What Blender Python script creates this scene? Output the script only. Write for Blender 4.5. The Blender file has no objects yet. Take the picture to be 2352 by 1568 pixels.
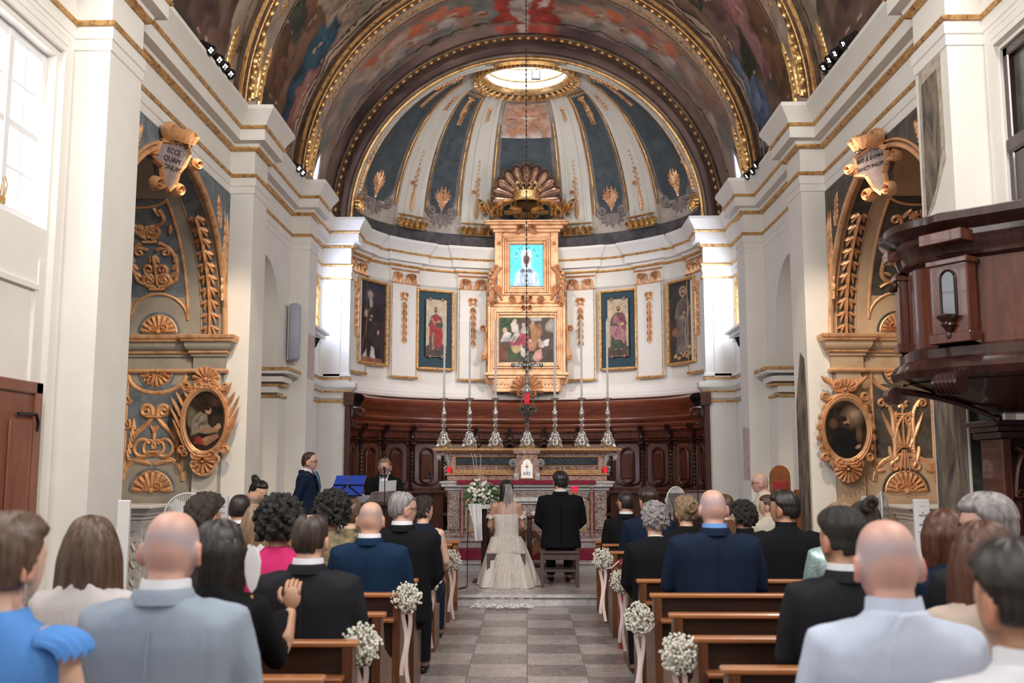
import bpy, bmesh, math, random
import numpy as np
from mathutils import Vector, Matrix, Euler
from math import sin, cos, pi, radians as rad, atan2, hypot, sqrt
S = bpy.context.scene
C = S.collection
random.seed(7)

# ------------------------------------------------------------------ camera, sky, light, exposure
CZ = 1.52
cam_d = bpy.data.cameras.new('camera'); cam = bpy.data.objects.new('camera', cam_d); C.objects.link(cam)
cam_d.lens = 35; cam_d.sensor_width = 36; cam_d.clip_end = 200
cam.location = (0, 0, CZ); cam.rotation_euler = (rad(90 + 7.13), 0, rad(.85))
cam_d.dof.use_dof = True; cam_d.dof.focus_distance = 12.5; cam_d.dof.aperture_fstop = 2.8
S.camera = cam
S.view_settings.view_transform = 'Standard'; S.view_settings.look = 'None'
S.view_settings.gamma = 1; S.view_settings.use_curve_mapping = False
S.view_settings.exposure = 0.62
w = bpy.data.worlds.new('sky'); S.world = w; w.use_nodes = True
bg = w.node_tree.nodes['Background']; bg.inputs[0].default_value = (.86, .92, 1, 1); bg.inputs[1].default_value = .28
S.cycles.max_bounces = 7; S.cycles.diffuse_bounces = 4; S.cycles.glossy_bounces = 3
S.cycles.transparent_max_bounces = 16; S.cycles.transmission_bounces = 4
S.cycles.caustics_reflective = False; S.cycles.caustics_refractive = False
S.cycles.use_denoising = True
S.cycles.sample_clamp_indirect = 4


def light(kind, name, loc, target, power, col=(1, 1, 1), size=1.0, sizey=None, angle=60, blend=.5, radius=.05, spread=None):
    d = bpy.data.lights.new(name, kind); d.energy = power; d.color = col
    if kind == 'AREA':
        d.shape = 'RECTANGLE'; d.size = size; d.size_y = sizey or size
        if spread: d.spread = rad(spread)
    else: d.shadow_soft_size = radius
    if kind == 'SPOT': d.spot_size = rad(angle); d.spot_blend = blend
    o = bpy.data.objects.new(name, d); C.objects.link(o); o.location = loc
    o.rotation_euler = (Vector(target) - Vector(loc)).to_track_quat('-Z', 'Y').to_euler()
    return o

# fill lamps added out of view, standing in for west and high side daylight
light('AREA', 'west_fill_light', (0, -3.5, 6.5), (0, 12, 3.0), 90, (1, .96, .90), 5, 4)  # lamp added behind the camera to fill from the open west end
light('AREA', 'nave_side_fill_right', (3.45, 4.6, 6.9), (-3.8, 9.0, 2.6), 330, (1, .965, .92), 2.2, 1.6)  # added side fill for the wall faces; no windows built here
light('AREA', 'nave_side_fill_left', (-3.45, 4.6, 6.9), (3.8, 9.5, 2.4), 250, (1, .97, .94), 2.2, 1.6)
light('AREA', 'nave_side_fill_right', (3.45, .6, 6.6), (-3.0, 3.2, 1.0), 110, (1, .965, .92), 2.0, 1.6)  # this pair added to reach the nearest guests
light('AREA', 'nave_side_fill_left', (-3.45, .6, 6.6), (3.0, 3.2, 1.0), 110, (.93, .96, 1), 2.0, 1.6)
light('AREA', 'lantern_light', (0, 18.95, 11.2), (0, 18.95, 5), 110, (.93, .96, 1), 1.3, 1.3)
# side windows of the chancel bay
light('AREA', 'chancel_window_light_left', (-3.60, 17.0, 4.55), (1.5, 19.5, 3.0), 38, (.62, .74, 1), .7, 1.6)
light('AREA', 'chancel_window_light_right', (3.60, 17.0, 4.55), (-1.5, 19.5, 3.0), 45, (.75, .83, 1), .7, 1.6)
# spotlights on the cornices
for sx in (-1, 1):
    light('SPOT', 'cornice_spot_light', (sx*3.35, 14.5, 6.5), (-sx*.5, 20.4, 4.6), 390, (1, .87, .72), angle=44, blend=.9, radius=.08)
    light('SPOT', 'cornice_spot_light', (sx*3.3, 11.0, 6.6), (-sx*.6, 14, 9.6), 70, (1, .80, .62), angle=110, blend=.9, radius=.1)
    light('SPOT', 'cornice_spot_light', (sx*3.3, 14.9, 6.6), (-sx*1.0, 17.5, 9.6), 60, (1, .80, .64), angle=110, blend=.9, radius=.1)
    light('SPOT', 'chapel_spot_light', (sx*2.6, 9.3, 5.9), (sx*4.1, 12.3, 1.9), 330, (1, .80, .58), angle=42, blend=.6, radius=.05)
for sx in (-1, 1): light('SPOT', 'stall_spot_light', (sx*2.6, 15.2, 6.4), (-sx*1.9, 19.6, 2.6), 170, (1, .70, .48), angle=34, blend=.9, radius=.1)

# ------------------------------------------------------------------ projecting photo measurements into the room
_F = 35/36*2352; _P = rad(7.13); _W = rad(.85)
def ray(px, py):
    x = (px-1176)/_F; y = (784-py)/_F
    d = (x, cos(_P)-y*sin(_P), sin(_P)+y*cos(_P)); c, s = cos(_W), sin(_W)
    return (d[0]*c-d[1]*s, d[0]*s+d[1]*c, d[2])
def PY(px, py, Y):
    r = ray(px, py); t = Y/r[1]; return Vector((r[0]*t, Y, CZ+r[2]*t))
def PX(px, py, X):
    r = ray(px, py); t = X/r[0]; return Vector((X, r[1]*t, CZ+r[2]*t))

# ------------------------------------------------------------------ materials
MATS = {}
class NT:
    def __init__(s, name):
        s.m = bpy.data.materials.new(name); s.m.use_nodes = True; s.t = s.m.node_tree
        s.b = s.t.nodes['Principled BSDF']; s.tc = s.t.nodes.new('ShaderNodeTexCoord')
        MATS[name] = s.m
    def n(s, ty, **kw):
        n = s.t.nodes.new(ty)
        for k, v in kw.items():
            if k in n.inputs: n.inputs[k].default_value = v
            else: setattr(n, k, v)
        return n
    def l(s, a, b): s.t.links.new(a, b)
    def coord(s, scale=(1, 1, 1), src='Object'):
        mp = s.n('ShaderNodeMapping'); mp.inputs['Scale'].default_value = scale
        s.l(s.tc.outputs[src], mp.inputs[0]); return mp.outputs[0]
    def noise(s, co, scale, detail=4, rough=.6, dist=0):
        n = s.n('ShaderNodeTexNoise', Scale=scale, Detail=detail, Roughness=rough, Distortion=dist); s.l(co, n.inputs['Vector']); return n.outputs[0]
    def ramp(s, fac, stops):
        r = s.n('ShaderNodeValToRGB'); e = r.color_ramp.elements
        while len(e) < len(stops): e.new(.5)
        for i, (p, c) in enumerate(stops): e[i].position = p; e[i].color = (*c, 1)
        s.l(fac, r.inputs[0]); return r.outputs[0]
    def bump(s, h, st=.3, dist=.01):
        b = s.n('ShaderNodeBump', Strength=st, Distance=dist); s.l(h, b.inputs['Height']); s.l(b.outputs[0], s.b.inputs['Normal'])
    def set(s, **kw):
        for k, v in kw.items(): s.b.inputs[k.replace('_', ' ')].default_value = v
    def col(s, c): s.l(c, s.b.inputs['Base Color'])

def mottled(name, c1, c2, scale=6, rough=.8, metal=0, bs=.25, bd=.004, bscale=None, detail=5, coat=0, stretch=(1, 1, 1), dist=0, sheen=0):
    m = NT(name); co = m.coord(stretch); f = m.noise(co, scale, detail, .62, dist)
    m.col(m.ramp(f, [(.32, c1), (.68, c2)])); m.set(Roughness=rough, Metallic=metal)
    if coat: m.b.inputs['Coat Weight'].default_value = coat
    if sheen: m.b.inputs['Sheen Weight'].default_value = sheen
    if bs: m.bump(m.noise(co, bscale or scale*5, 4), bs, bd)
    return m.m

plaster = mottled('plaster', (.80, .765, .71), (.86, .83, .78), 1.6, .82, bs=.2, bd=.006, bscale=14)
plaster_bay = mottled('plaster_lower', (.72, .68, .60), (.80, .765, .69), 1.1, .85, bs=.25, bd=.006, bscale=12)
def gold_mat(name, c1, c2, metal=.75, rough=.34, scale=9):
    m = NT(name); co = m.coord(); f = m.noise(co, scale, 6, .7)
    m.col(m.ramp(f, [(.33, c1), (.52, c2), (.75, (min(1, c2[0]*1.15), min(1, c2[1]*1.15), c2[2]*1.2))]))
    m.set(Roughness=rough, Metallic=metal); m.bump(m.noise(co, scale*6, 3), .35, .004); return m.m
gold = gold_mat('gilding', (.42, .20, .07), (.86, .56, .24))
gold_strip = gold_mat('worn_gilding', (.20, .09, .035), (.66, .38, .14), .45, .45, 16)
gold_pink = gold_mat('rose_gilding', (.56, .27, .13), (.88, .52, .29), .45, .42, 5)
terra = gold_mat('painted_relief', (.42, .17, .07), (.74, .40, .19), .18, .5, 7)
fresco_grey = mottled('grey_wall_paint', (.30, .27, .23), (.42, .375, .31), 3, .85, bscale=20)
fresco_tan = mottled('tan_wall_paint', (.48, .33, .21), (.62, .45, .30), 3, .85, bscale=20)
fresco_blue = mottled('slate_blue_paint', (.10, .12, .145), (.22, .25, .28), 7, .8, bscale=25)
fresco_dark = mottled('dark_ground_paint', (.05, .043, .037), (.13, .11, .09), 7, .8, bscale=25)
def wood_mat(name, c1, c2, rough=.35, sc=(1, 1, .12), scale=9, coat=.15):
    m = NT(name); co = m.coord(sc); f = m.noise(co, scale, 8, .7, 1.5)
    m.col(m.ramp(f, [(.3, c1), (.7, c2)])); m.set(Roughness=rough); m.b.inputs['Coat Weight'].default_value = coat
    m.bump(m.noise(m.coord((sc[0]*4, sc[1]*4, sc[2]*2)), scale*3, 4), .2, .002); return m.m
walnut = wood_mat('carved_walnut', (.035, .010, .006), (.13, .040, .018), .34)
walnut_red = wood_mat('red_walnut', (.10, .022, .010), (.30, .075, .030), .28, (.12, .12, 1))
mahogany = wood_mat('dark_mahogany', (.013, .0055, .006), (.06, .020, .015), .26, coat=.3)
mahog_panel = wood_mat('mahogany_panel', (.045, .012, .008), (.15, .042, .024), .22, coat=.4)
pewwood = wood_mat('pew_wood', (.11, .035, .013), (.30, .105, .038), .34, (.1, 1, 1), 7, .2)
pewtop = wood_mat('pew_rail_wood', (.30, .11, .04), (.52, .22, .085), .30, (.1, 1, 1), 7, .3)
door_wood = wood_mat('door_wood', (.16, .050, .026), (.30, .105, .052), .45)
grey_wood = wood_mat('grey_brown_wood', (.055, .038, .035), (.12, .085, .075), .4)
def marble(name, c1, c2, vein, scale=3, rough=.18, dist=3.0, vw=.06):
    m = NT(name); co = m.coord(); f = m.noise(co, scale, 8, .65, dist)
    base = m.ramp(f, [(.35, c1), (.65, c2)]); f2 = m.noise(co, scale*1.7, 6, .6, dist*1.3)
    v = m.ramp(f2, [(.5-vw, (0, 0, 0)), (.5, (1, 1, 1)), (.5+vw, (0, 0, 0))])
    mx = m.n('ShaderNodeMix', data_type='RGBA'); m.l(v, mx.inputs[0]); m.l(base, mx.inputs[6]); mx.inputs[7].default_value = (*vein, 1)
    m.col(mx.outputs[2]); m.set(Roughness=rough); return m.m
marble_pink = marble('rose_breccia_marble', (.24, .11, .095), (.56, .33, .27), (.66, .50, .42), 3.2, .22)
marble_purple = marble('purple_breccia_marble', (.085, .045, .060), (.32, .20, .20), (.60, .46, .40), 3.6, .2)
marble_black = marble('blue_black_marble', (.006, .010, .016), (.022, .036, .052), (.35, .4, .42), 2.5, .3, 4, .006)
marble_white = marble('white_marble', (.58, .56, .55), (.76, .74, .73), (.38, .36, .37), 4, .22, 2, .03)
marble_yellow = marble('yellow_marble', (.42, .19, .06), (.68, .38, .15), (.75, .55, .33), 6, .2)
marble_inlay = marble('inlaid_marble', (.36, .27, .22), (.62, .54, .47), (.16, .09, .09), 5, .2, 3, .07)
marble_paint = mottled('faux_marble_paint', (.040, .037, .038), (.30, .24, .18), 5, .75, bscale=20, stretch=(1, 1, .32), dist=1.6, detail=9)
floor_light = marble('pale_floor_marble', (.38, .34, .32), (.52, .47, .44), (.3, .26, .25), 3, .25)
floor_dark = marble('grey_floor_marble', (.16, .14, .14), (.25, .22, .21), (.35, .3, .3), 3, .25)
white_paint = mottled('white_paint', (.78, .78, .79), (.84, .84, .84), 3, .4, bs=0)
black_metal = mottled('black_metal', (.012, .012, .013), (.02, .02, .022), 9, .35, .3, bs=0)
grey_metal = mottled('grey_metal', (.25, .25, .27), (.35, .35, .37), 9, .35, .7, bs=0)
silver = mottled('embossed_silver', (.42, .38, .34), (.80, .77, .72), 26, .24, .85, bs=.6, bd=.006, bscale=60)
silver_dark = mottled('tarnished_silver', (.10, .09, .085), (.38, .35, .32), 30, .32, .9, bs=.5, bd=.004, bscale=60)
chain_mat = mottled('old_iron', (.03, .022, .02), (.09, .06, .05), 30, .45, .7, bs=0)
wax = mottled('candle_wax', (.74, .74, .78), (.80, .80, .83), 3, .4, bs=0)
red_cloth = mottled('crimson_cloth', (.22, .012, .035), (.34, .022, .055), 12, .85, bs=.2, bd=.002)
red_leather = mottled('red_leather', (.20, .018, .020), (.30, .032, .035), 9, .42, bs=.1, bd=.002)
white_cloth = mottled('white_cloth', (.74, .73, .74), (.82, .81, .82), 5, .85, bs=.15, bd=.004)
white_plastic = mottled('white_plastic', (.70, .70, .70), (.76, .75, .74), 3, .35, bs=0)
ink = mottled('black_ink', (.015, .013, .012), (.03, .025, .022), 9, .7, bs=0)
paper = mottled('white_paper', (.72, .71, .74), (.78, .77, .79), 3, .8, bs=0)
leaf_green = mottled('green_leaves', (.02, .06, .015), (.07, .15, .04), 14, .5, bs=.2)
petal = mottled('cream_petals', (.72, .70, .60), (.86, .85, .78), 18, .7, bs=0)
stem_mat = mottled('dried_stems', (.22, .22, .15), (.38, .36, .27), 18, .8, bs=0)
pink_ribbon = mottled('blush_ribbon', (.66, .50, .48), (.76, .62, .60), 6, .6, bs=0)
blue_plastic = mottled('blue_enamel', (.006, .04, .36), (.008, .05, .42), 3, .75, bs=0)
def emit(name, c, st):
    m = NT(name); m.set(Base_Color=(*c, 1), Emission_Color=(*c, 1), Emission_Strength=st, Roughness=.5); return m.m
glow_white = emit('daylight_glass', (.93, .96, 1), 2.6)
glow_blue = emit('dusk_daylight_glass', (.55, .66, 1), .9)
lamp_face = emit('lit_lamp_lens', (1, .97, .92), 2.2)
panel_blue = emit('backlit_blue_panel', (.10, .50, .75), .55)
self_lit_white = emit('self_lit_white_panel', (.9, .9, .9), .25)  # faint glow: real in the lamp diffuser, painted-in light on the tabernacle door
red_glass = emit('red_glass', (.65, .01, .03), .5)
def vcol_mat(name, rough=.7, spec=.3, metal=0, bump=0, coat=0):
    m = NT(name); a = m.n('ShaderNodeAttribute', attribute_name='Col'); m.l(a.outputs['Color'], m.b.inputs['Base Color'])
    m.set(Roughness=rough, Metallic=metal); m.b.inputs['Specular IOR Level'].default_value = spec
    m.b.inputs['Coat Weight'].default_value = coat
    if bump: m.bump(m.noise(m.coord(), 30, 4), bump, .004)
    return m.m
paint_mat = vcol_mat('oil_paint', .45, .3, bump=.1, coat=.1)
fresco_mat = vcol_mat('fresco_paint', .85, .2, bump=.25)
skin_mat = vcol_mat('skin', .5, .35)

# ------------------------------------------------------------------ mesh builder
def col3(v): return Vector(v)
class MB:
    def __init__(s): s.v = []; s.f = []; s.mi = []
    def add(s, vs, fs, mi=0):
        n = len(s.v); s.v += [tuple(p) for p in vs]; s.f += [tuple(i+n for i in f) for f in fs]; s.mi += [mi]*len(fs); return s
    def box(s, x0, x1, y0, y1, z0, z1, mi=0, M=None):
        vs = [(x, y, z) for z in (z0, z1) for y in (y0, y1) for x in (x0, x1)]
        if M: vs = [M @ Vector(p) for p in vs]
        return s.add(vs, [(0, 2, 3, 1), (4, 5, 7, 6), (0, 1, 5, 4), (2, 6, 7, 3), (0, 4, 6, 2), (1, 3, 7, 5)], mi)
    def bbox(s, x0, x1, y0, y1, z0, z1, b=.01, mi=0, M=None):  # chamfered box
        vs = []; sx = (x0, x1); sy = (y0, y1); sz = (z0, z1); fs = []; idx = {}
        for i in (0, 1):
            for j in (0, 1):
                for k in (0, 1):
                    ax = sx[i]+(b if i == 0 else -b); ay = sy[j]+(b if j == 0 else -b); az = sz[k]+(b if k == 0 else -b)
                    for t, p in enumerate(((sx[i], ay, az), (ax, sy[j], az), (ax, ay, sz[k]))):
                        idx[i, j, k, t] = len(vs); vs.append(M @ Vector(p) if M else p)
        I = idx
        for i in (0, 1):
            fs.append((I[i, 0, 0, 0], I[i, 1, 0, 0], I[i, 1, 1, 0], I[i, 0, 1, 0])[::(1 if i else -1)])
            fs.append((I[0, i, 0, 1], I[0, i, 1, 1], I[1, i, 1, 1], I[1, i, 0, 1])[::(1 if i else -1)])
            fs.append((I[0, 0, i, 2], I[1, 0, i, 2], I[1, 1, i, 2], I[0, 1, i, 2])[::(1 if i else -1)])
            for j in (0, 1):
                fs.append((I[0, i, j, 1], I[1, i, j, 1], I[1, i, j, 2], I[0, i, j, 2]))
                fs.append((I[i, 0, j, 0], I[i, 1, j, 0], I[i, 1, j, 2], I[i, 0, j, 2]))
                fs.append((I[i, j, 0, 0], I[i, j, 1, 0], I[i, j, 1, 1], I[i, j, 0, 1]))
                for k in (0, 1): fs.append((I[i, j, k, 0], I[i, j, k, 1], I[i, j, k, 2]))
        s.add(vs, fs, mi); return s
    def lathe(s, prof, n=24, c=(0, 0, 0), mi=0, sx=1, sy=1, M=None, a0=0, a1=2*pi, mod=None):
        full = abs(a1-a0-2*pi) < 1e-6; k = n if full else n+1; vs = []
        for r, z in prof:
            for i in range(k):
                a = a0+(a1-a0)*i/n; rr = r*(mod(a, z) if mod else 1)
                p = Vector((c[0]+rr*cos(a)*sx, c[1]+rr*sin(a)*sy, c[2]+z)); vs.append(M @ p if M else p)
        fs = []
        for j in range(len(prof)-1):
            for i in range(n):
                a, b = j*k+i, j*k+(i+1) % k; fs.append((a, b, b+k, a+k))
        if full and prof[0][0] > 1e-4: fs.append(tuple(range(k))[::-1])
        if full and prof[-1][0] > 1e-4: fs.append(tuple((len(prof)-1)*k+i for i in range(k)))
        return s.add(vs, fs, mi)
    def tube(s, pts, r, n=8, mi=0, closed=False, cap=True, sq=1.0):
        pts = [Vector(p) for p in pts]; N = len(pts); rs = r if hasattr(r, '__len__') else [r]*N
        up = None; vs = []
        for i, p in enumerate(pts):
            if closed: t = pts[(i+1) % N]-pts[i-1]
            else: t = pts[min(i+1, N-1)]-pts[max(i-1, 0)]
            if t.length < 1e-9: t = Vector((0, 0, 1))
            t.normalize()
            if up is None:
                up = Vector((0, 0, 1)) if abs(t.z) < .9 else Vector((0, 1, 0))
            up = (up-t*up.dot(t)); up.normalize(); sd = t.cross(up)
            for k in range(n):
                a = 2*pi*k/n; vs.append(p+(up*cos(a)*sq+sd*sin(a))*rs[i])
        fs = []
        for i in range(N if closed else N-1):
            for k in range(n):
                a = i*n+k; b = i*n+(k+1) % n; j = (i+1) % N
                fs.append((a, b, j*n+(k+1) % n, j*n+k))
        if cap and not closed: fs += [tuple(range(n))[::-1], tuple((N-1)*n+k for k in range(n))]
        return s.add(vs, fs, mi)
    def grid(s, fn, nu, nv, mi=0, cu=False):
        vs = [fn(i/nu, j/nv) for j in range(nv+1) for i in range(nu+(0 if cu else 1))]; k = nu+(0 if cu else 1)
        return s.add(vs, [(j*k+i, j*k+(i+1) % k, (j+1)*k+(i+1) % k, (j+1)*k+i) for j in range(nv) for i in range(nu)], mi)
    def sphere(s, c, r, n=12, m=8, mi=0, M=None):
        rx, ry, rz = r if hasattr(r, '__len__') else (r, r, r); vs = []
        for j in range(m+1):
            t = pi*j/m
            for i in range(n):
                a = 2*pi*i/n; p = Vector((rx*sin(t)*cos(a), ry*sin(t)*sin(a), -rz*cos(t)))
                if M: p = M @ p
                vs.append(p+Vector(c))
        fs = [(j*n+i, j*n+(i+1) % n, (j+1)*n+(i+1) % n, (j+1)*n+i) for j in range(m) for i in range(n)]
        return s.add(vs, fs, mi)
    def prism(s, poly, y0, y1, mi=0, fn=None):  # poly in (x,z), extruded along y
        n = len(poly); f = fn or (lambda x, y, z: (x, y, z))
        vs = [f(x, y0, z) for x, z in poly]+[f(x, y1, z) for x, z in poly]
        return s.add(vs, [tuple(range(n)), tuple(range(2*n-1, n-1, -1))]+[(i, i+n, (i+1) % n+n, (i+1) % n) for i in range(n)], mi)
    def build(s, name, mat, parent=None, smooth=35, tris=False):
        me = bpy.data.meshes.new(name); me.from_pydata(s.v, [], s.f)
        mats = mat if isinstance(mat, (list, tuple)) else [mat]
        for m in mats: me.materials.append(m)
        if len(mats) > 1: me.polygons.foreach_set('material_index', s.mi)
        bm = bmesh.new(); bm.from_mesh(me); bmesh.ops.remove_doubles(bm, verts=bm.verts, dist=1e-5)
        bmesh.ops.recalc_face_normals(bm, faces=bm.faces); bm.to_mesh(me); bm.free()
        if smooth:
            me.polygons.foreach_set('use_smooth', [True]*len(me.polygons)); me.set_sharp_from_angle(angle=rad(smooth))
        me.update(); o = bpy.data.objects.new(name, me); C.objects.link(o)
        if parent: o.parent = parent
        return o

def tag(o, label=None, cat=None, group=None, kind=None):
    for k, v in (('label', label), ('category', cat), ('group', group), ('kind', kind)):
        if v: o[k] = v
    return o
def empty(name, loc, label=None, cat=None, group=None, rz=0, kind=None):
    o = bpy.data.objects.new(name, None); C.objects.link(o); o.location = loc; o.rotation_euler = (0, 0, rz); o.empty_display_size = .1
    return tag(o, label, cat, group, kind)
def dup(o, parent=None):
    c = o.copy(); C.objects.link(c); c.parent = parent
    for ch in kids.get(o.name, ()) or o.children: dup(ch, c)
    return c
kids = {}
def local(mb, o):  # world coordinates -> the parent's local frame (no rotation/scale)
    l = o.location; mb.v = [(a-l[0], b-l[1], c-l[2]) for a, b, c in mb.v]; return mb
def structure(mb, name, mat, smooth=35, label=None): return tag(mb.build(name, mat, None, smooth), label, kind='structure')

# ------------------------------------------------------------------ relief ornament: strokes on a mapped surface M(u,v,d)
def stroke(mb, M, pts, w, h=.02, n=None, mi=0, base=-.004):
    """a ridge of half-width w(t) and height h along a 2D line"""
    N = len(pts); ws = [w(i/(N-1)) if callable(w) else w for i in range(N)]
    prof = ((-1, 0), (-.72, .62), (0, 1), (.72, .62), (1, 0)); vs = []
    for i in range(N):
        a = pts[max(i-1, 0)]; b = pts[min(i+1, N-1)]; tx, ty = b[0]-a[0], b[1]-a[1]; L = hypot(tx, ty) or 1; nx, ny = -ty/L, tx/L
        hh = h*min(1, ws[i]/(max(ws)*.6+1e-9))
        for q, e in prof: vs.append(M(pts[i][0]+nx*q*ws[i], pts[i][1]+ny*q*ws[i], base+e*hh if e else base))
    fs = [(i*5+k, i*5+k+1, i*5+k+6, i*5+k+5) for i in range(N-1) for k in range(4)]
    mb.add(vs, fs, mi)
def bez(p0, p1, p2, p3, n=9):
    return [tuple((1-t)**3*a+3*(1-t)**2*t*b+3*(1-t)*t*t*c+t**3*d for a, b, c, d in zip(p0, p1, p2, p3)) for t in [i/(n-1) for i in range(n)]]
def leaf(mb, M, u, v, ang, L, W, h=.02, curl=0, mi=0):
    pts = []; x, y, a = u, v, ang
    for i in range(6): pts.append((x, y)); x += L/5*cos(a); y += L/5*sin(a); a += curl/5
    stroke(mb, M, pts, lambda t: W*(sin(pi*min(1, .18+t*.82))**.8)+.0015, h, mi=mi)
def scroll(mb, M, u, v, ang, L, R, w, h=.022, dr=1, turns=1.25, mi=0):
    """stem that leaves (u,v) at ang, runs L and curls up into a volute of radius R"""
    pts = []; x, y = u, v; k = 7
    for i in range(k): pts.append((x, y)); x += L/k*cos(ang); y += L/k*sin(ang); ang += dr*.28*(i/k)
    cx, cy = x-R*sin(ang)*dr, y+R*cos(ang)*dr; a0 = atan2(y-cy, x-cx); m = int(14*turns)
    for i in range(m+1):
        t = i/m; r = R*(1-.80*t); a = a0+dr*turns*2*pi*t; pts.append((cx+r*cos(a), cy+r*sin(a)))
    N = len(pts); stroke(mb, M, pts, lambda t: w*(1-.45*t), h, mi=mi); mb_c = (cx, cy)
    return mb_c
def disc(mb, M, u, v, r, h=.02, n=10, mi=0, rv=None):
    rv = rv or r; vs = [M(u, v, h)]
    for q, e in ((.6, h*.8), (1, -.003)):
        vs += [M(u+r*q*cos(2*pi*i/n), v+rv*q*sin(2*pi*i/n), e) for i in range(n)]
    fs = [(0, 1+i, 1+(i+1) % n) for i in range(n)]+[(1+i, 1+n+i, 1+n+(i+1) % n, 1+(i+1) % n) for i in range(n)]
    mb.add(vs, fs, mi)
def shell(mb, M, u, v, R, n=9, a0=0.12, a1=pi-.12, h=.035, rim=True, mi=0, flip=1, inner=.12):
    for i in range(n):
        a = a0+(a1-a0)*i/(n-1); W = R*(a1-a0)/(n-1)*.52
        pts = [(u+R*(inner+(1-inner)*t)*cos(a), v+flip*R*(inner+(1-inner)*t)*sin(a)) for t in (0, .25, .5, .75, .92, 1)]
        stroke(mb, M, pts, lambda t: W*(.18+.82*t**.8)*(1 if t < .97 else .45), h, mi=mi)
    disc(mb, M, u, v+flip*R*.06, R*.17, h*1.15, mi=mi)
def ring(mb, M, u, v, ru, rv, w, h=.02, n=40, a0=0, a1=2*pi, mi=0):
    stroke(mb, M, [(u+ru*cos(a0+(a1-a0)*i/n), v+rv*sin(a0+(a1-a0)*i/n)) for i in range(n+1)], w, h, mi=mi)
def flower(mb, M, u, v, R, n=6, h=.03, mi=0):
    for i in range(n): leaf(mb, M, u, v, 2*pi*i/n+.3, R, R*.36, h, .3, mi)
    disc(mb, M, u, v, R*.22, h*1.4, 8, mi)
def acanthus(mb, M, u, v, ang, L, W, h=.025, mi=0, n=4):
    """a leaf with lobes either side"""
    leaf(mb, M, u, v, ang, L, W*.32, h*1.2, 0, mi)
    for i in range(n):
        t = .08+.72*i/n; x, y = u+L*t*cos(ang), v+L*t*sin(ang); q = 1-.55*t
        for sg in (1, -1): leaf(mb, M, x, y, ang+sg*.75, W*1.1*q, W*.2*q+.002, h, -sg*.55, mi)
def husk(mb, M, u, v, L, W, h=.035, mi=0):
    for sg in (1, -1): leaf(mb, M, u+sg*W*.12, v, -pi/2+sg*.62, L*.8, W*.26, h*.8, -sg*.7, mi)
    leaf(mb, M, u, v+.005, -pi/2, L, W*.30, h*1.25, 0, mi)

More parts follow.
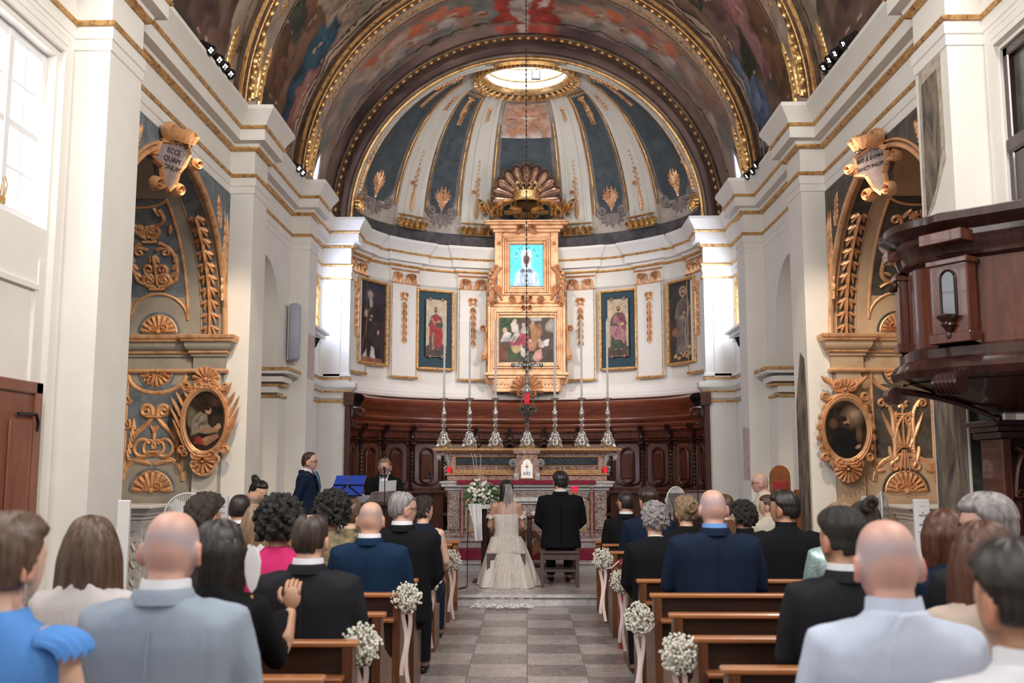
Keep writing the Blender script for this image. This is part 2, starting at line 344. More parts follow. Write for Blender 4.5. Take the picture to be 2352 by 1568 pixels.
# ------------------------------------------------------------------ little painter for frescoes and canvases (colour per vertex)
rng = np.random.default_rng(5)
def fnoise(h, w, cells, oct=4):
    out = np.zeros((h, w)); amp = 1; tot = 0
    for o in range(oct):
        c = max(2, int(cells*2**o)); cy = max(2, int(c*h/w)+1); g = rng.random((cy+2, c+2))
        yy = np.linspace(0, cy, h); xx = np.linspace(0, c, w); yi = yy.astype(int); xi = xx.astype(int)
        fy = (yy-yi)[:, None]; fx = (xx-xi)[None]; fy = fy*fy*(3-2*fy); fx = fx*fx*(3-2*fx)
        a = g[yi][:, xi]; b = g[yi][:, xi+1]; c_ = g[yi+1][:, xi]; d = g[yi+1][:, xi+1]
        out += amp*((a*(1-fx)+b*fx)*(1-fy)+(c_*(1-fx)+d*fx)*fy); tot += amp; amp *= .55
    return out/tot
class Paint:
    def __init__(s, w, h, asp, c1, c2, c3=None, cells=5):
        s.w, s.h, s.asp = w, h, asp; n = fnoise(h, w, cells)[..., None]; n = np.clip((n-.3)/.4, 0, 1)
        c1, c2 = np.array(c1), np.array(c2); s.c = c1*(1-n)+c2*n
        if c3 is not None:
            m = np.clip((fnoise(h, w, cells*.7)[..., None]-.52)*6, 0, 1); s.c = s.c*(1-m)+np.array(c3)*m
        s.X = (np.linspace(0, 1, w)*asp)[None].repeat(h, 0); s.Y = np.linspace(0, 1, h)[:, None].repeat(w, 1)
        s.n = fnoise(h, w, max(8, w/6), 2); s.n2 = fnoise(h, w, max(5, w/14), 3)
        s.X = s.X+(s.n2-.5)*.03; s.Y = s.Y+(fnoise(h, w, max(5, w/14), 3)-.5)*.03
    def mix(s, m, col, var=.35):
        m = np.clip(m, 0, 1)[..., None]; col = np.array(col); c = col*(1+var*(s.n2[..., None]-.5)*2.4)
        s.c = s.c*(1-m)+c*m
    def ell(s, x, y, rx, ry, col, ang=0, soft=.12, var=.35):
        dx, dy = s.X-x, s.Y-y; c, t = cos(ang), sin(ang); u = (dx*c+dy*t)/rx; v = (-dx*t+dy*c)/ry
        s.mix((1-np.sqrt(u*u+v*v))/soft+.5, col, var)
    def poly(s, pts, col, var=.5):
        m = np.zeros((s.h, s.w), bool); n = len(pts)
        for i in range(n):
            (x0, y0), (x1, y1) = pts[i], pts[(i+1) % n]
            if y0 == y1: continue
            m ^= ((s.Y > min(y0, y1)) & (s.Y <= max(y0, y1)) & (s.X < x0+(s.Y-y0)*(x1-x0)/(y1-y0)))
        m = m.astype(float)
        for _ in range(2): m = (m*2+np.roll(m, 1, 0)+np.roll(m, -1, 0)+np.roll(m, 1, 1)+np.roll(m, -1, 1))/6
        s.mix(m, col, var)
    def line(s, pts, wd, col, var=.3):
        for (x0, y0), (x1, y1) in zip(pts, pts[1:]):
            dx, dy = x1-x0, y1-y0; L = dx*dx+dy*dy+1e-9; t = np.clip(((s.X-x0)*dx+(s.Y-y0)*dy)/L, 0, 1)
            d = np.hypot(s.X-x0-t*dx, s.Y-y0-t*dy); s.mix((wd-d)/(wd*.4)+.5, col, var)
    def folds(s, x, y, rx, ry, col, ang=1.2, k=40, amt=.5):
        dx, dy = s.X-x, s.Y-y; m = np.clip(1.4-np.hypot(dx/rx, dy/ry)*1.2, 0, 1)*(.5+.5*np.sin((dx*sin(ang)-dy*cos(ang))*k+s.n2*9))
        s.mix(m*amt, col, .1)
    def figure(s, x, y, H, robe, robe2=None, skin=(.55, .33, .22), halo=None, hair=(.05, .03, .02), lean=0, wd=.17):
        """a robed standing figure: y at the feet, H tall"""
        w = H*wd; hx = x+lean*H
        if halo: s.ell(hx, y+H*.925, H*.085, H*.085, halo, 0, .2, .1)
        s.poly([(x-w*1.15, y), (x+w*1.1, y), (x+w*.95+lean*H*.5, y+H*.45), (hx+w*.85, y+H*.76), (hx, y+H*.84), (hx-w*.85, y+H*.76), (x-w*.9+lean*H*.4, y+H*.42)], robe)
        s.folds(x, y+H*.3, w*1.1, H*.42, tuple(q*.35 for q in robe), 1.35, 210*.12/w*.25, .75)
        if robe2:
            s.poly([(hx-w*.75, y+H*.74), (hx+w*.3, y+H*.8), (x+w*1.05, y+H*.45), (x+w*.85, y+H*.12), (x-w*.1, y+H*.30), (x-w*.7, y+H*.52)], robe2)
            s.folds(x+w*.3, y+H*.45, w*.9, H*.3, tuple(q*.45 for q in robe2), .9, 60/H*.3, .6)
        s.line([(hx-w*.75, y+H*.72), (x-w*1.0, y+H*.56), (x-w*.1, y+H*.55)], H*.026, robe); s.ell(x, y+H*.555, H*.028, H*.02, skin)
        s.line([(hx+w*.75, y+H*.72), (x+w*1.0, y+H*.57), (x+w*.2, y+H*.60)], H*.026, robe); s.ell(x+w*.12, y+H*.605, H*.026, H*.02, skin)
        s.ell(hx, y+H*.865, H*.022, H*.04, skin); s.ell(hx, y+H*.925, H*.046, H*.06, hair); s.ell(hx, y+H*.915, H*.036, H*.05, skin, 0, .2, .15)
        s.ell(hx, y+H*.885, H*.028, H*.022, hair, 0, .4)
        s.ell(x-w*.4, y+.01*H, H*.03, H*.014, skin); s.ell(x+w*.3, y+.012*H, H*.03, H*.014, skin)
    def mesh(s, fn, name, mat, parent=None, crack=.0):
        """a surface fn(u,v) carrying the painting"""
        h, w = s.h, s.w
        uu, vv = np.meshgrid(np.linspace(0, 1, w), np.linspace(0, 1, h)); P = fn(uu.ravel(), vv.ravel())
        me = bpy.data.meshes.new(name); n = w*h; me.vertices.add(n); me.vertices.foreach_set('co', np.stack(P, 1).astype(np.float32).ravel())
        i = np.arange(h-1)[:, None]*w+np.arange(w-1)[None]; q = np.stack([i, i+1, i+w+1, i+w], -1).reshape(-1, 4); nf = len(q)
        me.loops.add(nf*4); me.loops.foreach_set('vertex_index', q.ravel().astype(np.int32)); me.polygons.add(nf)
        me.polygons.foreach_set('loop_start', np.arange(0, nf*4, 4, dtype=np.int32))
        me.update(calc_edges=True); me.polygons.foreach_set('use_smooth', [True]*nf)
        a = me.color_attributes.new('Col', 'FLOAT_COLOR', 'POINT'); c = s.c*(1+.22*(s.n[..., None]-.5)); c = np.clip(c, 0, 1)
        a.data.foreach_set('color', np.concatenate([c, np.ones((h, w, 1))], -1).astype(np.float32).ravel())
        me.materials.append(mat); o = bpy.data.objects.new(name, me); C.objects.link(o); o.parent = parent; return o
# ================================================================== THE ROOM
WX, PFX = 3.78, 3.47
ZT = 6.04
PIL = [(7.9, 8.57), (12.3, 12.93), (15.6, 16.15)]
AA, AB = 3.42, 2.75
def apse(t, off=0, z=0):
    x, y = -AA*cos(t), AB*sin(t); nx, ny = cos(t)/AA, -sin(t)/AB; L = hypot(nx, ny)
    return Vector((x+nx/L*off, 18+y+ny/L*off, z))
def apse_t(px, py=650):
    r = ray(px, py); lo = 0
    # x/y direction ratio meets the ellipse on its far side
    k = r[0]/r[1]; best = None
    for i in range(2001):
        t = pi*i/2000; p = apse(t); e = abs(p.x-k*p.y)
        if best is None or e < best[0]: best = (e, t)
    return best[1]
RIBS = [(.10, apse_t(836)), (apse_t(893), apse_t(956)), (apse_t(1050), apse_t(1119))]
RIBS += [(pi-b, pi-a) for a, b in RIBS[::-1]]

def sweep(mb, path, prof, mi=0, close=False, cap=False):
    n = len(path); vs = []
    for i, p in enumerate(path):
        a = path[i-1] if i else None; b = path[i+1] if i < n-1 else None
        d1 = (Vector(p[:2])-Vector(a[:2])).normalized() if a is not None else None
        d2 = (Vector(b[:2])-Vector(p[:2])).normalized() if b is not None else None
        if d1 is None: d1 = d2
        if d2 is None: d2 = d1
        n1 = Vector((d1.y, -d1.x)); n2 = Vector((d2.y, -d2.x)); m = n1+n2
        m = n1 if m.length < 1e-6 else m/(max(.35, m.length_squared/2))
        for o, z in prof: vs.append((p[0]+m.x*o, p[1]+m.y*o, z))
    k = len(prof); fs = [(i*k+j, i*k+j+1, (i+1)*k+j+1, (i+1)*k+j) for i in range(n-1) for j in range(k-1)]
    mb.add(vs, fs, mi)
    if cap:
        mb.add(vs[:k], [tuple(range(k))], mi); mb.add(vs[-k:], [tuple(range(k))], mi)
    return mb
def nave_path(s, y0=-4.0, pier=True):
    p = [(-WX, y0)]
    for a, b in PIL: p += [(-WX, a), (-PFX, a), (-PFX, b), (-WX, b)]
    p += [(-WX, 18.0)]
    if pier: p += [(-3.24, 18.0), (-3.24, 18.12)]
    if s > 0: p = [(-x, y) for x, y in p][::-1]
    return p
def apse_path(res=.09, t0=.02, t1=pi-.02, n=70, off=0):
    ts = sorted(set([t0+(t1-t0)*i/n for i in range(n+1)]+[q for r in RIBS for q in r])); out = []
    inside = lambda t: any(a+1e-6 < t < b-1e-6 for a, b in RIBS)
    for t in ts:
        edge = [r for r in RIBS if abs(t-r[0]) < 1e-6 or abs(t-r[1]) < 1e-6]
        if edge and res and t0 < t < t1:
            st = abs(t-edge[0][0]) < 1e-6
            for o in ((off, off+res) if st else (off+res, off)): p = apse(t, o); out.append((p.x, p.y))
        else: p = apse(t, off+(res if inside(t) else 0)); out.append((p.x, p.y))
    return out
FULL = nave_path(-1)+apse_path(.07)+nave_path(1)
# entablature of the whole church
ENT_W = [[(.0, 4.955), (.012, 4.965), (.012, 5.05), (.024, 5.06), (.024, 5.17)],
         [(.0, 5.21), (.0, 5.52)], [(.055, 5.562), (.07, 5.60), (.16, 5.615), (.16, 5.76)],
         [(.175, 5.80), (.20, 5.86), (.26, 5.95), (.285, 5.985), (.285, 6.035), (.25, 6.04), (-.3, 6.045)]]
ENT_G = [[(.0, 5.165), (.045, 5.168), (.055, 5.19), (.04, 5.212), (.0, 5.215)], [(.0, 5.515), (.04, 5.518), (.062, 5.54), (.062, 5.56), (.02, 5.568)],
         [(.15, 5.757), (.185, 5.76), (.195, 5.78), (.185, 5.802), (.15, 5.803)]]
NP = (nave_path(-1), nave_path(1))
m = MB(); [sweep(m, FULL, p) for p in ENT_W[1:]]; [sweep(m, q, ENT_W[0]) for q in NP]; sweep(m, FULL, [(0, 5.16), (0, 5.22)]); entab = structure(m, 'trim_1', plaster, 30, 'white moulded entablature running round nave and apse')
m = MB(); [sweep(m, FULL, p) for p in ENT_G[1:]]; [sweep(m, q, ENT_G[0]) for q in NP]; structure(m, 'trim_2', gold_strip, 40, 'worn gilded fillets on the entablature')

# ------------------------------------------------------------------ side walls
def arched_wall(mb, s, y0, y1, yc, ry, zs, rz, ztop, X, mi=0, n=28):
    """wall plane at |x| = X between y0 and y1 with an arched opening"""
    L = lambda y, z: (s*X, y, z)
    mb.add([L(y0, 0), L(yc-ry, 0), L(yc-ry, zs), L(y0, zs)], [(0, 1, 2, 3)], mi)
    mb.add([L(yc+ry, 0), L(y1, 0), L(y1, zs), L(yc+ry, zs)], [(0, 1, 2, 3)], mi)
    pts = [(yc-ry*cos(pi*i/n), zs+rz*sin(pi*i/n)) for i in range(n+1)]; top = [(max(y0, min(y1, p[0])), ztop) for p in pts]
    mb.add([L(y0, zs), L(*pts[0]), L(y0, ztop)], [(0, 1, 2)], mi); mb.add([L(*pts[-1]), L(y1, zs), L(y1, ztop)], [(0, 1, 2)], mi)
    for i in range(n):
        a0 = y0 if i == 0 else top[i][0]; a1 = y1 if i == n-1 else top[i+1][0]
        mb.add([L(*pts[i]), L(*pts[i+1]), L(a1, ztop), L(a0, ztop)], [(0, 1, 2, 3)], mi)
def reveal(mb, s, yc, ry, zs, rz, X0, X1, mi=0, n=28, near=True):
    p = ([(yc-ry, 0)] if near else [])+[(yc-ry*cos(pi*i/n), zs+rz*sin(pi*i/n)) for i in range(n+1)]+[(yc+ry, 0)]
    mb.add([(s*X0, y, z) for y, z in p]+[(s*X1, y, z) for y, z in p], [(i, i+1, i+1+len(p), i+len(p)) for i in range(len(p)-1)], mi)
CH = dict(yc=10.44, ry=1.84, zs=3.14, rz=1.74)      # chapel arch
CD = 5.45                                           # depth plane of the chapel's back wall
walls = {}
for s in (-1, 1):
    nm = 'left' if s < 0 else 'right'
    m = MB()
    # pilasters
    for a, b in PIL: m.box(*sorted((s*(WX+.1), s*PFX)), a, b, 0, 4.96)
    # wall west of the first pilaster, round the window
    if s < 0:
        for y0, y1, z0, z1 in ((-4, 6.5, 0, 5.0), (6.5, 7.62, 0, 3.36), (6.5, 7.62, 4.80, 5.0), (7.62, 7.9, 0, 5.0)): m.box(*sorted((s*(WX+.45), s*WX)), y0, y1, z0, z1)
    else:
        for y0, y1, z0, z1 in ((-4, 6.0, 0, 5.0), (6.0, 7.66, 0, .05), (6.0, 7.66, 4.82, 5.0), (7.66, 7.9, 0, 5.0)): m.box(*sorted((s*(WX+.45), s*WX)), y0, y1, z0, z1)
    arched_wall(m, s, 12.93, 15.6, 14.1, .92, 3.62, .94, 5.0, WX); reveal(m, s, 14.1, .92, 3.62, .94, WX, WX+.55)
    m.box(*sorted((s*(WX+.55), s*(WX+.6))), 12.9, 15.6, 0, 5.0)
    # chancel bay with its window opening
    arched_wall(m, s, 16.15, 18.0, 17.0, .42, 4.95, .38, 5.0, WX+.0) if False else None
    for y0, y1, z0, z1 in ((16.15, 16.55, 0, 5), (17.6, 18.0, 0, 5), (16.55, 17.6, 0, 3.86), (16.55, 17.6, 4.95, 5.0)): m.box(*sorted((s*(WX+.35), s*WX)), y0, y1, z0, z1)
    # pier towards the apse
    m.box(*sorted((s*(WX+.4), s*3.24)), 18.0, 18.18, 0, 5.0)
    m.box(*sorted((s*3.70, s*3.40)), 17.97, 18.0, 3.12, 4.9)
    # upper part of all bays behind the entablature
    wl = structure(m, 'wall_'+nm, plaster, 25, 'white plastered nave wall with projecting pilasters'); walls[s] = wl
    # the chapel recess: its own paint
    m = MB(); cp = fresco_grey if s < 0 else fresco_tan
    arched_wall(m, s, 8.57, 12.3, mi=0, X=WX-.012, ztop=4.957, **CH); sp = m.build('spandrel', fresco_blue if s < 0 else fresco_dark, wl, 0)
    m = MB(); reveal(m, s, X0=WX-.012, X1=CD, n=40, **CH); m.box(*sorted((s*CD, s*(CD+.1))), 8.5, 12.4, 0, 5.2)
    m.build('chapel_vault', cp, wl, 30)
    # step-like window/door mouldings of the near wall
    m = MB()
    for k, (q, dd) in enumerate(((0, .045), (.07, .030), (.15, .016))):
        y1 = 7.66+q+.06; zt = 4.86+q
        m.box(*sorted((s*(WX+.0), s*(WX-dd))), 5.9, y1, zt, zt+.05); m.box(*sorted((s*WX, s*(WX-dd))), y1-.05, y1, 0.9 if s < 0 else 0, zt)
    m.build('architrave', plaster, wl, 20)
    # impost of the far passage arch: jamb pilaster with capital
    m = MB(); g = MB()
    pth = [(s*-1*0, 0)]
    pj = [(-(WX+.55), 15.0-.0), (-(WX-.02), 15.0)] if True else None
    m.box(*sorted((s*(WX+.5), s*(WX-.04))), 14.94, 15.30, 0, 2.55)
    m.box(*sorted((s*(WX+.5), s*(WX-.02))), 14.92, 15.35, 2.62, 2.72)
    m.box(*sorted((s*(WX+.5), s*(WX-.12))), 14.86, 15.42, 2.78, 2.86); m.box(*sorted((s*(WX+.5), s*(WX-.22))), 14.76, 15.5, 2.90, 2.95)
    g.box(*sorted((s*(WX+.5), s*(WX-.07))), 14.90, 15.36, 2.55, 2.585); g.box(*sorted((s*(WX+.5), s*(WX-.09))), 14.89, 15.38, 2.72, 2.75); g.box(*sorted((s*(WX+.5), s*(WX-.24))), 14.74, 15.52, 2.945, 2.99)
    m.build('impost_block', plaster, wl, 20); g.build('gilded_fillet', gold_strip, wl, 20)
    # base mouldings of the apse pier at ledge height and the small capital bands
    m = MB(); g = MB(); pp = [(-WX, 16.2), (-WX, 18.0), (-3.24, 18.0), (-3.24, 18.15)]
    if s > 0: pp = [(-x, y) for x, y in pp][::-1]
    for pr in ([(0, 2.72), (.03, 2.74), (.03, 2.80), (.06, 2.86), (.14, 2.93), (.15, 2.99), (.15, 3.02), (0, 3.04)], [(0, 3.12), (.03, 3.14), (.03, 3.18), (0, 3.2)]): sweep(m, pp, pr)
    for pr in ([(0, 2.66), (.03, 2.67), (.03, 2.70), (0, 2.71)], [(.05, 2.84), (.075, 2.85), (.075, 2.875), (.05, 2.88)], [(0, 3.08), (.03, 3.085), (.03, 3.115), (0, 3.12)]): sweep(g, pp, pr)
    sweep(g, pp, [(0, 4.93), (.03, 4.935), (.03, 4.965), (0, 4.97)])
    m.build('pier_moulding', plaster, wl, 25); g.build('gilded_fillet', gold_strip, wl, 25)
    # chancel bay window with gilded arched frame and bracketed sill
    m = MB(); Xw = s*(WX-.01)
    for q in (0, 1):
        r0, r1 = .56-.07*q, .50-.07*q; d = .05-.03*q
        pts = [(17.08-r0, 3.95)]+[(17.08-r0*cos(pi*i/16), 4.62+r0*sin(pi*i/16)*.6) for i in range(17)]+[(17.08+r0, 3.95)]
        m.tube([(Xw-s*d*.5, y, z) for y, z in pts], .035, 6)
    m.build('window_surround', gold_strip, wl, 40)
    m = MB(); m.box(*sorted((s*(WX+.2), s*(WX+.22))), 16.5, 17.65, 3.86, 4.96); m.build('window_glass', glow_blue, wl, 0)
    m = MB()
    for z0, z1, d in ((3.84, 3.88, .24), (3.78, 3.84, .17), (3.72, 3.78, .10)): m.box(*sorted((s*WX, s*(WX-d))), 16.45, 17.7, z0, z1)
    m.build('window_sill', white_paint, wl, 20)
    m = MB(); m.tube([(s*(WX-.02), 17.1, 3.55), (s*(WX-.09), 17.1, 3.60), (s*(WX-.13), 17.1, 3.69), (s*(WX-.14), 17.1, 3.73)], [.03, .05, .045, .06], 8); m.build('sill_bracket', black_metal, wl)

# old wall-paint fragments left visible on the plaster
def patch(name, s, pts, mat, face='x', X=None, Y=None, d=.004, parent=None):
    mb = MB(); n = len(pts)
    if face == 'x': A = [(s*(X-d), a, b) for a, b in pts]; B = [(s*(X+.002), a, b) for a, b in pts]
    else: A = [(s*a, Y-d, b) for a, b in pts]; B = [(s*a, Y+.002, b) for a, b in pts]
    mb.add(A+B, [tuple(range(n)), tuple(range(2*n-1, n-1, -1))]+[(i, (i+1) % n, (i+1) % n+n, i+n) for i in range(n)])
    return mb.build(name, mat, parent or walls[s], 0)
old_ochre = mottled('faded_ochre_fresco', (.36, .29, .22), (.60, .53, .45), 16, .9, bscale=30)
old_pink = mottled('faded_pink_fresco', (.50, .36, .32), (.70, .58, .53), 12, .9, bscale=30)
old_green = mottled('dark_green_marbling', (.018, .022, .018), (.10, .10, .08), 14, .8, bscale=30)
patch('fresco_fragment', -1, [(13.3, 3.62), (14.9, 3.62), (14.9, 3.10), (14.55, 3.10), (14.55, 3.30), (13.3, 3.30)], old_ochre, X=WX+.55)
patch('fresco_fragment', -1, [(15.62, 3.62), (16.12, 3.62), (16.12, 2.9), (15.62, 2.9)], old_pink, X=PFX)
patch('fresco_fragment', 1, [(13.3, 4.0), (14.9, 4.0), (14.9, 3.2), (13.3, 3.2)], old_pink, X=WX+.55)
patch('fresco_fragment', 1, [(15.65, 2.1), (16.1, 2.15), (16.1, 1.3), (15.65, 1.3)], old_pink, X=PFX)
patch('fresco_fragment', 1, [(13.02, 4.9), (13.1, 4.9), (13.12, 4.35), (13.02, 4.4)], old_ochre, X=WX)
patch('fresco_fragment', 1, [(12.42, 2.85), (12.60, 2.95), (12.75, 2.6), (12.86, 2.3), (12.86, .2), (12.38, .2), (12.36, 2.2)], marble_paint, X=PFX)
patch('fresco_fragment', 1, [(8.02, 4.05), (8.03, 5.0), (8.50, 4.98), (8.53, 3.6), (8.3, 3.72)], old_ochre, X=PFX)
patch('fresco_fragment', 1, [(8.10, 4.12), (8.11, 4.85), (8.44, 4.83), (8.46, 3.66), (8.25, 3.85)], marble_paint, X=PFX, d=.007)
patch('fresco_fragment', 1, [(7.93, .1), (7.93, 2.3), (8.54, 2.3), (8.54, .1)], marble_paint, X=PFX)
patch('fresco_fragment', 1, [(3.48, .1), (3.48, 1.98), (3.74, 1.98), (3.74, .1)], old_green, 'y', Y=7.9)

# ------------------------------------------------------------------ apse walls
m = MB(); sweep(m, apse_path(.08), [(0, 3.30), (0, 5.20)]); sweep(m, apse_path(0), [(0, 0), (0, 3.30)])
sweep(m, apse_path(.08), [(.0, 5.2), (0, 5.22)])
wap = structure(m, 'wall_apse', plaster, 25, 'curved white apse wall with shallow pilasters')
m = MB(); sweep(m, apse_path(0, off=0), [(.02, 2.86), (.20, 2.865), (.22, 2.88), (.22, 2.93), (.19, 2.95), (.19, 2.985), (.16, 3.0), (.02, 3.22), (0, 3.26)]); structure(m, 'trim_3', plaster, 30, 'white ledge above the choir stalls')
g = MB()
for a, b in RIBS: sweep(g, [tuple(apse(a+(b-a)*i/6, .08)[:2]) for i in range(7)], [(0, 3.25), (.035, 3.255), (.045, 3.28), (.03, 3.30), (0, 3.31)])
for a, b in RIBS:   # fine gold edges of the pilasters
    for t in (a+.008, b-.008): g.tube([apse(t, .085, 3.3), apse(t, .085, 5.17)], .011, 6)
g.build('gilded_fillet', gold_strip, wap, 40)

# ------------------------------------------------------------------ vault of the nave
VR = 3.8
def vpt(y, th, r=VR): return Vector((-r*cos(th), y, ZT+r*sin(th)))
ceil = tag(MB().grid(lambda u, v: vpt(-4+22*u, pi*v, VR+.02), 11, 48).build('ceiling', fresco_grey, None, 40), 'frescoed barrel vault of the nave', kind='structure')
A_ = np.array
BR1, BR2, CRM = (.045, .026, .017), (.14, .082, .052), (.42, .33, .25)
def vault_surf(y0, y1, r=VR, t0=0.0, t1=pi):
    return lambda u, v: (-r*np.cos(t0+(t1-t0)*v), y0+(y1-y0)*u, ZT+r*np.sin(t0+(t1-t0)*v))
def borders(p, w):
    for x0, x1, c in ((0, .035, CRM), (.035, .065, BR1), (.065, .105, CRM), (.105, .12, BR1), (.895, .91, BR1), (.91, .945, CRM), (.945, .965, BR1), (.965, 1, CRM)):
        mk = ((p.X/p.asp > x0) & (p.X/p.asp <= x1)).astype(float); p.mix(mk*.85, c, .5)
# fresco of the middle bay: robed figures among clouds
p = Paint(120, 560, .25, (.10, .065, .048), (.30, .20, .14), (.055, .058, .052), 4)
p.asp = .25
sc = .25
for cx, cy, rx, ry, c in ((.12, .40, .10, .05, (.44, .30, .18)), (.16, .33, .09, .05, (.34, .24, .17)), (.12, .62, .1, .06, (.52, .38, .24)), (.1, .70, .09, .05, (.40, .27, .18)), (.13, .5, .12, .1, (.34, .26, .20))):
    p.ell(cx, cy, rx, ry, c, .3, .9, .4)
class Sub:  # figures in a rotated frame: v runs up the vault on both flanks
    pass
def vfig(p, x, v, H, robe, robe2, skin=(.50, .33, .24), halo=None, flip=False):
    q = p.Y.copy()
    if flip: p.Y = 1-p.Y
    p.figure(x, v, H, robe, robe2, skin, halo, wd=.24); p.Y = q
p.ell(.08, .30, .05, .05, (.38, .27, .20), 0, .8); p.ell(.17, .22, .05, .06, (.30, .22, .17), 0, .8)
vfig(p, .175, .055, .20, (.045, .085, .12), (.06, .12, .17), halo=(.55, .42, .25)); vfig(p, .10, .07, .19, (.19, .10, .065), (.26, .15, .10))
vfig(p, .060, .15, .15, (.09, .10, .08), (.28, .13, .09)); vfig(p, .215, .045, .13, (.34, .14, .12), (.40, .22, .18))
vfig(p, .125, .20, .14, (.46, .36, .28), (.30, .20, .14)); vfig(p, .20, .22, .11, (.30, .22, .17), (.20, .18, .14))
vfig(p, .20, .045, .16, (.10, .13, .20), (.16, .22, .32), halo=(.26, .15, .08), flip=True); vfig(p, .15, .13, .19, (.055, .06, .045), (.22, .13, .12), halo=(.5, .42, .34), flip=True)
vfig(p, .10, .10, .15, (.30, .13, .13), (.38, .20, .19), flip=True); vfig(p, .06, .06, .15, (.16, .09, .055), (.22, .12, .07), flip=True)
vfig(p, .20, .29, .10, (.44, .17, .10), (.50, .38, .30), flip=True); vfig(p, .12, .30, .12, (.50, .38, .24), (.42, .24, .16), flip=True)
for i in range(26):
    p.ell(.03+.2*rng.random(), .3+.4*rng.random(), .02+.02*rng.random(), .015+.02*rng.random(), random.choice([(.42, .30, .2), (.2, .14, .1), (.32, .28, .22), (.36, .18, .12)]), rng.random()*3, .9)
borders(p, 1)
p.mesh(vault_surf(12.93, 15.6), 'fresco', fresco_mat, ceil)
# nearer bay: darker, worn
p = Paint(110, 420, .3, (.085, .052, .040), (.24, .155, .115), (.05, .05, .045), 4)
for q in (False, True):
    vfig(p, .20, .04, .17, (.17, .10, .085), (.26, .17, .13), flip=q); vfig(p, .10, .08, .17, (.30, .20, .15), (.36, .22, .16), flip=q); vfig(p, .24, .16, .14, (.34, .27, .2), (.22, .14, .11), flip=q)
p.mix(((p.X > .262) & (p.X < .285)).astype(float)*.8, (.46, .37, .28), .6); p.mix(((p.X > .288)).astype(float)*.8, (.40, .33, .25), .6)
p.mesh(vault_surf(8.57, 12.3), 'fresco', fresco_mat, ceil)
# chancel bay: pale red and white banner held by flying children
p = Paint(110, 620, .16, (.24, .17, .14), (.42, .32, .27), (.19, .21, .19), 4)
p.mix(((p.Y > .30) & (p.Y < .70)).astype(float)*.65, (.22, .235, .21), .6)
def putto(p, x, y, sg, c=(.42, .24, .18)):
    p.ell(x, y, .020, .018, c, .4*sg, .3); p.ell(x+.012, y+.020*sg, .009, .011, (.66, .42, .32), 0, .3); p.ell(x+.018, y+.024*sg, .008, .008, (.25, .12, .06), 0, .3)
    p.line([(x-.01, y-.01*sg), (x-.03, y-.03*sg)], .007, c); p.line([(x, y), (x-.008, y-.04*sg)], .007, c); p.line([(x+.01, y+.01*sg), (x+.03, y+.03*sg)], .005, c)
    p.ell(x-.012, y-.004*sg, .018, .014, (.55, .16, .09), .8, .4); p.ell(x+.028, y-.002*sg, .014, .02, (.5, .44, .40), .3, .4)
for y, x in ((.405, .09), (.37, .075), (.33, .085), (.29, .09), (.585, .095), (.635, .08), (.68, .085), (.25, .08), (.73, .08)): putto(p, x, y, 1 if y < .5 else -1)
for k in range(30): p.ell(.03+.1*rng.random(), .12+.76*rng.random(), .01+.015*rng.random(), .008+.015*rng.random(), random.choice([(.46, .34, .26), (.22, .2, .18), (.34, .19, .13)]), rng.random()*3, .9)
for x0, x1, c in ((0, .07, (.30, .2, .13)), (.07, .10, CRM), (.90, .93, BR1), (.93, 1, (.30, .2, .15))): p.mix(((p.X/p.asp > x0) & (p.X/p.asp <= x1)).astype(float)*.8, c, .5)
p.poly([(0.062, .455), (0.146, .452), (0.150, .483), (0.164, .50), (0.157, .515), (0.146, .55), (0.046, .548), (0.057, .52), (0.038, .50), (0.067, .47)], (.42, .075, .055))
p.poly([(0.148, .483), (0.077, .478), (0.057, .492), (0.077, .505), (0.161, .508)], (.52, .46, .40)); p.poly([(0.057, .52), (0.102, .515), (0.097, .53), (0.046, .538)], (.62, .55, .48))
p.folds(.10, .50, .07, .06, (.22, .03, .025), .5, 300, .5)
p.mesh(vault_surf(16.15, 18.0), 'fresco', fresco_mat, ceil)
# transverse arches above the pilasters
def arch_band(y0, y1, r, name='transverse_arch'):
    mb = MB(); prof = [(y0, VR), (y0, r+.07), (y0+.02, r+.05), (y0+.05, r), (y0+.11, r), (y0+.12, r+.025), (y1-.12, r+.025), (y1-.11, r), (y1-.05, r), (y1-.02, r+.05), (y1, r+.07), (y1, VR)]
    mb.grid(lambda u, v: vpt(prof[int(round(u*11))][0], pi*v, prof[int(round(u*11))][1]), 11, 64); return mb
arch_paint = mottled('umber_arch_paint', (.040, .023, .016), (.13, .075, .05), 6, .8, bscale=22)
arch_cream = mottled('cream_arch_paint', (.26, .19, .15), (.46, .37, .30), 4, .8, bscale=22)
def egg_dart(mb, pt, n, r, d0, w=.045):
    """pt(th, dr, dy) -> point on an arch"""
    for i in range(n):
        th = pi*(i+.5)/n
        if not (.0 < th < pi): continue
        c = pt(th, 0); t = (pt(th+.01, 0)-pt(th-.01, 0)).normalized(); nrm = (pt(th, .01)-pt(th, -.01)).normalized(); k = t.cross(nrm)
        M = Matrix((t, nrm, k)).transposed()
        if i % 2 == 0: mb.sphere(c, (w, w*.75, w*.55), 8, 5, M=M)
        else:
            for q in (-.6, 0, .6): mb.sphere(c+t*q*w, (w*.16, w*.8, w*.4), 5, 4, M=M)
VM = lambda y0, th0: (lambda u, v, d: vpt(y0+u, th0+v/3.5, VR-d-.0))
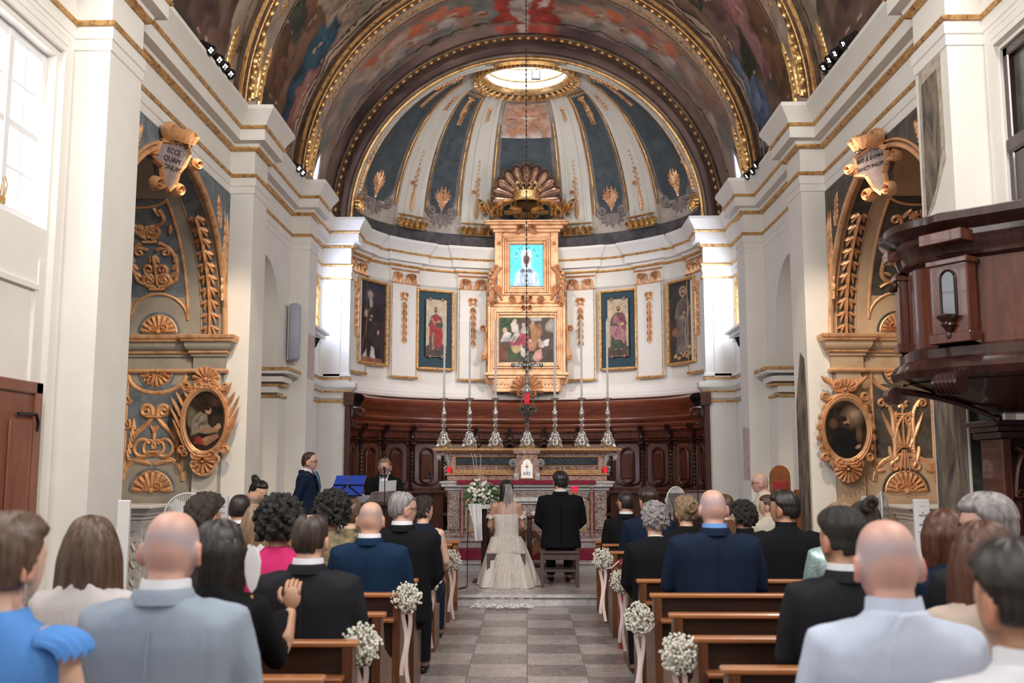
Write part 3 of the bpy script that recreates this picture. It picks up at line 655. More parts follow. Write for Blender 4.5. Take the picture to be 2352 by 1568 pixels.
for (y0, y1) in ((12.3, 12.93), (15.6, 16.15)):
    rr = 3.60; a = arch_band(y0, y1, rr).build('transverse_arch', arch_paint, ceil, 40)
    g = MB()
    g.grid(lambda u, v: vpt(y0-.004+0*u, pi*v, rr+.075+.055*u), 1, 64); g.tube([vpt(y1-.03, pi*i/64, rr+.02) for i in range(65)], .018, 6); g.tube([vpt(y0+.02, pi*i/64, rr+.03) for i in range(65)], .014, 6)
    g.build('gilded_moulding', gold_strip, a, 40)
    g = MB(); egg_dart(g, lambda th, dr: vpt(y0+.045, th, rr-.01+dr), 150, rr, 0, .042); tag(g.build('egg_and_dart', gold, a), kind='stuff')
    g = MB(); g.tube([vpt(y1-.005, pi*i/64, rr+.11) for i in range(65)], .035, 6); g.build('cream_moulding', arch_cream, a, 60)
    g = MB(); g.grid(lambda u, v: vpt(y0+.10+(y1-y0-.22)*u, pi*v, rr-.012), 1, 64); g.build('soffit_band', arch_cream, a, 60)
    g = MB(); M = lambda u, v, d: vpt((y0+y1)/2+u, v/rr, rr-d-.0)
    for i in range(150):   # laurel crown along the soffit
        v = rr*(.42+(pi-.84)*i/149); sg = 1 if i % 2 else -1; leaf(g, M, .01*sg, v, pi/2*(1 if v < rr*pi/2 else -1)+sg*.9, .11, .03, .03, 0)
    tag(g.build('laurel_leaves', gold_strip, a), kind='stuff')
    for sd in (0, 1):
        g = MB(); fl = 1 if sd == 0 else -1; v0 = (0.03 if sd == 0 else pi-.03)*rr
        Ms = lambda u, v, d: M(u, v0+fl*v, d)
        for du in (-.17, .13): acanthus(g, Ms, du, .12, pi/2, .95, .15, .05, n=7)
        scroll(g, Ms, -.02, .2, pi/2, .5, .11, .03, .05, 1); scroll(g, Ms, 0, .25, pi/2, .3, .09, .03, .05, -1)
        g.build('acanthus_leaf', gold, a)
        g = MB()
        for du in (-.24, .0, .24): pass
        g.add([], []); 
        acn = MB(); Mf = lambda u, v, d: vpt(y0-.01-d, (0.03 if sd == 0 else pi-.03)+fl*v/rr, rr+.10+u*.2)
        acanthus(acn, Mf, 0, .05, pi/2, .7, .16, .03, n=6); acn.build('acanthus_leaf', gold, a)
        bp = MB(); x0, x1 = sorted(((-3.85 if sd == 0 else 3.85), (-3.46 if sd == 0 else 3.46))); bp.box(x0, x1, y0-.05, y1+.05, ZT, ZT+.10); bp.box(x0+.02*(sd), x1-.02*(1-sd), y0-.02, y1+.02, ZT+.10, ZT+.14); bp.build('arch_plinth', arch_cream, a, 0)
# painted acanthus standing on the cornice beside the near arch
for s in (-1, 1):
    g = MB(); Ms = lambda u, v, d: (lambda q: q if s < 0 else Vector((-q.x, q.y, q.z)))(vpt(13.22+u*(1 if s < 0 else 1), v/VR, VR-d))
    acanthus(g, Ms, 0, .22, pi/2, .85, .2, .03, n=7); g.build('acanthus_leaf', gold_strip, ceil)
    g = MB(); Mt = lambda u, v, d: (lambda q: q if s < 0 else Vector((-q.x, q.y, q.z)))(vpt(12.02+u, v/VR, VR-d))
    acanthus(g, Mt, 0, .3, pi/2, .8, .2, .03, n=7); g.build('acanthus_leaf', gold, ceil)

# ------------------------------------------------------------------ wall above the apse arch (annulus between conch and vault)
EA, EH = 3.27, 3.13
p = Paint(600, 34, 1, (.11, .075, .08), (.30, .21, .19), (.06, .045, .05), 8)
for a, b, c in ((0, .10, (.36, .29, .24)), (.10, .16, BR1), (.36, .62, (.075, .045, .040)), (.62, .70, (.34, .27, .22))): p.mix(((p.Y > a) & (p.Y < b)).astype(float)*.8, c, .5)
p.poly([(.455, 1), (.545, 1), (.548, .62), (.53, .50), (.515, .72), (.50, .66), (.485, .80), (.462, .68)], (.40, .10, .075)); p.poly([(.484, 1), (.505, 1), (.50, .66), (.487, .76)], (.50, .42, .36))
def ann(u, v):
    th = pi*u; r0x, r0z = EA, EH; x = -(r0x*(1-v)+VR*v)*np.cos(th); z = ZT+(r0z*(1-v)+VR*v)*np.sin(th); return x, np.full_like(x, 17.985), z
wa = p.mesh(ann, 'wall_arch', fresco_mat); tag(wa, 'painted wall ring above the apse arch', kind='structure')
g = MB(); g.tube([(-(EA-.02)*cos(pi*i/96), 17.97, ZT+(EH-.02)*sin(pi*i/96)) for i in range(97)], .035, 8); g.build('gilded_moulding', gold, wa, 60)
g = MB(); egg_dart(g, lambda th, dr: Vector((-(3.55+dr)*cos(th), 17.95, ZT+(3.50+dr)*sin(th))), 140, 3.5, 0, .045); tag(g.build('egg_and_dart', gold_strip, wa), kind='stuff')
g = MB()
for rr_ in (3.46, 3.64): g.tube([(-rr_*cos(pi*i/96), 17.97, ZT+(rr_-.05)*sin(pi*i/96)) for i in range(97)], .02, 6)
g.build('moulding', arch_paint, wa, 60)

# ------------------------------------------------------------------ conch of the apse
WR = RIBS; RIBS = [(.03, .15)]+WR[1:5]+[(pi-.15, pi-.03)]
OZ = 9.12
def dome(t, ph, d=0):
    """t round the apse 0..pi, ph elevation 0 (springing) .. pi/2 (oculus rim)"""
    bx, by = -3.30*cos(t), 18+2.66*sin(t); tr = -pi/2+2*t
    ox, oy = -.86*cos(tr), 18.93+.76*sin(tr); e = cos(ph)
    h = 3.08; q = Vector((ox+(bx-ox)*e, oy+(by-oy)*e, ZT+.02+h*sin(ph)))
    if d:
        dx, dy = 3.3*cos(t), -2.66*sin(t); n = Vector((dx*e, dy*e, -h*sin(ph)*.8)); n.normalize(); q += n*d
    return q
m = MB(); m.grid(lambda u, v: dome(pi*u, pi/2*v), 96, 40)
dm = structure(m, 'ceiling_apse', mottled('dome_plaster', (.36, .295, .25), (.60, .52, .45), 3.5, .8, bscale=14), 50, 'half dome of the apse with painted ribs and trellis panels')
m = MB(); m.grid(lambda u, v: dome(.02+(pi-.04)*u, .002+.085*v, .02), 90, 2); m.build('dark_drum_band', mottled('lead_grey_paint', (.045, .042, .048), (.12, .11, .115), 5, .8), dm, 50)
def DM(t0, ph0):
    def M(u, v, d):
        ph = ph0+v/3.1; ph = min(ph, pi/2-.01); r = (dome(t0+.01, ph)-dome(t0-.01, ph)).length/.02; r0 = (dome(t0+.01, ph0)-dome(t0-.01, ph0)).length/.02
        return dome(t0+u/(.35*r+.65*r0), ph, d+.012)
    return M
rib_dark = mottled('rib_shadow_paint', (.13, .105, .095), (.22, .18, .16), 4, .8)
for a, b in RIBS:   # double ribs with sunk channels
    a = max(a, .03); b = min(b, pi-.03)
    m = MB(); w_ = b-a
    prof = [(0, 0), (.0, .05), (.16, .05), (.18, .025), (.26, .025), (.28, .06), (.72, .06), (.74, .025), (.82, .025), (.84, .05), (1, .05), (1, 0)]
    m.grid(lambda u, v: dome(a+w_*prof[int(round(u*11))][0], .10+(pi/2-.20)*v, prof[int(round(u*11))][1]), 11, 40)
    m.build('rib', plaster_bay, dm, 30)
    g = MB(); M = DM((a+b)/2, .17)
    for k in range(5): disc(g, lambda u, v, d: M(u, v, d+.06), 0, 1.05+.10*k, .028, .03)
    acanthus(g, lambda u, v, d: M(u, v, d+.06), 0, .10, pi/2, .55, .09, .04, n=5); scroll(g, lambda u, v, d: M(u, v, d+.06), 0, .5, pi/2, .25, .05, .02, .04)
    for k in range(7): leaf(g, lambda u, v, d: M(u, v, d+.06), 0, .62+.06*k, pi/2+(.7 if k % 2 else -.7), .09, .022, .03)
    g.build('candelabrum_relief', gold_pink, dm)
    g = MB(); M2 = DM((a+b)/2, 1.15)
    for k in range(9): leaf(g, lambda u, v, d: M2(u, v, d+.06), 0, .1-.055*k, -pi/2+(.55 if k % 2 else -.55), .085, .022, .03)
    disc(g, lambda u, v, d: M2(u, v, d+.06), 0, .15, .06, .035)
    g.build('husk_drop', gold_pink, dm)
    # gilded capital at the foot of the rib
    g = MB(); hw = (dome(b, .09)-dome(a, .09)).length/2+.03; M3 = DM((a+b)/2, .085); M4 = lambda u, v, d: M3(u, v, d*1.3+.08)
    n = 5 if hw > .2 else 3
    for k in range(n):
        u = -hw+2*hw*(k+.5)/n
        acanthus(g, M4, u, -.02, pi/2, .24, .09, .05, n=4); scroll(g, M4, u, .02, pi/2, .13, .045, .022, .07, 1 if k < n/2 else -1)
    stroke(g, M4, [(-hw, .0), (hw, .0)], .02, .06); stroke(g, M4, [(-hw, .25), (hw, .25)], .022, .07)
    g.build('gilded_capital', gold, dm)
def trellis(p, k1, k2):
    a = np.sin(p.U*k1+p.V*k2)*np.sin(p.U*k1-p.V*k2); return a
PAN = [(RIBS[i][1]+.035, RIBS[i+1][0]-.035) for i in range(5)]
for i, (a, b) in enumerate(PAN):
    ctr = i == 2; ph0, ph1 = (.22, 1.28) if not ctr else (.2, .98)
    W_ = (dome(b, .6)-dome(a, .6)).length; cells = max(5, round(W_/.062)); nv = round(3.1*(ph1-ph0)/.062)
    w, h = cells*5+1, nv*4+1
    p = Paint(w, h, 1, (.035, .05, .065), (.06, .085, .10), None, 5)
    U = np.linspace(0, 1, w)[None].repeat(h, 0)*cells; V = np.linspace(0, 1, h)[:, None].repeat(w, 1)*nv
    l = np.abs(np.sin(pi*(U+V)/1))*np.abs(np.sin(pi*(U-V)/1))
    p.mix((l < .30).astype(float)*.75, (.22, .24, .24), .3); p.mix((l > .93).astype(float)*.6, (.02, .028, .035), .1)
    p.X = np.linspace(0, 1, w)[None].repeat(h, 0); p.Y = np.linspace(0, 1, h)[:, None].repeat(w, 1); edge = np.minimum(p.X, 1-p.X)
    p.mix((edge < .06).astype(float)*.9, (.26, .21, .18), .3)
    def surf(u, v, a=a, b=b, ph0=ph0, ph1=ph1):
        # rounded foot and head of each panel
        out = [dome((a+b)/2+(b-a)*(uu-.5)*(min(1, (vv/.10)**.5*.55+.45) if vv < .1 else 1), ph0+(ph1-ph0)*vv, .012) for uu, vv in zip(u, v)]
        o = np.array([tuple(q) for q in out]); return o[:, 0], o[:, 1], o[:, 2]
    p.mesh(surf, 'trellis_panel', fresco_mat, dm)
    for q, mt, wd in ((0, gold, .020), (.022, gold_pink, .012)):
        g = MB(); tt = lambda e: a-.012-q if e < 0 else b+.012+q
        for e in (-1, 1): g.tube([dome(tt(e), ph0+(ph1-ph0+.02)*k/30, .025) for k in range(31)], wd, 6)
        if not ctr: g.tube([dome(a-.012-q+(b-a+.024+2*q)*k/10, ph1+.03+.02*sin(pi*k/10), .025) for k in range(11)], wd, 6)
        g.build('panel_moulding', mt, dm, 60)
    if ctr: continue
    M = DM((a+b)/2, ph0); hwid = (dome(b, ph0)-dome(a, ph0)).length/2
    g = MB()   # volutes and palmette under the panel
    for sg in (-1, 1):
        scroll(g, M, sg*hwid*.1, -.03, -.3 if sg > 0 else pi+.3, hwid*.75, .11, .045, .04, 1 if sg > 0 else -1, 1.2)
        for k in range(3): leaf(g, M, sg*.05, -.05, -pi/2+sg*(.4+.5*k), .26, .05, .04)
    leaf(g, M, 0, -.03, -pi/2, .30, .06, .05); g.build('palmette_relief', mottled('grey_stucco_relief', (.17, .14, .13), (.38, .33, .30), 8, .7), dm)
    g = MB()
    for sg in (-1, 1):
        for k in range(4): leaf(g, M, sg*.02, .28, pi/2-sg*(.25+.38*k), .34-.05*k, .028, .04, sg*.5)
        leaf(g, M, 0, .22, pi/2-sg*1.1, .15, .05, .04); scroll(g, M, sg*.01, .12, pi/2-sg*.8, .1, .045, .02, .035, sg)
    for k in range(3): disc(g, M, 0, .10+.09*k, .035, .04)
    stroke(g, M, [(0, .02), (0, .45)], .018, .04); disc(g, M, 0, .50, .03, .05); g.build('palmette_relief', gold_pink, dm)
    g = MB(); M2 = DM((a+b)/2, ph1-.10)
    for k in range(15):
        for sg in (-1, 1): leaf(g, M2, 0, .12-.062*k, -pi/2+sg*.75, .10*(1 if 3 < k < 10 else .75), .026, .04)
    disc(g, M2, 0, -.30, .055, .05); disc(g, M2, 0, .1, .05, .05); scroll(g, M2, 0, .12, pi/2-.6, .1, .07, .025, .04); scroll(g, M2, 0, .12, pi/2+.6, .1, .07, .025, .04, -1)
    g.build('leaf_festoon', gold_pink, dm)
DPAN = PAN; RIBS = WR
# glory painted in the middle gore
a, b = PAN[2]
p = Paint(120, 150, 1, (.40, .27, .21), (.66, .49, .40), (.55, .26, .15), 6)
cx, cy = .5, .50; ang = np.arctan2(p.Y-cy, (p.X-cx)); rr_ = np.hypot((p.X-cx), (p.Y-cy)*1.2)
p.mix(np.clip(1.1-rr_*1.8, 0, 1)*.8, (.62, .30, .18), .6); p.mix(np.clip(.5-rr_*4, 0, 1), (.74, .56, .44), .4)
p.mix((np.sin(ang*26+np.sin(ang*9)*2) > .25)*np.clip((rr_-.12)*6, 0, 1)*np.clip((.56-rr_)*6, 0, 1)*.75, (.50, .21, .11), .5)
p.mix(np.clip(.14-p.Y, 0, .14)*6*(np.sin(p.X*20) > -.4), (.72, .68, .66), .3)
p.poly([(.30, .5), (.48, .54), (.52, .62), (.55, .54), (.72, .5), (.55, .47), (.5, .40), (.46, .47)], (.76, .62, .52))
for ed in (0, 1): p.mix(np.clip(.06-np.abs(p.X-ed), 0, .06)*18, (.50, .42, .36), .3)
def gsurf(u, v):
    o = np.array([tuple(dome(a+.01+(b-a-.02)*uu, .86+(1.30-.86)*vv, .03)) for uu, vv in zip(u, v)]); return o[:, 0], o[:, 1], o[:, 2]
p.mesh(gsurf, 'glory_fresco', fresco_mat, dm)
# oculus: gilded leaf ring, lantern drum
def oring(r, z, th): return Vector((.93*r*cos(th), 18.93+.84*r*sin(th), z))
m = MB(); pr = [(1.0, 9.02), (1.12, 9.04), (1.15, 9.10), (1.08, 9.14), (.97, 9.10), (.88, 9.16), (.86, 9.22)]
m.grid(lambda u, v: oring(pr[int(round(v*6))][0], pr[int(round(v*6))][1], 2*pi*u), 64, 6, cu=True); oc = structure(m, 'trim_4', gold, 50, 'gilded ring round the oculus')
g = MB(); M = lambda u, v, d: oring(1.0+v*1.0, 9.06+abs(v)*.3-d, u)
for k in range(40):
    th = 2*pi*k/40; leaf(g, lambda u, v, d: oring(1.13-v, 9.03+v*.3-d, th+u), 0, 0, pi/2, .2, .055, .04); leaf(g, lambda u, v, d: oring(1.13-v, 9.03+v*.3-d, th+.078+u), 0, .01, pi/2+.5, .16, .03, .05)
tag(g.build('leaf_ornament', gold, oc), kind='stuff')
m = MB(); pr = [(.86, 9.2), (.90, 9.25), (.86, 9.32), (.86, 10.0), (.93, 10.05), (.86, 10.1), (.84, 11.0), (.6, 11.6), (0.01, 11.7)]
m.grid(lambda u, v: oring(pr[int(round(v*8))][0], pr[int(round(v*8))][1], 2*pi*u), 48, 8, cu=True); lan = structure(m, 'ceiling_lantern', white_paint, 50, 'white lantern drum above the oculus')
g = MB()
for z in (9.36, 9.62, 10.06): g.tube([oring(.855, z, 2*pi*i/48) for i in range(48)], .018, 6, closed=True)
g.build('gilded_fillet', gold_strip, lan)
for k in range(6):
    th = 2*pi*(k+.5)/6; g = MB(); g.grid(lambda u, v: oring(.855, 10.15+.75*v, th-.3+.6*u), 6, 2); g.build('lantern_window', glow_white, lan, 0)
# vault side walls above the entablature up to the springing: painted strip
m = MB()
for s in (-1, 1): m.add([(s*3.5, -4, ZT-.02), (s*3.5, 18, ZT-.02), (s*3.9, 18, ZT-.02), (s*3.9, -4, ZT-.02)], [(0, 1, 2, 3)])
m.build('cornice_top', plaster, entab, 0)
# lunette windows cut in the chancel vault
for s in (-1, 1):
    q = [vpt(17.0+dy, th, VR-.03) for dy, th in ((-.22, .05), (-.22, .14), (-.14, .22), (0, .27), (.14, .22), (.22, .14), (.22, .05))]
    if s > 0: q = [Vector((-v.x, v.y, v.z)) for v in q]
    MB().add(q, [tuple(range(7))]).build('lunette_window', glow_blue, ceil, 0); g = MB(); g.tube(q+[q[0]], .03, 6); g.build('lunette_frame', arch_cream, ceil)

# ------------------------------------------------------------------ floors
m = MB(); m.box(-5.6, 5.6, -4, 11.2, -.1, 0); m.box(-5.6, 5.6, 11.2, 21, -.1, -.001); fl = structure(m, 'floor', floor_dark, 0, 'stone floor of the nave')
m = MB(); m.box(-WX, WX, 11.2, 13.52, -.0, .118); m.box(-WX, WX, 13.52, 20.8, 0, .118); m.box(-WX, WX, 11.17, 11.22, .09, .12); pf = structure(m, 'floor_presbytery', marble_white, 0, 'raised marble presbytery floor with a step')
tl = [MB().bbox(-.218, .218, -.218, .218, 0, .006, .003).build('tile', [mt]*1, fl, 0) for mt in (floor_light, floor_dark)]
first = [True, True]
for i in range(-4, 4):
    for j in range(4, 25):
        k = (i+j) % 2; x, y = .22+.44*i, .22+.44*j
        if j > 24 or y > 11.1: continue
        o = tl[k] if first[k] else tl[k].copy()
        if not first[k]: C.objects.link(o)
        first[k] = False; o.location = (x, y, 0); o.parent = fl
tl2 = MB().bbox(-.298, .298, -.298, .298, 0, .005, .003).build('tile', floor_light, pf, 0); f1 = True
for i in range(-5, 5):
    for j in range(4):
        o = tl2 if f1 else tl2.copy()
        if not f1: C.objects.link(o)
        f1 = False; o.location = (.3+.6*i, 11.53+.6*j, .118); o.parent = pf
# three altar steps with a crimson runner
st = []
for k, (y, hw) in enumerate(((13.62, 2.35), (13.95, 2.1), (14.28, 1.85))):
    m = MB(); z = .118+.125*k; m.box(-hw, hw, y, 16.3, z, z+.105); m.bbox(-hw-.03, hw+.03, y-.03, 16.3, z+.095, z+.126, .008)
    st.append(m.build('altar_step', marble_white, pf, 0))
m = MB(); m.box(-1.6, 1.6, 13.90, 13.915, .25, .375+.0); m.bbox(-1.6, 1.6, 13.905, 14.27, .3685, .380, .003); m.build('step_carpet', red_cloth, pf, 0)
# ================================================================== CHAPEL ORNAMENT (relief on jamb and soffit)
def text_mesh(txt, size, mat, parent, fn, name='inscription', ext=.002, align='CENTER'):
    cu = bpy.data.curves.new(name, 'FONT'); cu.body = txt; cu.size = size; cu.extrude = ext; cu.align_x = align; cu.align_y = 'CENTER'; cu.resolution_u = 2
    t = bpy.data.objects.new('t', cu); C.objects.link(t); dg = bpy.context.evaluated_depsgraph_get(); me = bpy.data.meshes.new_from_object(t.evaluated_get(dg))
    bpy.data.objects.remove(t); bpy.data.curves.remove(cu)
    for v in me.vertices: v.co = fn(v.co.x, v.co.y, v.co.z)
    me.materials.clear(); me.materials.append(mat); me.name = name; o = bpy.data.objects.new(name, me); C.objects.link(o); o.parent = parent; return o
def CM(s):
    yc, ry, zs, rz = CH['yc'], CH['ry'], CH['zs'], CH['rz']
    def M(u, v, d):
        if v < 0: return Vector((s*u, yc+ry-d-.002, zs+v))
        th = v/1.8; return Vector((s*u, yc+(ry-d-.002)*cos(th), zs+(rz-d-.002)*sin(th)))
    return M
for s in (-1, 1):
    wl = walls[s]; M = CM(s); rel = terra if s < 0 else gold_pink; grd = fresco_blue if s < 0 else fresco_dark
    UC = 4.60
    # sunk grounds of the panels: slate/dark paint
    def ground(poly, name='panel_ground', off=.003):
        mb = MB(); 
        # poly given as left/right outline pairs [(v,u0,u1)...]
        for k in range(len(poly)-1):
            (v0, a0, b0), (v1, a1, b1) = poly[k], poly[k+1]
            mb.add([M(a0, v0, off), M(b0, v0, off), M(b1, v1, off), M(a1, v1, off)], [(0, 1, 2, 3)])
        return mb.build(name, grd, wl, 0)
    HW = .36
    kite = [(v, UC-HW, UC+HW) for v in [.34+.06*i for i in range(26)]]
    def low(x): return .22+.30*sqrt(max(0, 1-(x/HW)**2*.95))
    ground([(.50+.06*i, UC-HW, UC+HW) for i in range(24)]); 
    ground([(-.62-.05*i, UC-HW, UC+HW) for i in range(19)])
    ground([(.02+.065*i, 3.84, 4.07) for i in range(42)], 'garland_ground')
    g = MB()
    # borders of the upper kite panel
    L = [(UC-HW, .20+.06*i) for i in range(29)]; stroke(g, M, L, .022, .02); stroke(g, M, [(2*UC-x, y) for x, y in L], .022, .02)
    stroke(g, M, [(UC+HW*cos(a), .20+.34*sin(a)*1.0) for a in [pi*i/14 for i in range(15)]], .022, .02)
    stroke(g, M, [(UC+HW*cos(a), 1.90-.16*sin(a)) for a in [pi*i/14 for i in range(15)]], .022, .02)
    # borders of the lower panel
    L = [(UC-HW, -.42-.06*i) for i in range(24)]; stroke(g, M, L, .020, .02); stroke(g, M, [(2*UC-x, y) for x, y in L], .020, .02)
    stroke(g, M, [(UC+HW*cos(a), -.50-.22*sin(a)*1.0) for a in [pi*i/14 for i in range(15)]], .03, .02)
    stroke(g, M, [(UC+(HW+.02)*cos(a), -1.80+.32*sin(a)) for a in [pi*i/14 for i in range(15)]], .03, .02)
    stroke(g, M, [(4.07, .02+.1*i) for i in range(28)], .010, .012); stroke(g, M, [(3.84, .02+.1*i) for i in range(28)], .010, .012)
    g.build('panel_border', gold_pink if s > 0 else terra, wl, 60)
    # archivolt on the wall face
    g = MB()
    for q, wd, h in ((.03, .030, .03), (.085, .018, .02)):
        g.tube([(s*(WX-.02), CH['yc']+(CH['ry']-.07+q)*cos(pi*i/48), CH['zs']+(CH['rz']-.05+q)*sin(pi*i/48)) for i in range(49)], wd, 6)
    g.build('archivolt', gold_pink if s > 0 else terra, wl, 60)
    g = MB()
    MS = lambda u, v, d: Vector((s*(WX-.012-d), u, v))
    for y in (12.10, 12.19): acanthus(g, MS, y, 3.55, pi/2, 1.15, .10, .03, n=8)
    for y in (8.72,): acanthus(g, MS, y, 3.9, pi/2, .9, .10, .03, n=7)
    acanthus(g, MS, 11.9, 4.42, pi/2+.25, .42, .12, .03); acanthus(g, MS, 9.2, 4.55, pi/2-.5, .35, .1, .03)
    g.build('spandrel_foliage', terra, wl)
    # scrollwork of the upper panel
    g = MB(); hh = .035
    if s < 0:
        for sg in (-1, 1):
            scroll(g, M, UC+sg*.02, .62, (pi/2-sg*1.35), .16, .085, .040, hh, sg*1, 1.3)
            scroll(g, M, UC+sg*.04, .70, pi/2-sg*.75, .20, .06, .032, hh, sg, 1.1)
            stroke(g, M, bez((UC+sg*.24, .72), (UC+sg*.33, 1.0), (UC+sg*.25, 1.18), (UC+sg*.10, 1.22)), .030, hh)
            scroll(g, M, UC+sg*.05, 1.12, pi/2-sg*1.2, .14, .055, .030, hh, -sg, 1.1); scroll(g, M, UC+sg*.03, 1.28, pi/2-sg*1.0, .16, .07, .034, hh, sg, 1.2)
            stroke(g, M, bez((UC+sg*.05, 1.42), (UC+sg*.18, 1.50), (UC+sg*.30, 1.50), (UC+sg*.22, 1.72)), .028, hh)
            for k in range(4): leaf(g, M, UC+sg*(.16+.03*k), .66+.10*k, pi/2-sg*(.9-.2*k), .12, .028, hh, -sg*.5)
            leaf(g, M, UC+sg*.27, 1.35, pi/2-sg*.2, .14, .03, hh); leaf(g, M, UC+sg*.2, 1.62, pi/2+sg*.3, .14, .03, hh)
        for k in range(3): husk(g, M, UC, 1.05-.13*k, .16, .11, hh)
        stroke(g, M, [(UC-.10, .60), (UC+.10, .60)], .022, hh*1.3); stroke(g, M, [(UC-.09, 1.24), (UC+.09, 1.24)], .022, hh*1.3)
        shell(g, M, UC, 1.30, .17, 5, .5, pi-.5, hh)
    else:
        for sg in (-1, 1):
            stroke(g, M, bez((UC+sg*.10, .66), (UC+sg*.34, .7), (UC+sg*.18, .95), (UC+sg*.24, 1.02)), .032, hh)
            scroll(g, M, UC+sg*.20, .98, pi/2-sg*.1, .10, .05, .030, hh, sg, 1.0); scroll(g, M, UC+sg*.14, 1.20, pi/2-sg*.3, .16, .06, .032, hh, sg, 1.1)
            scroll(g, M, UC+sg*.12, 1.46, pi/2-sg*.2, .12, .06, .03, hh, -sg, 1.1)
            flower(g, M, UC+sg*.24, 1.13, .075, 8, hh)
            for k in range(6): leaf(g, M, UC+sg*(.12+.02*(k % 2)), .75+.15*k, pi/2-sg*(1.0-.1*k), .11, .026, hh, -sg*.5)
            leaf(g, M, UC+sg*.12, 1.55, pi/2+sg*.5, .15, .03, hh)
        shell(g, M, UC, .66, .13, 7, .1, pi-.1, hh); flower(g, M, UC, 1.58, .08, 7, hh)
        for k in range(9): disc(g, M, UC, .86+.075*k, .022, hh, 8)
        stroke(g, M, bez((UC-.24, .60), (UC-.1, .72), (UC+.1, .72), (UC+.24, .60)), .022, hh)
    g.build('scroll_relief', rel, wl)
    # shells
    for nm_, uu, vv, R, fl in (('shell_relief', UC, .035, .22, 1), ('shell_relief', UC, -.44, .19, -1), ('shell_relief', UC, -1.93, .24, 1)):
        b = MB(); n = 18; b.add([M(uu, vv, .006)]+[M(uu+(R+.05)*cos(pi*i/n), vv+fl*(R+.05)*sin(pi*i/n), .006) for i in range(n+1)], [(0, i+1, i+2) for i in range(n)])
        bg_ = b.build('shell_ground', grd, wl, 0)
        g = MB(); shell(g, M, uu, vv, R, 9 if s < 0 else 11, h=.045, flip=fl)
        for sg in (-1, 1): scroll(g, M, uu+sg*.03, vv+fl*.02, 0 if sg > 0 else pi, R*.35, R*.22, .02, .05, sg*fl, 1.1)
        ring(g, M, uu, vv, R*1.02, R*1.02, .016, .02, 20, 0, pi) if fl > 0 else ring(g, M, uu, vv, R*1.02, R*1.02, .016, .02, 20, pi, 2*pi)
        g.build(nm_, rel, wl)
    # scrollwork of the lower panel
    g = MB()
    if s < 0:
        for sg in (-1, 1):
            stroke(g, M, bez((UC+sg*.03, -1.00), (UC+sg*.06, -1.12), (UC+sg*.20, -1.16), (UC+sg*.28, -1.30)), .036, hh)
            scroll(g, M, UC+sg*.03, -1.00, pi/2-sg*.1, .12, .075, .042, hh, -sg, 1.3)
            scroll(g, M, UC+sg*.04, -1.47, pi/2-sg*1.5, .08, .11, .030, hh, sg, .85); ring(g, M, UC+sg*.14, -1.40, .10, .105, .028, hh, 18, *( (-2.2, 2.6) if sg > 0 else (.5, 5.3)))
            for k in range(6): leaf(g, M, UC+sg*(.30-.012*k), -1.55+.075*k, pi/2-sg*.35, .16, .026, hh, sg*.6)
            scroll(g, M, UC+sg*.30, -.80, -pi/2+sg*.4, .06, .05, .026, hh, sg, 1.0); scroll(g, M, UC+sg*.32, -1.05, -pi/2-sg*.3, .1, .045, .024, hh, sg, 1.0)
            leaf(g, M, UC+sg*.02, -1.60, pi/2-sg*1.2, .26, .03, hh, -sg*.6); leaf(g, M, UC, -1.22, pi/2-sg*.45, .12, .025, hh)
        stroke(g, M, [(UC-.10, -1.02), (UC+.10, -1.02)], .022, hh*1.4); stroke(g, M, [(UC-.08, -1.45), (UC+.08, -1.45)], .022, hh*1.2); leaf(g, M, UC, -1.30, pi/2, .18, .03, hh)
    else:
        for sg in (-1, 1):
            scroll(g, M, UC+sg*.12, -1.52, pi/2+sg*.05, .55, .055, .026, hh, -sg*-1, 1.1)
            stroke(g, M, bez((UC+sg*.10, -1.42), (UC+sg*.16, -1.15), (UC+sg*.06, -1.0), (UC+sg*.20, -.84)), .030, hh)
            scroll(g, M, UC+sg*.18, -.9, pi/2-sg*.3, .10, .05, .028, hh, -sg, 1.1)
            leaf(g, M, UC+sg*.06, -1.40, pi/2-sg*.45, .50, .032, hh, sg*.1); leaf(g, M, UC+sg*.04, -1.40, pi/2-sg*.15, .38, .022, hh); leaf(g, M, UC+sg*.02, -1.40, pi/2-sg*.25, .26, .02, hh)
            flower(g, M, UC+sg*.085, -1.00, .05, 6, hh); scroll(g, M, UC+sg*.08, -1.52, -pi/2+sg*1.0, .14, .055, .028, hh, sg*-1, .9); leaf(g, M, UC+sg*.18, -1.38, -pi/2-sg*.1, .32, .03, hh, -sg*.7)
            leaf(g, M, UC+sg*.25, -1.66, -sg*.2+(0 if sg > 0 else pi), .12, .03, hh); ring(g, M, UC+sg*.06, -1.37, .055, .022, .010, hh, 14)
            stroke(g, M, bez((UC+sg*.02, -1.38), (UC+sg*.1, -1.45), (UC+sg*.16, -1.5), (UC+sg*.12, -1.58)), .012, hh); leaf(g, M, UC+sg*.02, -1.42, -pi/2+sg*.15, .30, .016, hh)
        leaf(g, M, UC, -1.42, -pi/2, .30, .016, hh); stroke(g, M, [(UC, -1.40), (UC, -.92)], .014, hh); flower(g, M, UC, -.86, .085, 7, hh)
    g.build('scroll_relief', rel, wl)
    # garland of husks hanging down the soffit
    gar = empty('leaf_garland', (0, 0, 0)); gar.parent = wl
    for k in range(10):
        g = MB(); v = 1.62-.165*k; r_ = .095 if k < 8 else .06; husk(g, M, 3.955, v, .22, r_*1.05, .06)
        for sg in (-1, 1): leaf(g, M, 3.955+sg*.03, v-.02, -pi/2+sg*1.0, .10, .026, .045)
        g.build('husk', rel, gar)
    # cartouche with inscription over the crown
    car = empty('inscribed_cartouche', (0, 0, 0)); car.parent = wl
    th0 = 1.55; vc = 1.8*1.30; 
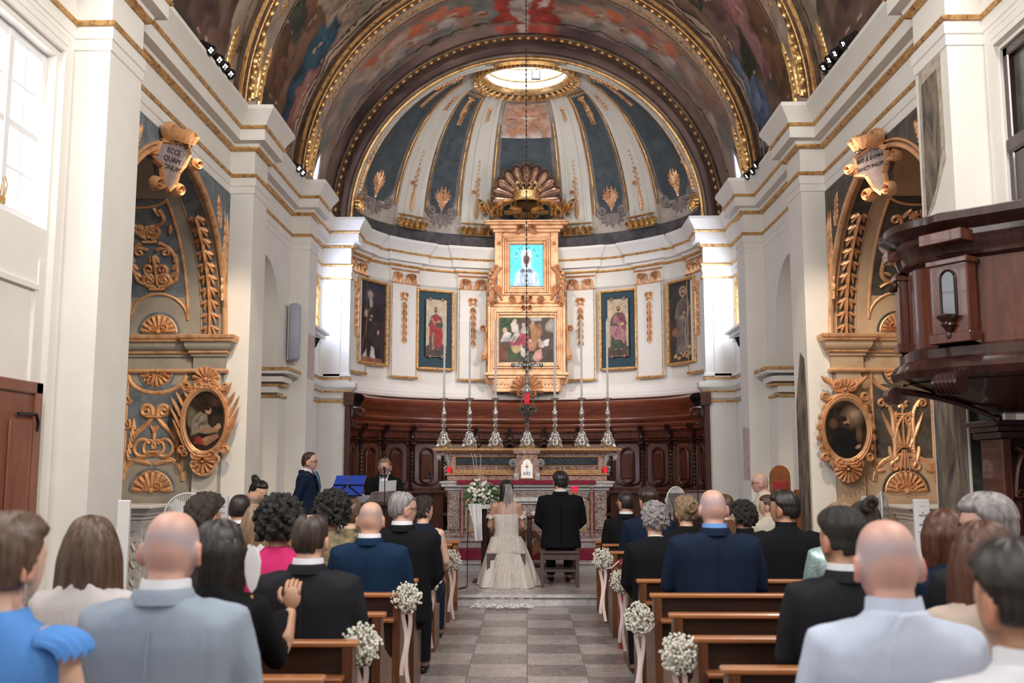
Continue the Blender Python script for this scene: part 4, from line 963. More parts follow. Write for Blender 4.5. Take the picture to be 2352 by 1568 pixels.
    MC0 = Vector((s*(WX-.06), 10.30 if s > 0 else 10.0, 4.66)); ax = Vector((0, -1, 0)) if s < 0 else Vector((0, 1, 0)); nn = Vector((-s*.86, -.45, -.26)).normalized(); ux = Vector((0, 0, 1)).cross(nn)*1; ux.normalize(); uz = nn.cross(ux); uz.normalize()
    def MC(u, v, d): return MC0+ux*u+uz*v+nn*(d+.03)
    g = MB(); pl = [(-.20, .17), (-.06, .20), (.10, .24), (.20, .14), (.16, 0), (.11, -.08), (.10, -.22), (.03, -.30), (-.05, -.22), (-.12, -.06), (-.26, -.02), (-.22, .06)]
    g.add([MC(a, b, .03) for a, b in pl]+[MC(a, b, -.12) for a, b in pl], [tuple(range(12))]+[(i, (i+1) % 12, (i+1) % 12+12, i+12) for i in range(12)]); g.build('tablet', mottled('lilac_stucco', (.22, .17, .17), (.36, .29, .28), 9, .8), car, 20)
    g = MB()
    for i in range(12):
        a, b = pl[i], pl[(i+1) % 12]; stroke(g, MC, [a, ((a[0]+b[0])/2, (a[1]+b[1])/2), b], .028, .06)
    for sg in (-1, 1):
        scroll(g, MC, sg*.10, .20, pi/2-sg*.9, .14, .07, .035, .10, sg, 1.2); scroll(g, MC, sg*.06, -.26, -pi/2+sg*.9, .1, .06, .035, .1, sg, 1.2); scroll(g, MC, sg*.22, .04, -sg*.3+(0 if sg > 0 else pi), .12, .05, .03, .08, sg)
        leaf(g, MC, sg*.05, .24, pi/2-sg*.5, .18, .05, .12)
    for k in range(6): leaf(g, MC, -.12+.05*k, .22, pi/2+.5-.2*k, .16, .04, .13)
    g.build('cartouche_scrolls', rel, car)
    lines = ('ECCE', 'QUAM', 'BONUM') if s < 0 else ('BEATUS DOMINI', 'SANCTI PHILIPPI')
    for k, tx in enumerate(lines): text_mesh(tx, .075 if s < 0 else .052, ink, car, lambda x, y, z, k=k: MC(x-.02, y+.11-.085*k, .034+z))
    # impost cornice running round the jamb
    pth = [(-(CD), 12.28), (-(WX+.35), 12.28), (-(WX+.35), 12.22), (-(WX-.0), 12.22), (-(WX-.02), 12.32)]
    pth = [(-CD, 12.28), (-4.13, 12.28), (-4.13, 12.23), (-WX+.03, 12.23), (-WX+.03, 12.40)]
    if s > 0: pth = [(-x, y) for x, y in pth][::-1]
    a = MB(); b = MB()
    for pr in ([(.006, 2.71), (.006, 2.86), (.03, 2.87), (.03, 2.90)], [(.05, 2.935), (.08, 2.96), (.10, 3.0), (.10, 3.04)], [(.15, 3.13), (0, 3.145)]): sweep(a, pth, pr)
    for pr in ([(0, 2.66), (.035, 2.67), (.045, 2.69), (.035, 2.715), (0, 2.72)], [(.03, 2.90), (.05, 2.905), (.06, 2.92), (.05, 2.935)], [(.10, 3.04), (.13, 3.05), (.135, 3.075), (.155, 3.09), (.16, 3.12), (.15, 3.13)]): sweep(b, pth, pr)
    a.build('impost', fresco_grey if s < 0 else fresco_tan, wl, 30); b.build('gilded_fillet', gold_pink, wl, 30)
    a = MB(); a.box(*sorted((s*4.10, s*3.80)), 12.23, 12.29, 0, 2.70); a.build('jamb_strip', fresco_tan if s > 0 else plaster_bay, wl, 0)
    g = MB(); MJ = lambda u, v, d: Vector((s*u, 12.23-d, v))
    if s < 0:
        for du in (-.05, .05): stroke(g, MJ, [(3.95+du+.012*sin(i*2.2), .55+.06*i) for i in range(8)], .028, .03)
    else:
        shell(g, MJ, 3.96, 1.05, .17, 7, .15, pi-.15, .05, flip=-1) ; 
        for k in range(4): husk(g, MJ, 3.96, .98-.12*k-.15, .17, .10, .05)
        for sg in (-1, 1): scroll(g, MJ, 3.96, .82, pi/2-sg*1.2, .10, .04, .015, .04, sg)
    g.build('pendant_relief', gold_pink, wl)

# ------------------------------------------------------------------ oval paintings on the jambs
def oval_painting(px, py, rx, ry, s, label, art):
    c = PY(px, py, 12.16); o = empty('oval_painting', c, label, 'painting', 'oval paintings in gilded frames')
    M = lambda u, v, d: Vector((u, -d, v))
    p = Paint(90, 130, .7, (.012, .009, .007), (.045, .028, .020), None, 4); art(p)
    def sf(u, v):   # disc-shaped canvas
        r = v; th = 2*pi*u; return rx*r*np.cos(th), np.full_like(r, -.01), ry*r*np.sin(th)
    # resample the painting in polar order
    q = Paint.__new__(Paint); h, w = 60, 121; q.w, q.h = w, h; uu, vv = np.meshgrid(np.linspace(0, 1, w), np.linspace(0, 1, h))
    ix = np.clip(((.5+.5*vv*np.cos(2*pi*uu))*(p.w-1)).astype(int), 0, p.w-1); iy = np.clip(((.5+.5*vv*np.sin(2*pi*uu))*(p.h-1)).astype(int), 0, p.h-1)
    q.c = p.c[iy, ix]; q.n = p.n[iy, ix]; q.mesh(sf, 'canvas', paint_mat, o)
    b = MB(); b.lathe([(1, .0), (1.06, -.03), (1.12, -.045), (1.16, -.03), (1.22, -.05), (1.30, -.02), (1.32, .03)], 56, sx=rx, sy=ry, M=Matrix(((1, 0, 0), (0, 0, 1), (0, 1, 0))).to_4x4()); b.build('oval_frame', gold_pink, o, 60)
    g = MB()
    for k in range(44):
        a = 2*pi*k/44; sl = abs(cos(a)); u, v = rx*1.34*cos(a), ry*1.30*sin(a)
        if s < 0 and sl > .72:
            if k % 2: leaf(g, M, u*.96, v-.02, pi/2-(1 if u > 0 else -1)*.45, .26*(1.1 if v < .12 else .8), .020, .05, .1)
        elif s > 0 and sl > .35: husk(g, M, u, v, .09, .05, .04) if k % 2 else None
        elif k % 4 == 0: scroll(g, M, u, v, a+(pi/2 if u > 0 else -pi/2)*.6, .06, .045, .022, .05, 1 if u*v > 0 else -1, 1.1)
    T = ry*1.30
    for sg in (-1, 1):
        scroll(g, M, sg*.03, T+.03, (0 if sg > 0 else pi), .10, .055, .032, .06, -sg if s < 0 else sg, 1.2); scroll(g, M, sg*.17, T-.06, -sg*.7+(0 if sg > 0 else pi), .08, .05, .03, .06, sg, 1.2)
        scroll(g, M, sg*.02, -T+.0, (0 if sg > 0 else pi), .12, .05, .032, .06, sg, 1.2); scroll(g, M, sg*.22, -T+.10, -pi/2+sg*1.0, .06, .045, .028, .06, sg, 1.2)
    shell(g, M, 0, T+.03, .17 if s < 0 else .14, 7, .25, pi-.25, .07)
    if s > 0:
        for sg in (-1, 1):
            for k in range(4): leaf(g, M, sg*(.08+.03*k), T+.02+.03*k, pi/2-sg*(.3+.25*k), .15, .026, .05, sg*.6)
    if s < 0: shell(g, M, 0, -T-.02, .15, 7, .1, pi-.1, .06, flip=-1); ring(g, M, 0, -T-.03, .15, .16, .022, .05, 20, pi, 2*pi)
    else: shell(g, M, 0, -T-.02, .17, 9, .1, pi-.1, .06, flip=-1)
    g.build('carved_surround', gold_pink, o); return o
def artL(p):
    p.ell(.12, .52, .10, .20, (.16, .14, .10), .3, .5); p.poly([(.10, .25), (.12, .56), (.26, .66), (.38, .60), (.40, .45), (.50, .36), (.60, .36), (.60, .31), (.42, .28), (.24, .30)], (.30, .26, .19)); p.folds(.25, .48, .16, .16, (.06, .05, .04), .8, 60, .8)
    p.line([(.30, .36), (.46, .33), (.58, .38)], .035, (.42, .22, .14)); p.ell(.60, .40, .05, .04, (.46, .26, .17)); p.ell(.34, .70, .10, .08, (.045, .025, .015)); p.ell(.40, .68, .055, .075, (.46, .26, .18), .5); p.ell(.36, .73, .08, .045, (.04, .022, .014), -.5)
    p.poly([(.20, .12), (.36, .22), (.58, .28), (.62, .22), (.40, .08)], (.42, .20, .13)); p.poly([(.16, .10), (.34, .10), (.28, .24), (.18, .22)], (.34, .05, .03)); p.ell(.52, .80, .08, .06, (.07, .03, .02), 0, .6)
def artR(p):
    p.ell(.46, .72, .16, .16, (.22, .15, .10), .4, .9); p.poly([(.06, .06), (.10, .40), (.22, .52), (.36, .52), (.50, .40), (.56, .20), (.62, .04)], (.010, .010, .012)); p.ell(.35, .64, .05, .075, (.42, .26, .18), .2); p.ell(.31, .68, .06, .05, (.03, .02, .015)); p.ell(.36, .58, .035, .03, (.03, .02, .015))
    p.ell(.54, .20, .06, .03, (.42, .26, .18), .5); p.ell(.13, .60, .07, .08, (.13, .06, .04), 0, .7); p.ell(.56, .42, .05, .12, (.16, .09, .06), 0, .6); p.ell(.50, .76, .10, .06, (.35, .27, .18), .5, .8)
oval_painting(471, 966, .235, .36, -1, 'oval painting of a fair-haired figure leaning over, fanned gilt frame on the left jamb', artL)
oval_painting(1943, 986, .245, .345, 1, 'oval painting of a bearded man in black, shell-topped gilt frame on the right jamb', artR)

# ================================================================== APSE WALL DECORATION
def AM(t0, base=.08):
    def M(u, v, d): return apse(t0+u/3.05, base+d, v)
    return M
def arc_t(t0, u):  # walk u metres along the wall from t0
    sg = 1 if u > 0 else -1; n = 12; 
    for i in range(n): t0 += u/n/((apse(t0+.01)-apse(t0-.01)).length/.02)
    return t0
def AMx(t0, base=.08): return lambda u, v, d: apse(arc_t(t0, u), base+d, v)
for a, b in RIBS:
    a0, b0 = max(a, .06), min(b, pi-.06); tc = (a0+b0)/2; hw = (apse(b0)-apse(a0)).length/2; M = AMx(tc)
    g = MB(); n = max(2, round(hw/.085))
    for k in range(n):
        u = -hw+2*hw*(k+.5)/n
        for q in (-.4, .4): leaf(g, M, u+q*hw/n, 5.185, pi/2+q*.3, .13, .035, .05)
        leaf(g, M, u, 5.185, pi/2, .16, .03, .07)
    for sg in (-1, 1): scroll(g, M, sg*hw*.15, 5.33, pi/2-sg*1.1, hw*.35, .05, .024, .07, -sg, 1.3); scroll(g, M, sg*hw*.25, 5.36, pi/2-sg*1.3, hw*.5, .05, .024, .08, -sg, 1.3)
    for v, w_ in ((5.175, .012), (5.45, .022)): stroke(g, M, [(-hw-.02+(2*hw+.04)*i/8, v) for i in range(9)], w_, .07)
    g.build('gilded_capital', gold_pink, wap)
    gr = empty('husk_garland', (0, 0, 0)); gr.parent = wap
    g = MB(); scroll(g, M, 0, 4.90, pi/2, .08, .05, .03, .06, 1, 1.2); scroll(g, M, 0, 4.90, pi/2, .08, .045, .026, .06, -1, 1.2)
    for sg in (-1, 1): leaf(g, M, 0, 4.92, -pi/2+sg*.7, .13, .035, .05)
    disc(g, M, 0, 4.90, .05, .07); g.build('knot', gold_pink, gr)
    for k in range(6): g = MB(); husk(g, M, 0, 4.80-.135*k, .19, .075*(1 if k < 5 else .8), .06); g.build('husk', gold_pink, gr)

def apse_picture(px0, px1, z0, z1, label, art, fw=.055, w=70, h=150, mount=None, cat='painting'):
    ta, tb = apse_t(px0, 740), apse_t(px1, 740); A, B = apse(ta, .05), apse(tb, .05); mid = (A+B)/2; mid.z = (z0+z1)/2
    ang = atan2(B.y-A.y, B.x-A.x); W = (B-A).length; H = z1-z0
    o = empty('framed_painting', mid, label, cat, 'tall framed paintings round the apse', rz=ang)
    g = MB(); x, z = W/2, H/2
    for sx0, sx1, sz0, sz1 in ((-x, -x+fw, -z, z), (x-fw, x, -z, z), (-x+fw, x-fw, z-fw, z), (-x+fw, x-fw, -z, -z+fw)):
        g.bbox(sx0, sx1, -.06, .09, sz0, sz1, .012); g.bbox(sx0+.012 if sx0 < sx1-.03 else sx0, sx1-.012, -.075, -.05, sz0+.012, sz1-.012, .006)
    g.build('frame', gold_strip, o, 30)
    iw, ih = W-2*fw, H-2*fw
    if mount is None:
        p = art(w, h); p.mesh(lambda u, v: (-iw/2+iw*u, np.full_like(u, -.005), -ih/2+ih*v), 'canvas', paint_mat, o)
    else:
        MB().box(-iw/2, iw/2, -.01, .03, -ih/2, ih/2).build('blue_mount', mount, o, 0)
        pw, ph = iw*.62, ih*.76; c0 = .01
        p = art(w, h); p.mesh(lambda u, v: (-pw/2+pw*u+c0, np.full_like(u, -.062), -ph/2+ph*v+.03), 'painted_board', paint_mat, o)
        MB().box(-pw/2+c0, pw/2+c0, -.060, -.035, -ph/2+.03, ph/2+.03).build('board_back', door_wood, o, 0)
        for sx in (-.6, .6):
            for sz in (-1, 1): MB().bbox(c0+sx*pw/2-.03, c0+sx*pw/2+.03, -.07, -.03, .03+sz*ph/2-.03, .03+sz*ph/2+.04*1, .005).build('mounting_clip', pewwood, o, 20)
    return o
def art1(w, h):
    p = Paint(w, h, .45, (.012, .016, .035), (.035, .035, .055), (.05, .03, .03), 4); p.figure(.20, .05, .86, (.012, .011, .013), (.03, .028, .03), (.42, .28, .22), (.09, .05, .04), (.30, .28, .26), 0, .19)
    p.poly([(.20, .05), (.30, .05), (.27, .18), (.22, .20)], (.55, .52, .52)); p.poly([(.07, .05), (.15, .05), (.14, .16)], (.50, .48, .48)); p.line([(.05, .05), (.17, .62), (.22, .72)], .008, (.16, .09, .07)); p.ell(.21, .74, .03, .06, (.40, .38, .36)); p.ell(.13, .60, .03, .05, (.44, .32, .26)); p.ell(.34, .38, .02, .03, (.5, .24, .18)); p.poly([(.02, .0), (.42, .0), (.4, .05), (.03, .06)], (.30, .13, .08)); return p
def art2(w, h):
    p = Paint(w, h, .42, (.46, .34, .20), (.62, .50, .34), (.5, .42, .33), 6); p.poly([(0, 0), (.42, 0), (.42, .2), (.3, .22), (0, .19)], (.05, .035, .025)); p.figure(.20, .12, .76, (.10, .05, .04), (.42, .02, .025), (.33, .17, .10), None, (.03, .018, .012), 0, .17)
    p.poly([(.20, .55), (.34, .45), (.33, .3), (.29, .17), (.18, .17), (.2, .35)], (.46, .022, .022)); p.folds(.27, .35, .1, .2, (.14, .008, .01), 1.2, 90, .7); p.poly([(.07, .52), (.14, .62), (.14, .4), (.08, .32)], (.36, .02, .03)); p.line([(.11, .66), (.18, .58), (.28, .62)], .02, (.40, .22, .13)); p.line([(.15, .4), (.14, .25), (.15, .15)], .022, (.34, .17, .10)); p.poly([(.2, .6), (.34, .56), (.3, .5), (.2, .52)], (.05, .045, .03)); return p
def art3(w, h):
    p = Paint(w, h, .42, (.44, .33, .20), (.60, .48, .33), (.4, .33, .25), 6); p.poly([(0, 0), (.42, 0), (.42, .17), (.28, .2), (0, .17)], (.07, .04, .03)); p.figure(.22, .12, .78, (.045, .075, .035), (.32, .11, .14), (.38, .22, .14), (.55, .40, .16), (.04, .025, .018), 0, .19)
    p.poly([(.18, .72), (.30, .78), (.36, .7), (.37, .48), (.3, .45), (.26, .62)], (.16, .045, .06)); p.poly([(.06, .55), (.3, .5), (.36, .42), (.3, .28), (.14, .3), (.07, .42)], (.40, .18, .19)); p.folds(.2, .42, .14, .14, (.14, .05, .06), .9, 90, .7); p.line([(.06, .14), (.06, .66)], .007, (.20, .11, .06)); p.poly([(.24, .56), (.32, .60), (.34, .56), (.26, .52)], (.42, .28, .18)); return p
def art4(w, h):
    p = Paint(w, h, .45, (.016, .024, .032), (.04, .045, .045), (.06, .045, .035), 4); p.figure(.24, .10, .84, (.17, .145, .115), (.13, .11, .09), (.50, .34, .27), (.50, .32, .16), (.03, .02, .015), .0, .15)
    p.poly([(.13, .12), (.30, .12), (.27, .55), (.18, .55)], (.22, .19, .15)); p.folds(.22, .34, .09, .24, (.08, .07, .06), 1.57, 130, .7); p.line([(.18, .55), (.28, .54), (.29, .3), (.295, .18)], .006, (.5, .44, .36)); p.line([(.30, .56), (.34, .66), (.42, .70)], .010, (.55, .28, .14))
    for x, y in ((.1, .07), (.16, .05), (.24, .08), (.3, .06), (.34, .09)): p.ell(x, y, .035, .02, (.50, .27, .13), .3)
    p.ell(.1, .38, .06, .05, (.24, .11, .05), 0, .6); p.ell(.34, .18, .03, .02, (.55, .36, .22)); return p
blue_mount = mottled('teal_blue_mount', (.008, .040, .060), (.012, .055, .080), 3, .6, bs=0)
apse_picture(812, 884, 3.46, 5.13, 'tall dark painting of an old man in black with a staff, leftmost in the apse', art1)
apse_picture(952, 1040, 3.46, 5.12, 'saint in a red cloak painted on a board on blue, left of the gilded altarpiece', art2, mount=blue_mount)
apse_picture(1379, 1468, 3.46, 5.12, 'saint in green and rose robes on a board on blue, right of the gilded altarpiece', art3, mount=blue_mount)
apse_picture(1539, 1607, 3.46, 5.13, 'tall dark painting of a grey-robed friar with an open book, rightmost in the apse', art4)

# ------------------------------------------------------------------ gilded altarpiece in the middle of the apse
AY = 20.32
ap = empty('altarpiece', (0, AY, 3.02), 'tall carved gilded altarpiece with crown and shell in the centre of the apse', 'altarpiece')
def apb(mb, name, mat, sm=35): return local(mb, ap).build(name, mat, ap, sm)
M = lambda u, v, d: Vector((u, AY-d, v))
def frame(mb, x, z0, z1, steps, y=AY):  # stepped frame: steps = [(inset, depth, width)]
    for ins, d, wd in steps:
        X = x-ins; a, b = z0+ins, z1-ins
        for q in ((-X, -X+wd, a, b), (X-wd, X, a, b), (-X+wd, X-wd, b-wd, b), (-X+wd, X-wd, a, a+wd)): mb.bbox(q[0], q[1], y-d, y+.05, q[2], q[3], .012)
g = MB(); g.bbox(-.80, .80, AY, 20.75, 3.36, 4.86, .02); g.bbox(-.62, .62, AY, 20.8, 4.86, 6.40, .02); g.bbox(-.70, .70, AY+.02, 20.7, 3.02, 3.36, .02)
apb(g, 'body', gold_pink)
g = MB(); frame(g, .80, 3.40, 4.84, ((0, .03, .06), (.10, .06, .05), (.14, .10, .045), (.18, .06, .05))); apb(g, 'lower_frame', gold_pink)
g = MB(); frame(g, .50, 5.02, 6.25, ((0, .05, .05), (.05, .08, .04), (.09, .045, .05), (.13, .07, .03))); apb(g, 'upper_frame', gold_pink)
g = MB()
for z0, z1, x, d in ((6.34, 6.40, .70, .10), (6.40, 6.47, .76, .16), (6.47, 6.52, .86, .24), (6.52, 6.56, .88, .26), (6.20, 6.24, .64, .06)): g.bbox(-x, x, AY-d, 20.7, z0, z1, .01)
for sg in (-1, 1): g.bbox(*sorted((sg*.50, sg*.66)), AY-.07, AY, 5.6, 6.34, .01)
apb(g, 'cornice', gold_pink)
g = MB()
for z0, z1, x, d in ((3.36, 3.42, .86, .10), (3.30, 3.36, .80, .06), (3.02, 3.10, .66, .06), (3.10, 3.30, .66, .04)): g.bbox(-x, x, AY-d, AY+.2, z0, z1, .01)
for k in range(5):
    for sg in (-1, 1): disc(g, lambda u, v, d: M(u, v, d+.04), sg*(.30+.075*k), 3.20, .026, .03, 10, rv=.055)
apb(g, 'predella', gold_pink)
g = MB()
shell(g, M, 0, 3.06, .34, 11, -.1, pi+.1, .14)
for sg in (-1, 1): scroll(g, M, sg*.05, 3.05, (0 if sg > 0 else pi), .12, .07, .04, .16, -sg, 1.1)
apb(g, 'shell_ornament', gold_pink)
for sg in (-1, 1): g = MB(); scroll(g, M, sg*.82, 3.34, -pi/2, .16, .05, .03, .05, -sg); apb(g, 'corner_scroll', gold_pink)
for sg in (-1, 1):   # side scrolls
    g = MB()
    Ms = lambda u, v, d: M(u, v, d-.02)
    scroll(g, Ms, sg*.84, 4.28, pi/2, .1, .06, .032, .09, -sg, 1.3); stroke(g, Ms, bez((sg*.83, 4.30), (sg*.90, 4.1), (sg*.78, 3.95), (sg*.85, 3.75)), .03, .07); scroll(g, Ms, sg*.84, 3.80, -pi/2, .1, .05, .03, .08, sg, 1.3); leaf(g, Ms, sg*.84, 3.95, -pi/2+sg*.2, .3, .05, .07); apb(g, 'edge_scroll', gold_pink); g = MB()
    scroll(g, Ms, sg*.60, 4.90, (0 if sg > 0 else pi)+sg*.1, .16, .055, .045, .12, -sg, 1.2); scroll(g, Ms, sg*.30, 4.88, (0 if sg < 0 else pi)-sg*.2, .06, .07, .035, .10, -sg, 1.3)
    stroke(g, Ms, bez((sg*.80, 4.92), (sg*.56, 5.05), (sg*.92, 5.15), (sg*.56, 5.62), 12), .065, .12)
    for k in range(5): leaf(g, Ms, sg*(.52+.03*k), 4.92+.05*k, pi/2-sg*(.1+.12*k), .34-.04*k, .04, .14, sg*.5)
    scroll(g, Ms, sg*.60, 5.62, pi/2, .02, .05, .04, .13, -sg, 1.2)
    for k in range(5): leaf(g, Ms, sg*(.70+.02*(k % 2)), 5.15+.09*k, -sg*.3+(0 if sg > 0 else pi)+.5*k*sg, .14, .045, .16)
    for k in range(4): disc(g, Ms, sg*(.70+.05*(k % 2)), 5.20+.09*k, .05, .18)
    apb(g, 'side_scroll', gold_pink); g = MB(); flower(g, M, sg*.57, 6.10, .075, 6, .10); apb(g, 'rosette', gold_pink)
for sg in (-1, 1):   # small crest ornaments
    g = MB()
    for z, q in ((4.72, 1), (4.92, 1.1)): scroll(g, M, sg*.02, z, (0 if sg > 0 else pi), .08*q, .045, .02, .12, sg, 1.2); leaf(g, M, sg*.02, z, (0 if sg > 0 else pi)-sg*.5, .18*q, .025, .12)
    apb(g, 'crest_scroll', gold_pink)
g = MB()
for sg in (-1, 1):
    for k in range(5): leaf(g, M, sg*.04, 6.40, (0 if sg > 0 else pi)-sg*(.5-.25*k), .20, .028, .28)
disc(g, lambda u, v, d: M(u, v, d+.2), 0, 6.42, .06, .12, rv=.08); apb(g, 'cherub_crest', gold_pink)
# broken pediment with rays, wings and crown
Mp = lambda u, v, d: M(u, v, d+.06)
for sg in (-1, 1):
    g = MB()
    pts = bez((sg*.22, 6.96), (sg*.52, 7.06), (sg*.74, 6.86), (sg*.72, 6.66), 12); stroke(g, Mp, pts, .055, .16); scroll(g, Mp, sg*.70, 6.70, -pi/2, .02, .06, .04, .18, -sg, 1.2); scroll(g, Mp, sg*.26, 6.96, pi if sg > 0 else 0, .02, .06, .035, .18, sg, 1.2)
    for k in range(8): a = pi/2-sg*(.35+.12*k); disc(g, lambda u, v, d: Mp(u, v, d+.1), sg*(.28+.045*k), 6.94-.004*k*k, .018, .05, 7)
    for k in range(6): leaf(g, Mp, sg*(.52+.07*k), 6.66+.02*k, pi/2-sg*(.05+.14*k), .50-.045*k, .045, .12, sg*.7)
    for k in range(4): scroll(g, Mp, sg*(.80+.04*k), 6.70+.10*k, pi/2-sg*.9, .08, .035, .018, .08, -sg); 
    leaf(g, Mp, sg*.10, 6.78, (0 if sg > 0 else pi)+sg*.25, .30, .07, .20, -sg*.3); stroke(g, Mp, [(sg*.1, 6.74), (sg*.46, 6.75)], .035, .16); scroll(g, Mp, sg*.1, 6.64, (0 if sg > 0 else pi), .14, .035, .016, .12, sg)
    apb(g, 'pediment_scroll', gold)
g = MB()
for k in range(19): a = pi*(k)/18; leaf(g, Mp, .06*cos(a), 6.76+.03*sin(a), a, .30, .016, .16)
for k in range(9): a = -pi*(k+.5)/9; leaf(g, Mp, .03*cos(a), 6.74, a, .14, .014, .12)
apb(g, 'gilded_rays', gold)
g = MB(); cz = 6.98; cy = AY-.14
g.lathe([(.23, .0), (.27, .03), (.27, .06), (.245, .08), (.28, .20), (.25, .20), (.22, .06), (.22, 0)], 28, (0, cy, cz), sy=.7)
for k in range(14):
    a = 2*pi*k/14; g.sphere((.285*cos(a), cy+.2*sin(a), cz+.225), .028, 8, 6); g.sphere((.27*cos(a), cy+.19*sin(a), cz+.045), .016, 6, 5)
for k in range(8):
    a = 2*pi*k/8; g.tube([(.27*cos(a)*q, cy+.19*sin(a)*q, cz+.2+h_) for q, h_ in ((1, 0), (1.12, .10), (.95, .18), (.5, .19), (.1, .17))], [.02, .022, .02, .016, .014], 6)
g.sphere((0, cy, cz+.40), .035); g.tube([(0, cy, cz+.42), (0, cy, cz+.52)], .012); g.tube([(-.035, cy, cz+.48), (.035, cy, cz+.48)], .010); apb(g, 'crown', gold, 50)
g = MB()
Msh = lambda u, v, d: Vector((u, AY-.06-d*1.0-.10*min(1, hypot(u, v-7.06)/.7), v)); shell(g, Msh, 0, 7.02, .70, 11, -.05, pi+.05, .06)
for k in range(11):
    a = -.05+(pi+.1)*k/10; ring(g, Msh, .64*cos(a), 7.02+.66*sin(a), .095, .10, .022, .08, 12, a-1.5, a+1.5)
apb(g, 'great_shell', mottled('bronzed_gilding', (.16, .065, .055), (.48, .28, .17), 7, .35, .5, bs=.3), 60)
p = Paint(110, 94, 1.17, (.045, .032, .025), (.11, .07, .05), (.03, .03, .028), 5)   # birth scene, generic
p.poly([(0, 1), (.42, 1), (.30, .8), (.05, .65), (0, .6)], (.045, .085, .03)); p.folds(.15, .9, .25, .2, (.015, .03, .01), .6, 60, .8)
p.poly([(.02, .48), (.12, .72), (.26, .66), (.20, .48)], (.55, .51, .46)); p.poly([(.18, .45), (.40, .70), (.62, .62), (.66, .48), (.55, .36), (.25, .40)], (.42, .07, .10)); p.poly([(.20, .50), (.38, .72), (.45, .62), (.30, .46)], (.62, .56, .52)); p.folds(.4, .5, .25, .16, (.15, .02, .04), 1.0, 70, .6)
for x, y, r, c in ((.33, .92, .045, (.58, .42, .32)), (.12, .73, .05, (.58, .36, .27)), (.52, .84, .035, (.55, .38, .29)), (.72, .90, .04, (.44, .28, .2)), (.85, .82, .03, (.52, .34, .26)), (.46, .36, .04, (.5, .34, .25)), (.66, .48, .04, (.6, .4, .3)), (.86, .50, .04, (.6, .42, .32)), (.50, .28, .035, (.6, .45, .36))): p.ell(x, y, r, r*1.25, c)
p.poly([(.24, .86), (.30, .93), (.40, .84), (.42, .68), (.28, .68)], (.56, .47, .40)); p.poly([(.45, .72), (.52, .82), (.62, .74), (.6, .64), (.46, .66)], (.50, .44, .38)); p.poly([(.66, .84), (.74, .88), (.80, .82), (.82, .5), (.78, .3), (.70, .35), (.68, .6)], (.38, .19, .08)); p.poly([(.78, .82), (.88, .84), (.92, .7), (.86, .5), (.80, .6)], (.33, .15, .07))
p.poly([(.66, 1), (.90, 1), (.90, .93), (.68, .93)], (.55, .53, .52)); p.poly([(1.0, .85), (1.12, .98), (1.17, .98), (1.17, .68), (1.0, .72)], (.28, .24, .20)); p.poly([(.18, .1), (.20, .36), (.36, .32), (.60, .22), (.75, .2), (.72, .06)], (.045, .075, .03)); p.poly([(.22, .40), (.40, .40), (.46, .28), (.36, .22), (.28, .28)], (.48, .33, .17))
p.poly([(.46, .36), (.56, .30), (.54, .14), (.46, .18)], (.66, .60, .54)); p.poly([(.60, .48), (.74, .44), (.74, .28), (.62, .28)], (.58, .23, .15)); p.poly([(.84, .50), (.98, .48), (.96, .34), (.84, .36)], (.55, .40, .30)); p.poly([(.70, .1), (.78, .28), (.90, .34), (.92, .12), (.82, .04)], (.55, .28, .24)); p.poly([(.95, .5), (1.08, .54), (1.05, .38), (.97, .38)], (.60, .57, .52)); p.poly([(0, .1), (0, .40), (.17, .38), (.18, .1)], (.17, .06, .035))
p.mesh(lambda u, v: (-.555+1.11*u, np.full_like(u, -.055), .575+.955*v), 'lower_canvas', paint_mat, ap)
icon_mat = NT('backlit_icon'); a_ = icon_mat.n('ShaderNodeAttribute', attribute_name='Col'); icon_mat.l(a_.outputs['Color'], icon_mat.b.inputs['Base Color']); icon_mat.l(a_.outputs['Color'], icon_mat.b.inputs['Emission Color']); icon_mat.set(Emission_Strength=.55, Roughness=.3)
p = Paint(84, 106, .79, (.07, .48, .72), (.10, .58, .80), None, 3); S_ = (.55, .62, .70)
p.poly([(.08, 0), (.14, .30), (.27, .45), (.52, .45), (.66, .30), (.72, 0)], (.40, .50, .60)); p.folds(.4, .2, .3, .3, (.14, .18, .26), 1.5, 70, .8); p.poly([(.28, .44), (.26, .78), (.53, .78), (.51, .44)], (.42, .50, .60)); p.folds(.4, .55, .14, .2, (.2, .25, .34), 1.4, 120, .6); p.ell(.395, .64, .075, .13, (.10, .055, .05)); p.ell(.395, .82, .115, .07, S_); p.folds(.395, .82, .1, .06, (.2, .2, .26), 1.57, 90, .8)
for k in range(17): a2 = -.35+(pi+.7)*k/16; p.ell(.395+.26*cos(a2), .74+.20*sin(a2), .017, .017, (.08, .10, .30) if k % 3 else (.7, .7, .75))
for x in (.30, .48): p.ell(x, .37, .035, .03, (.05, .06, .10)); p.ell(x, .37, .06, .05, (.08, .10, .16), 0, .5)
p.mesh(lambda u, v: (-.335+.67*u, np.full_like(u, -.055), 2.19+.865*v), 'upper_icon', icon_mat.m, ap)
for f in ('lower', 'upper'): pass
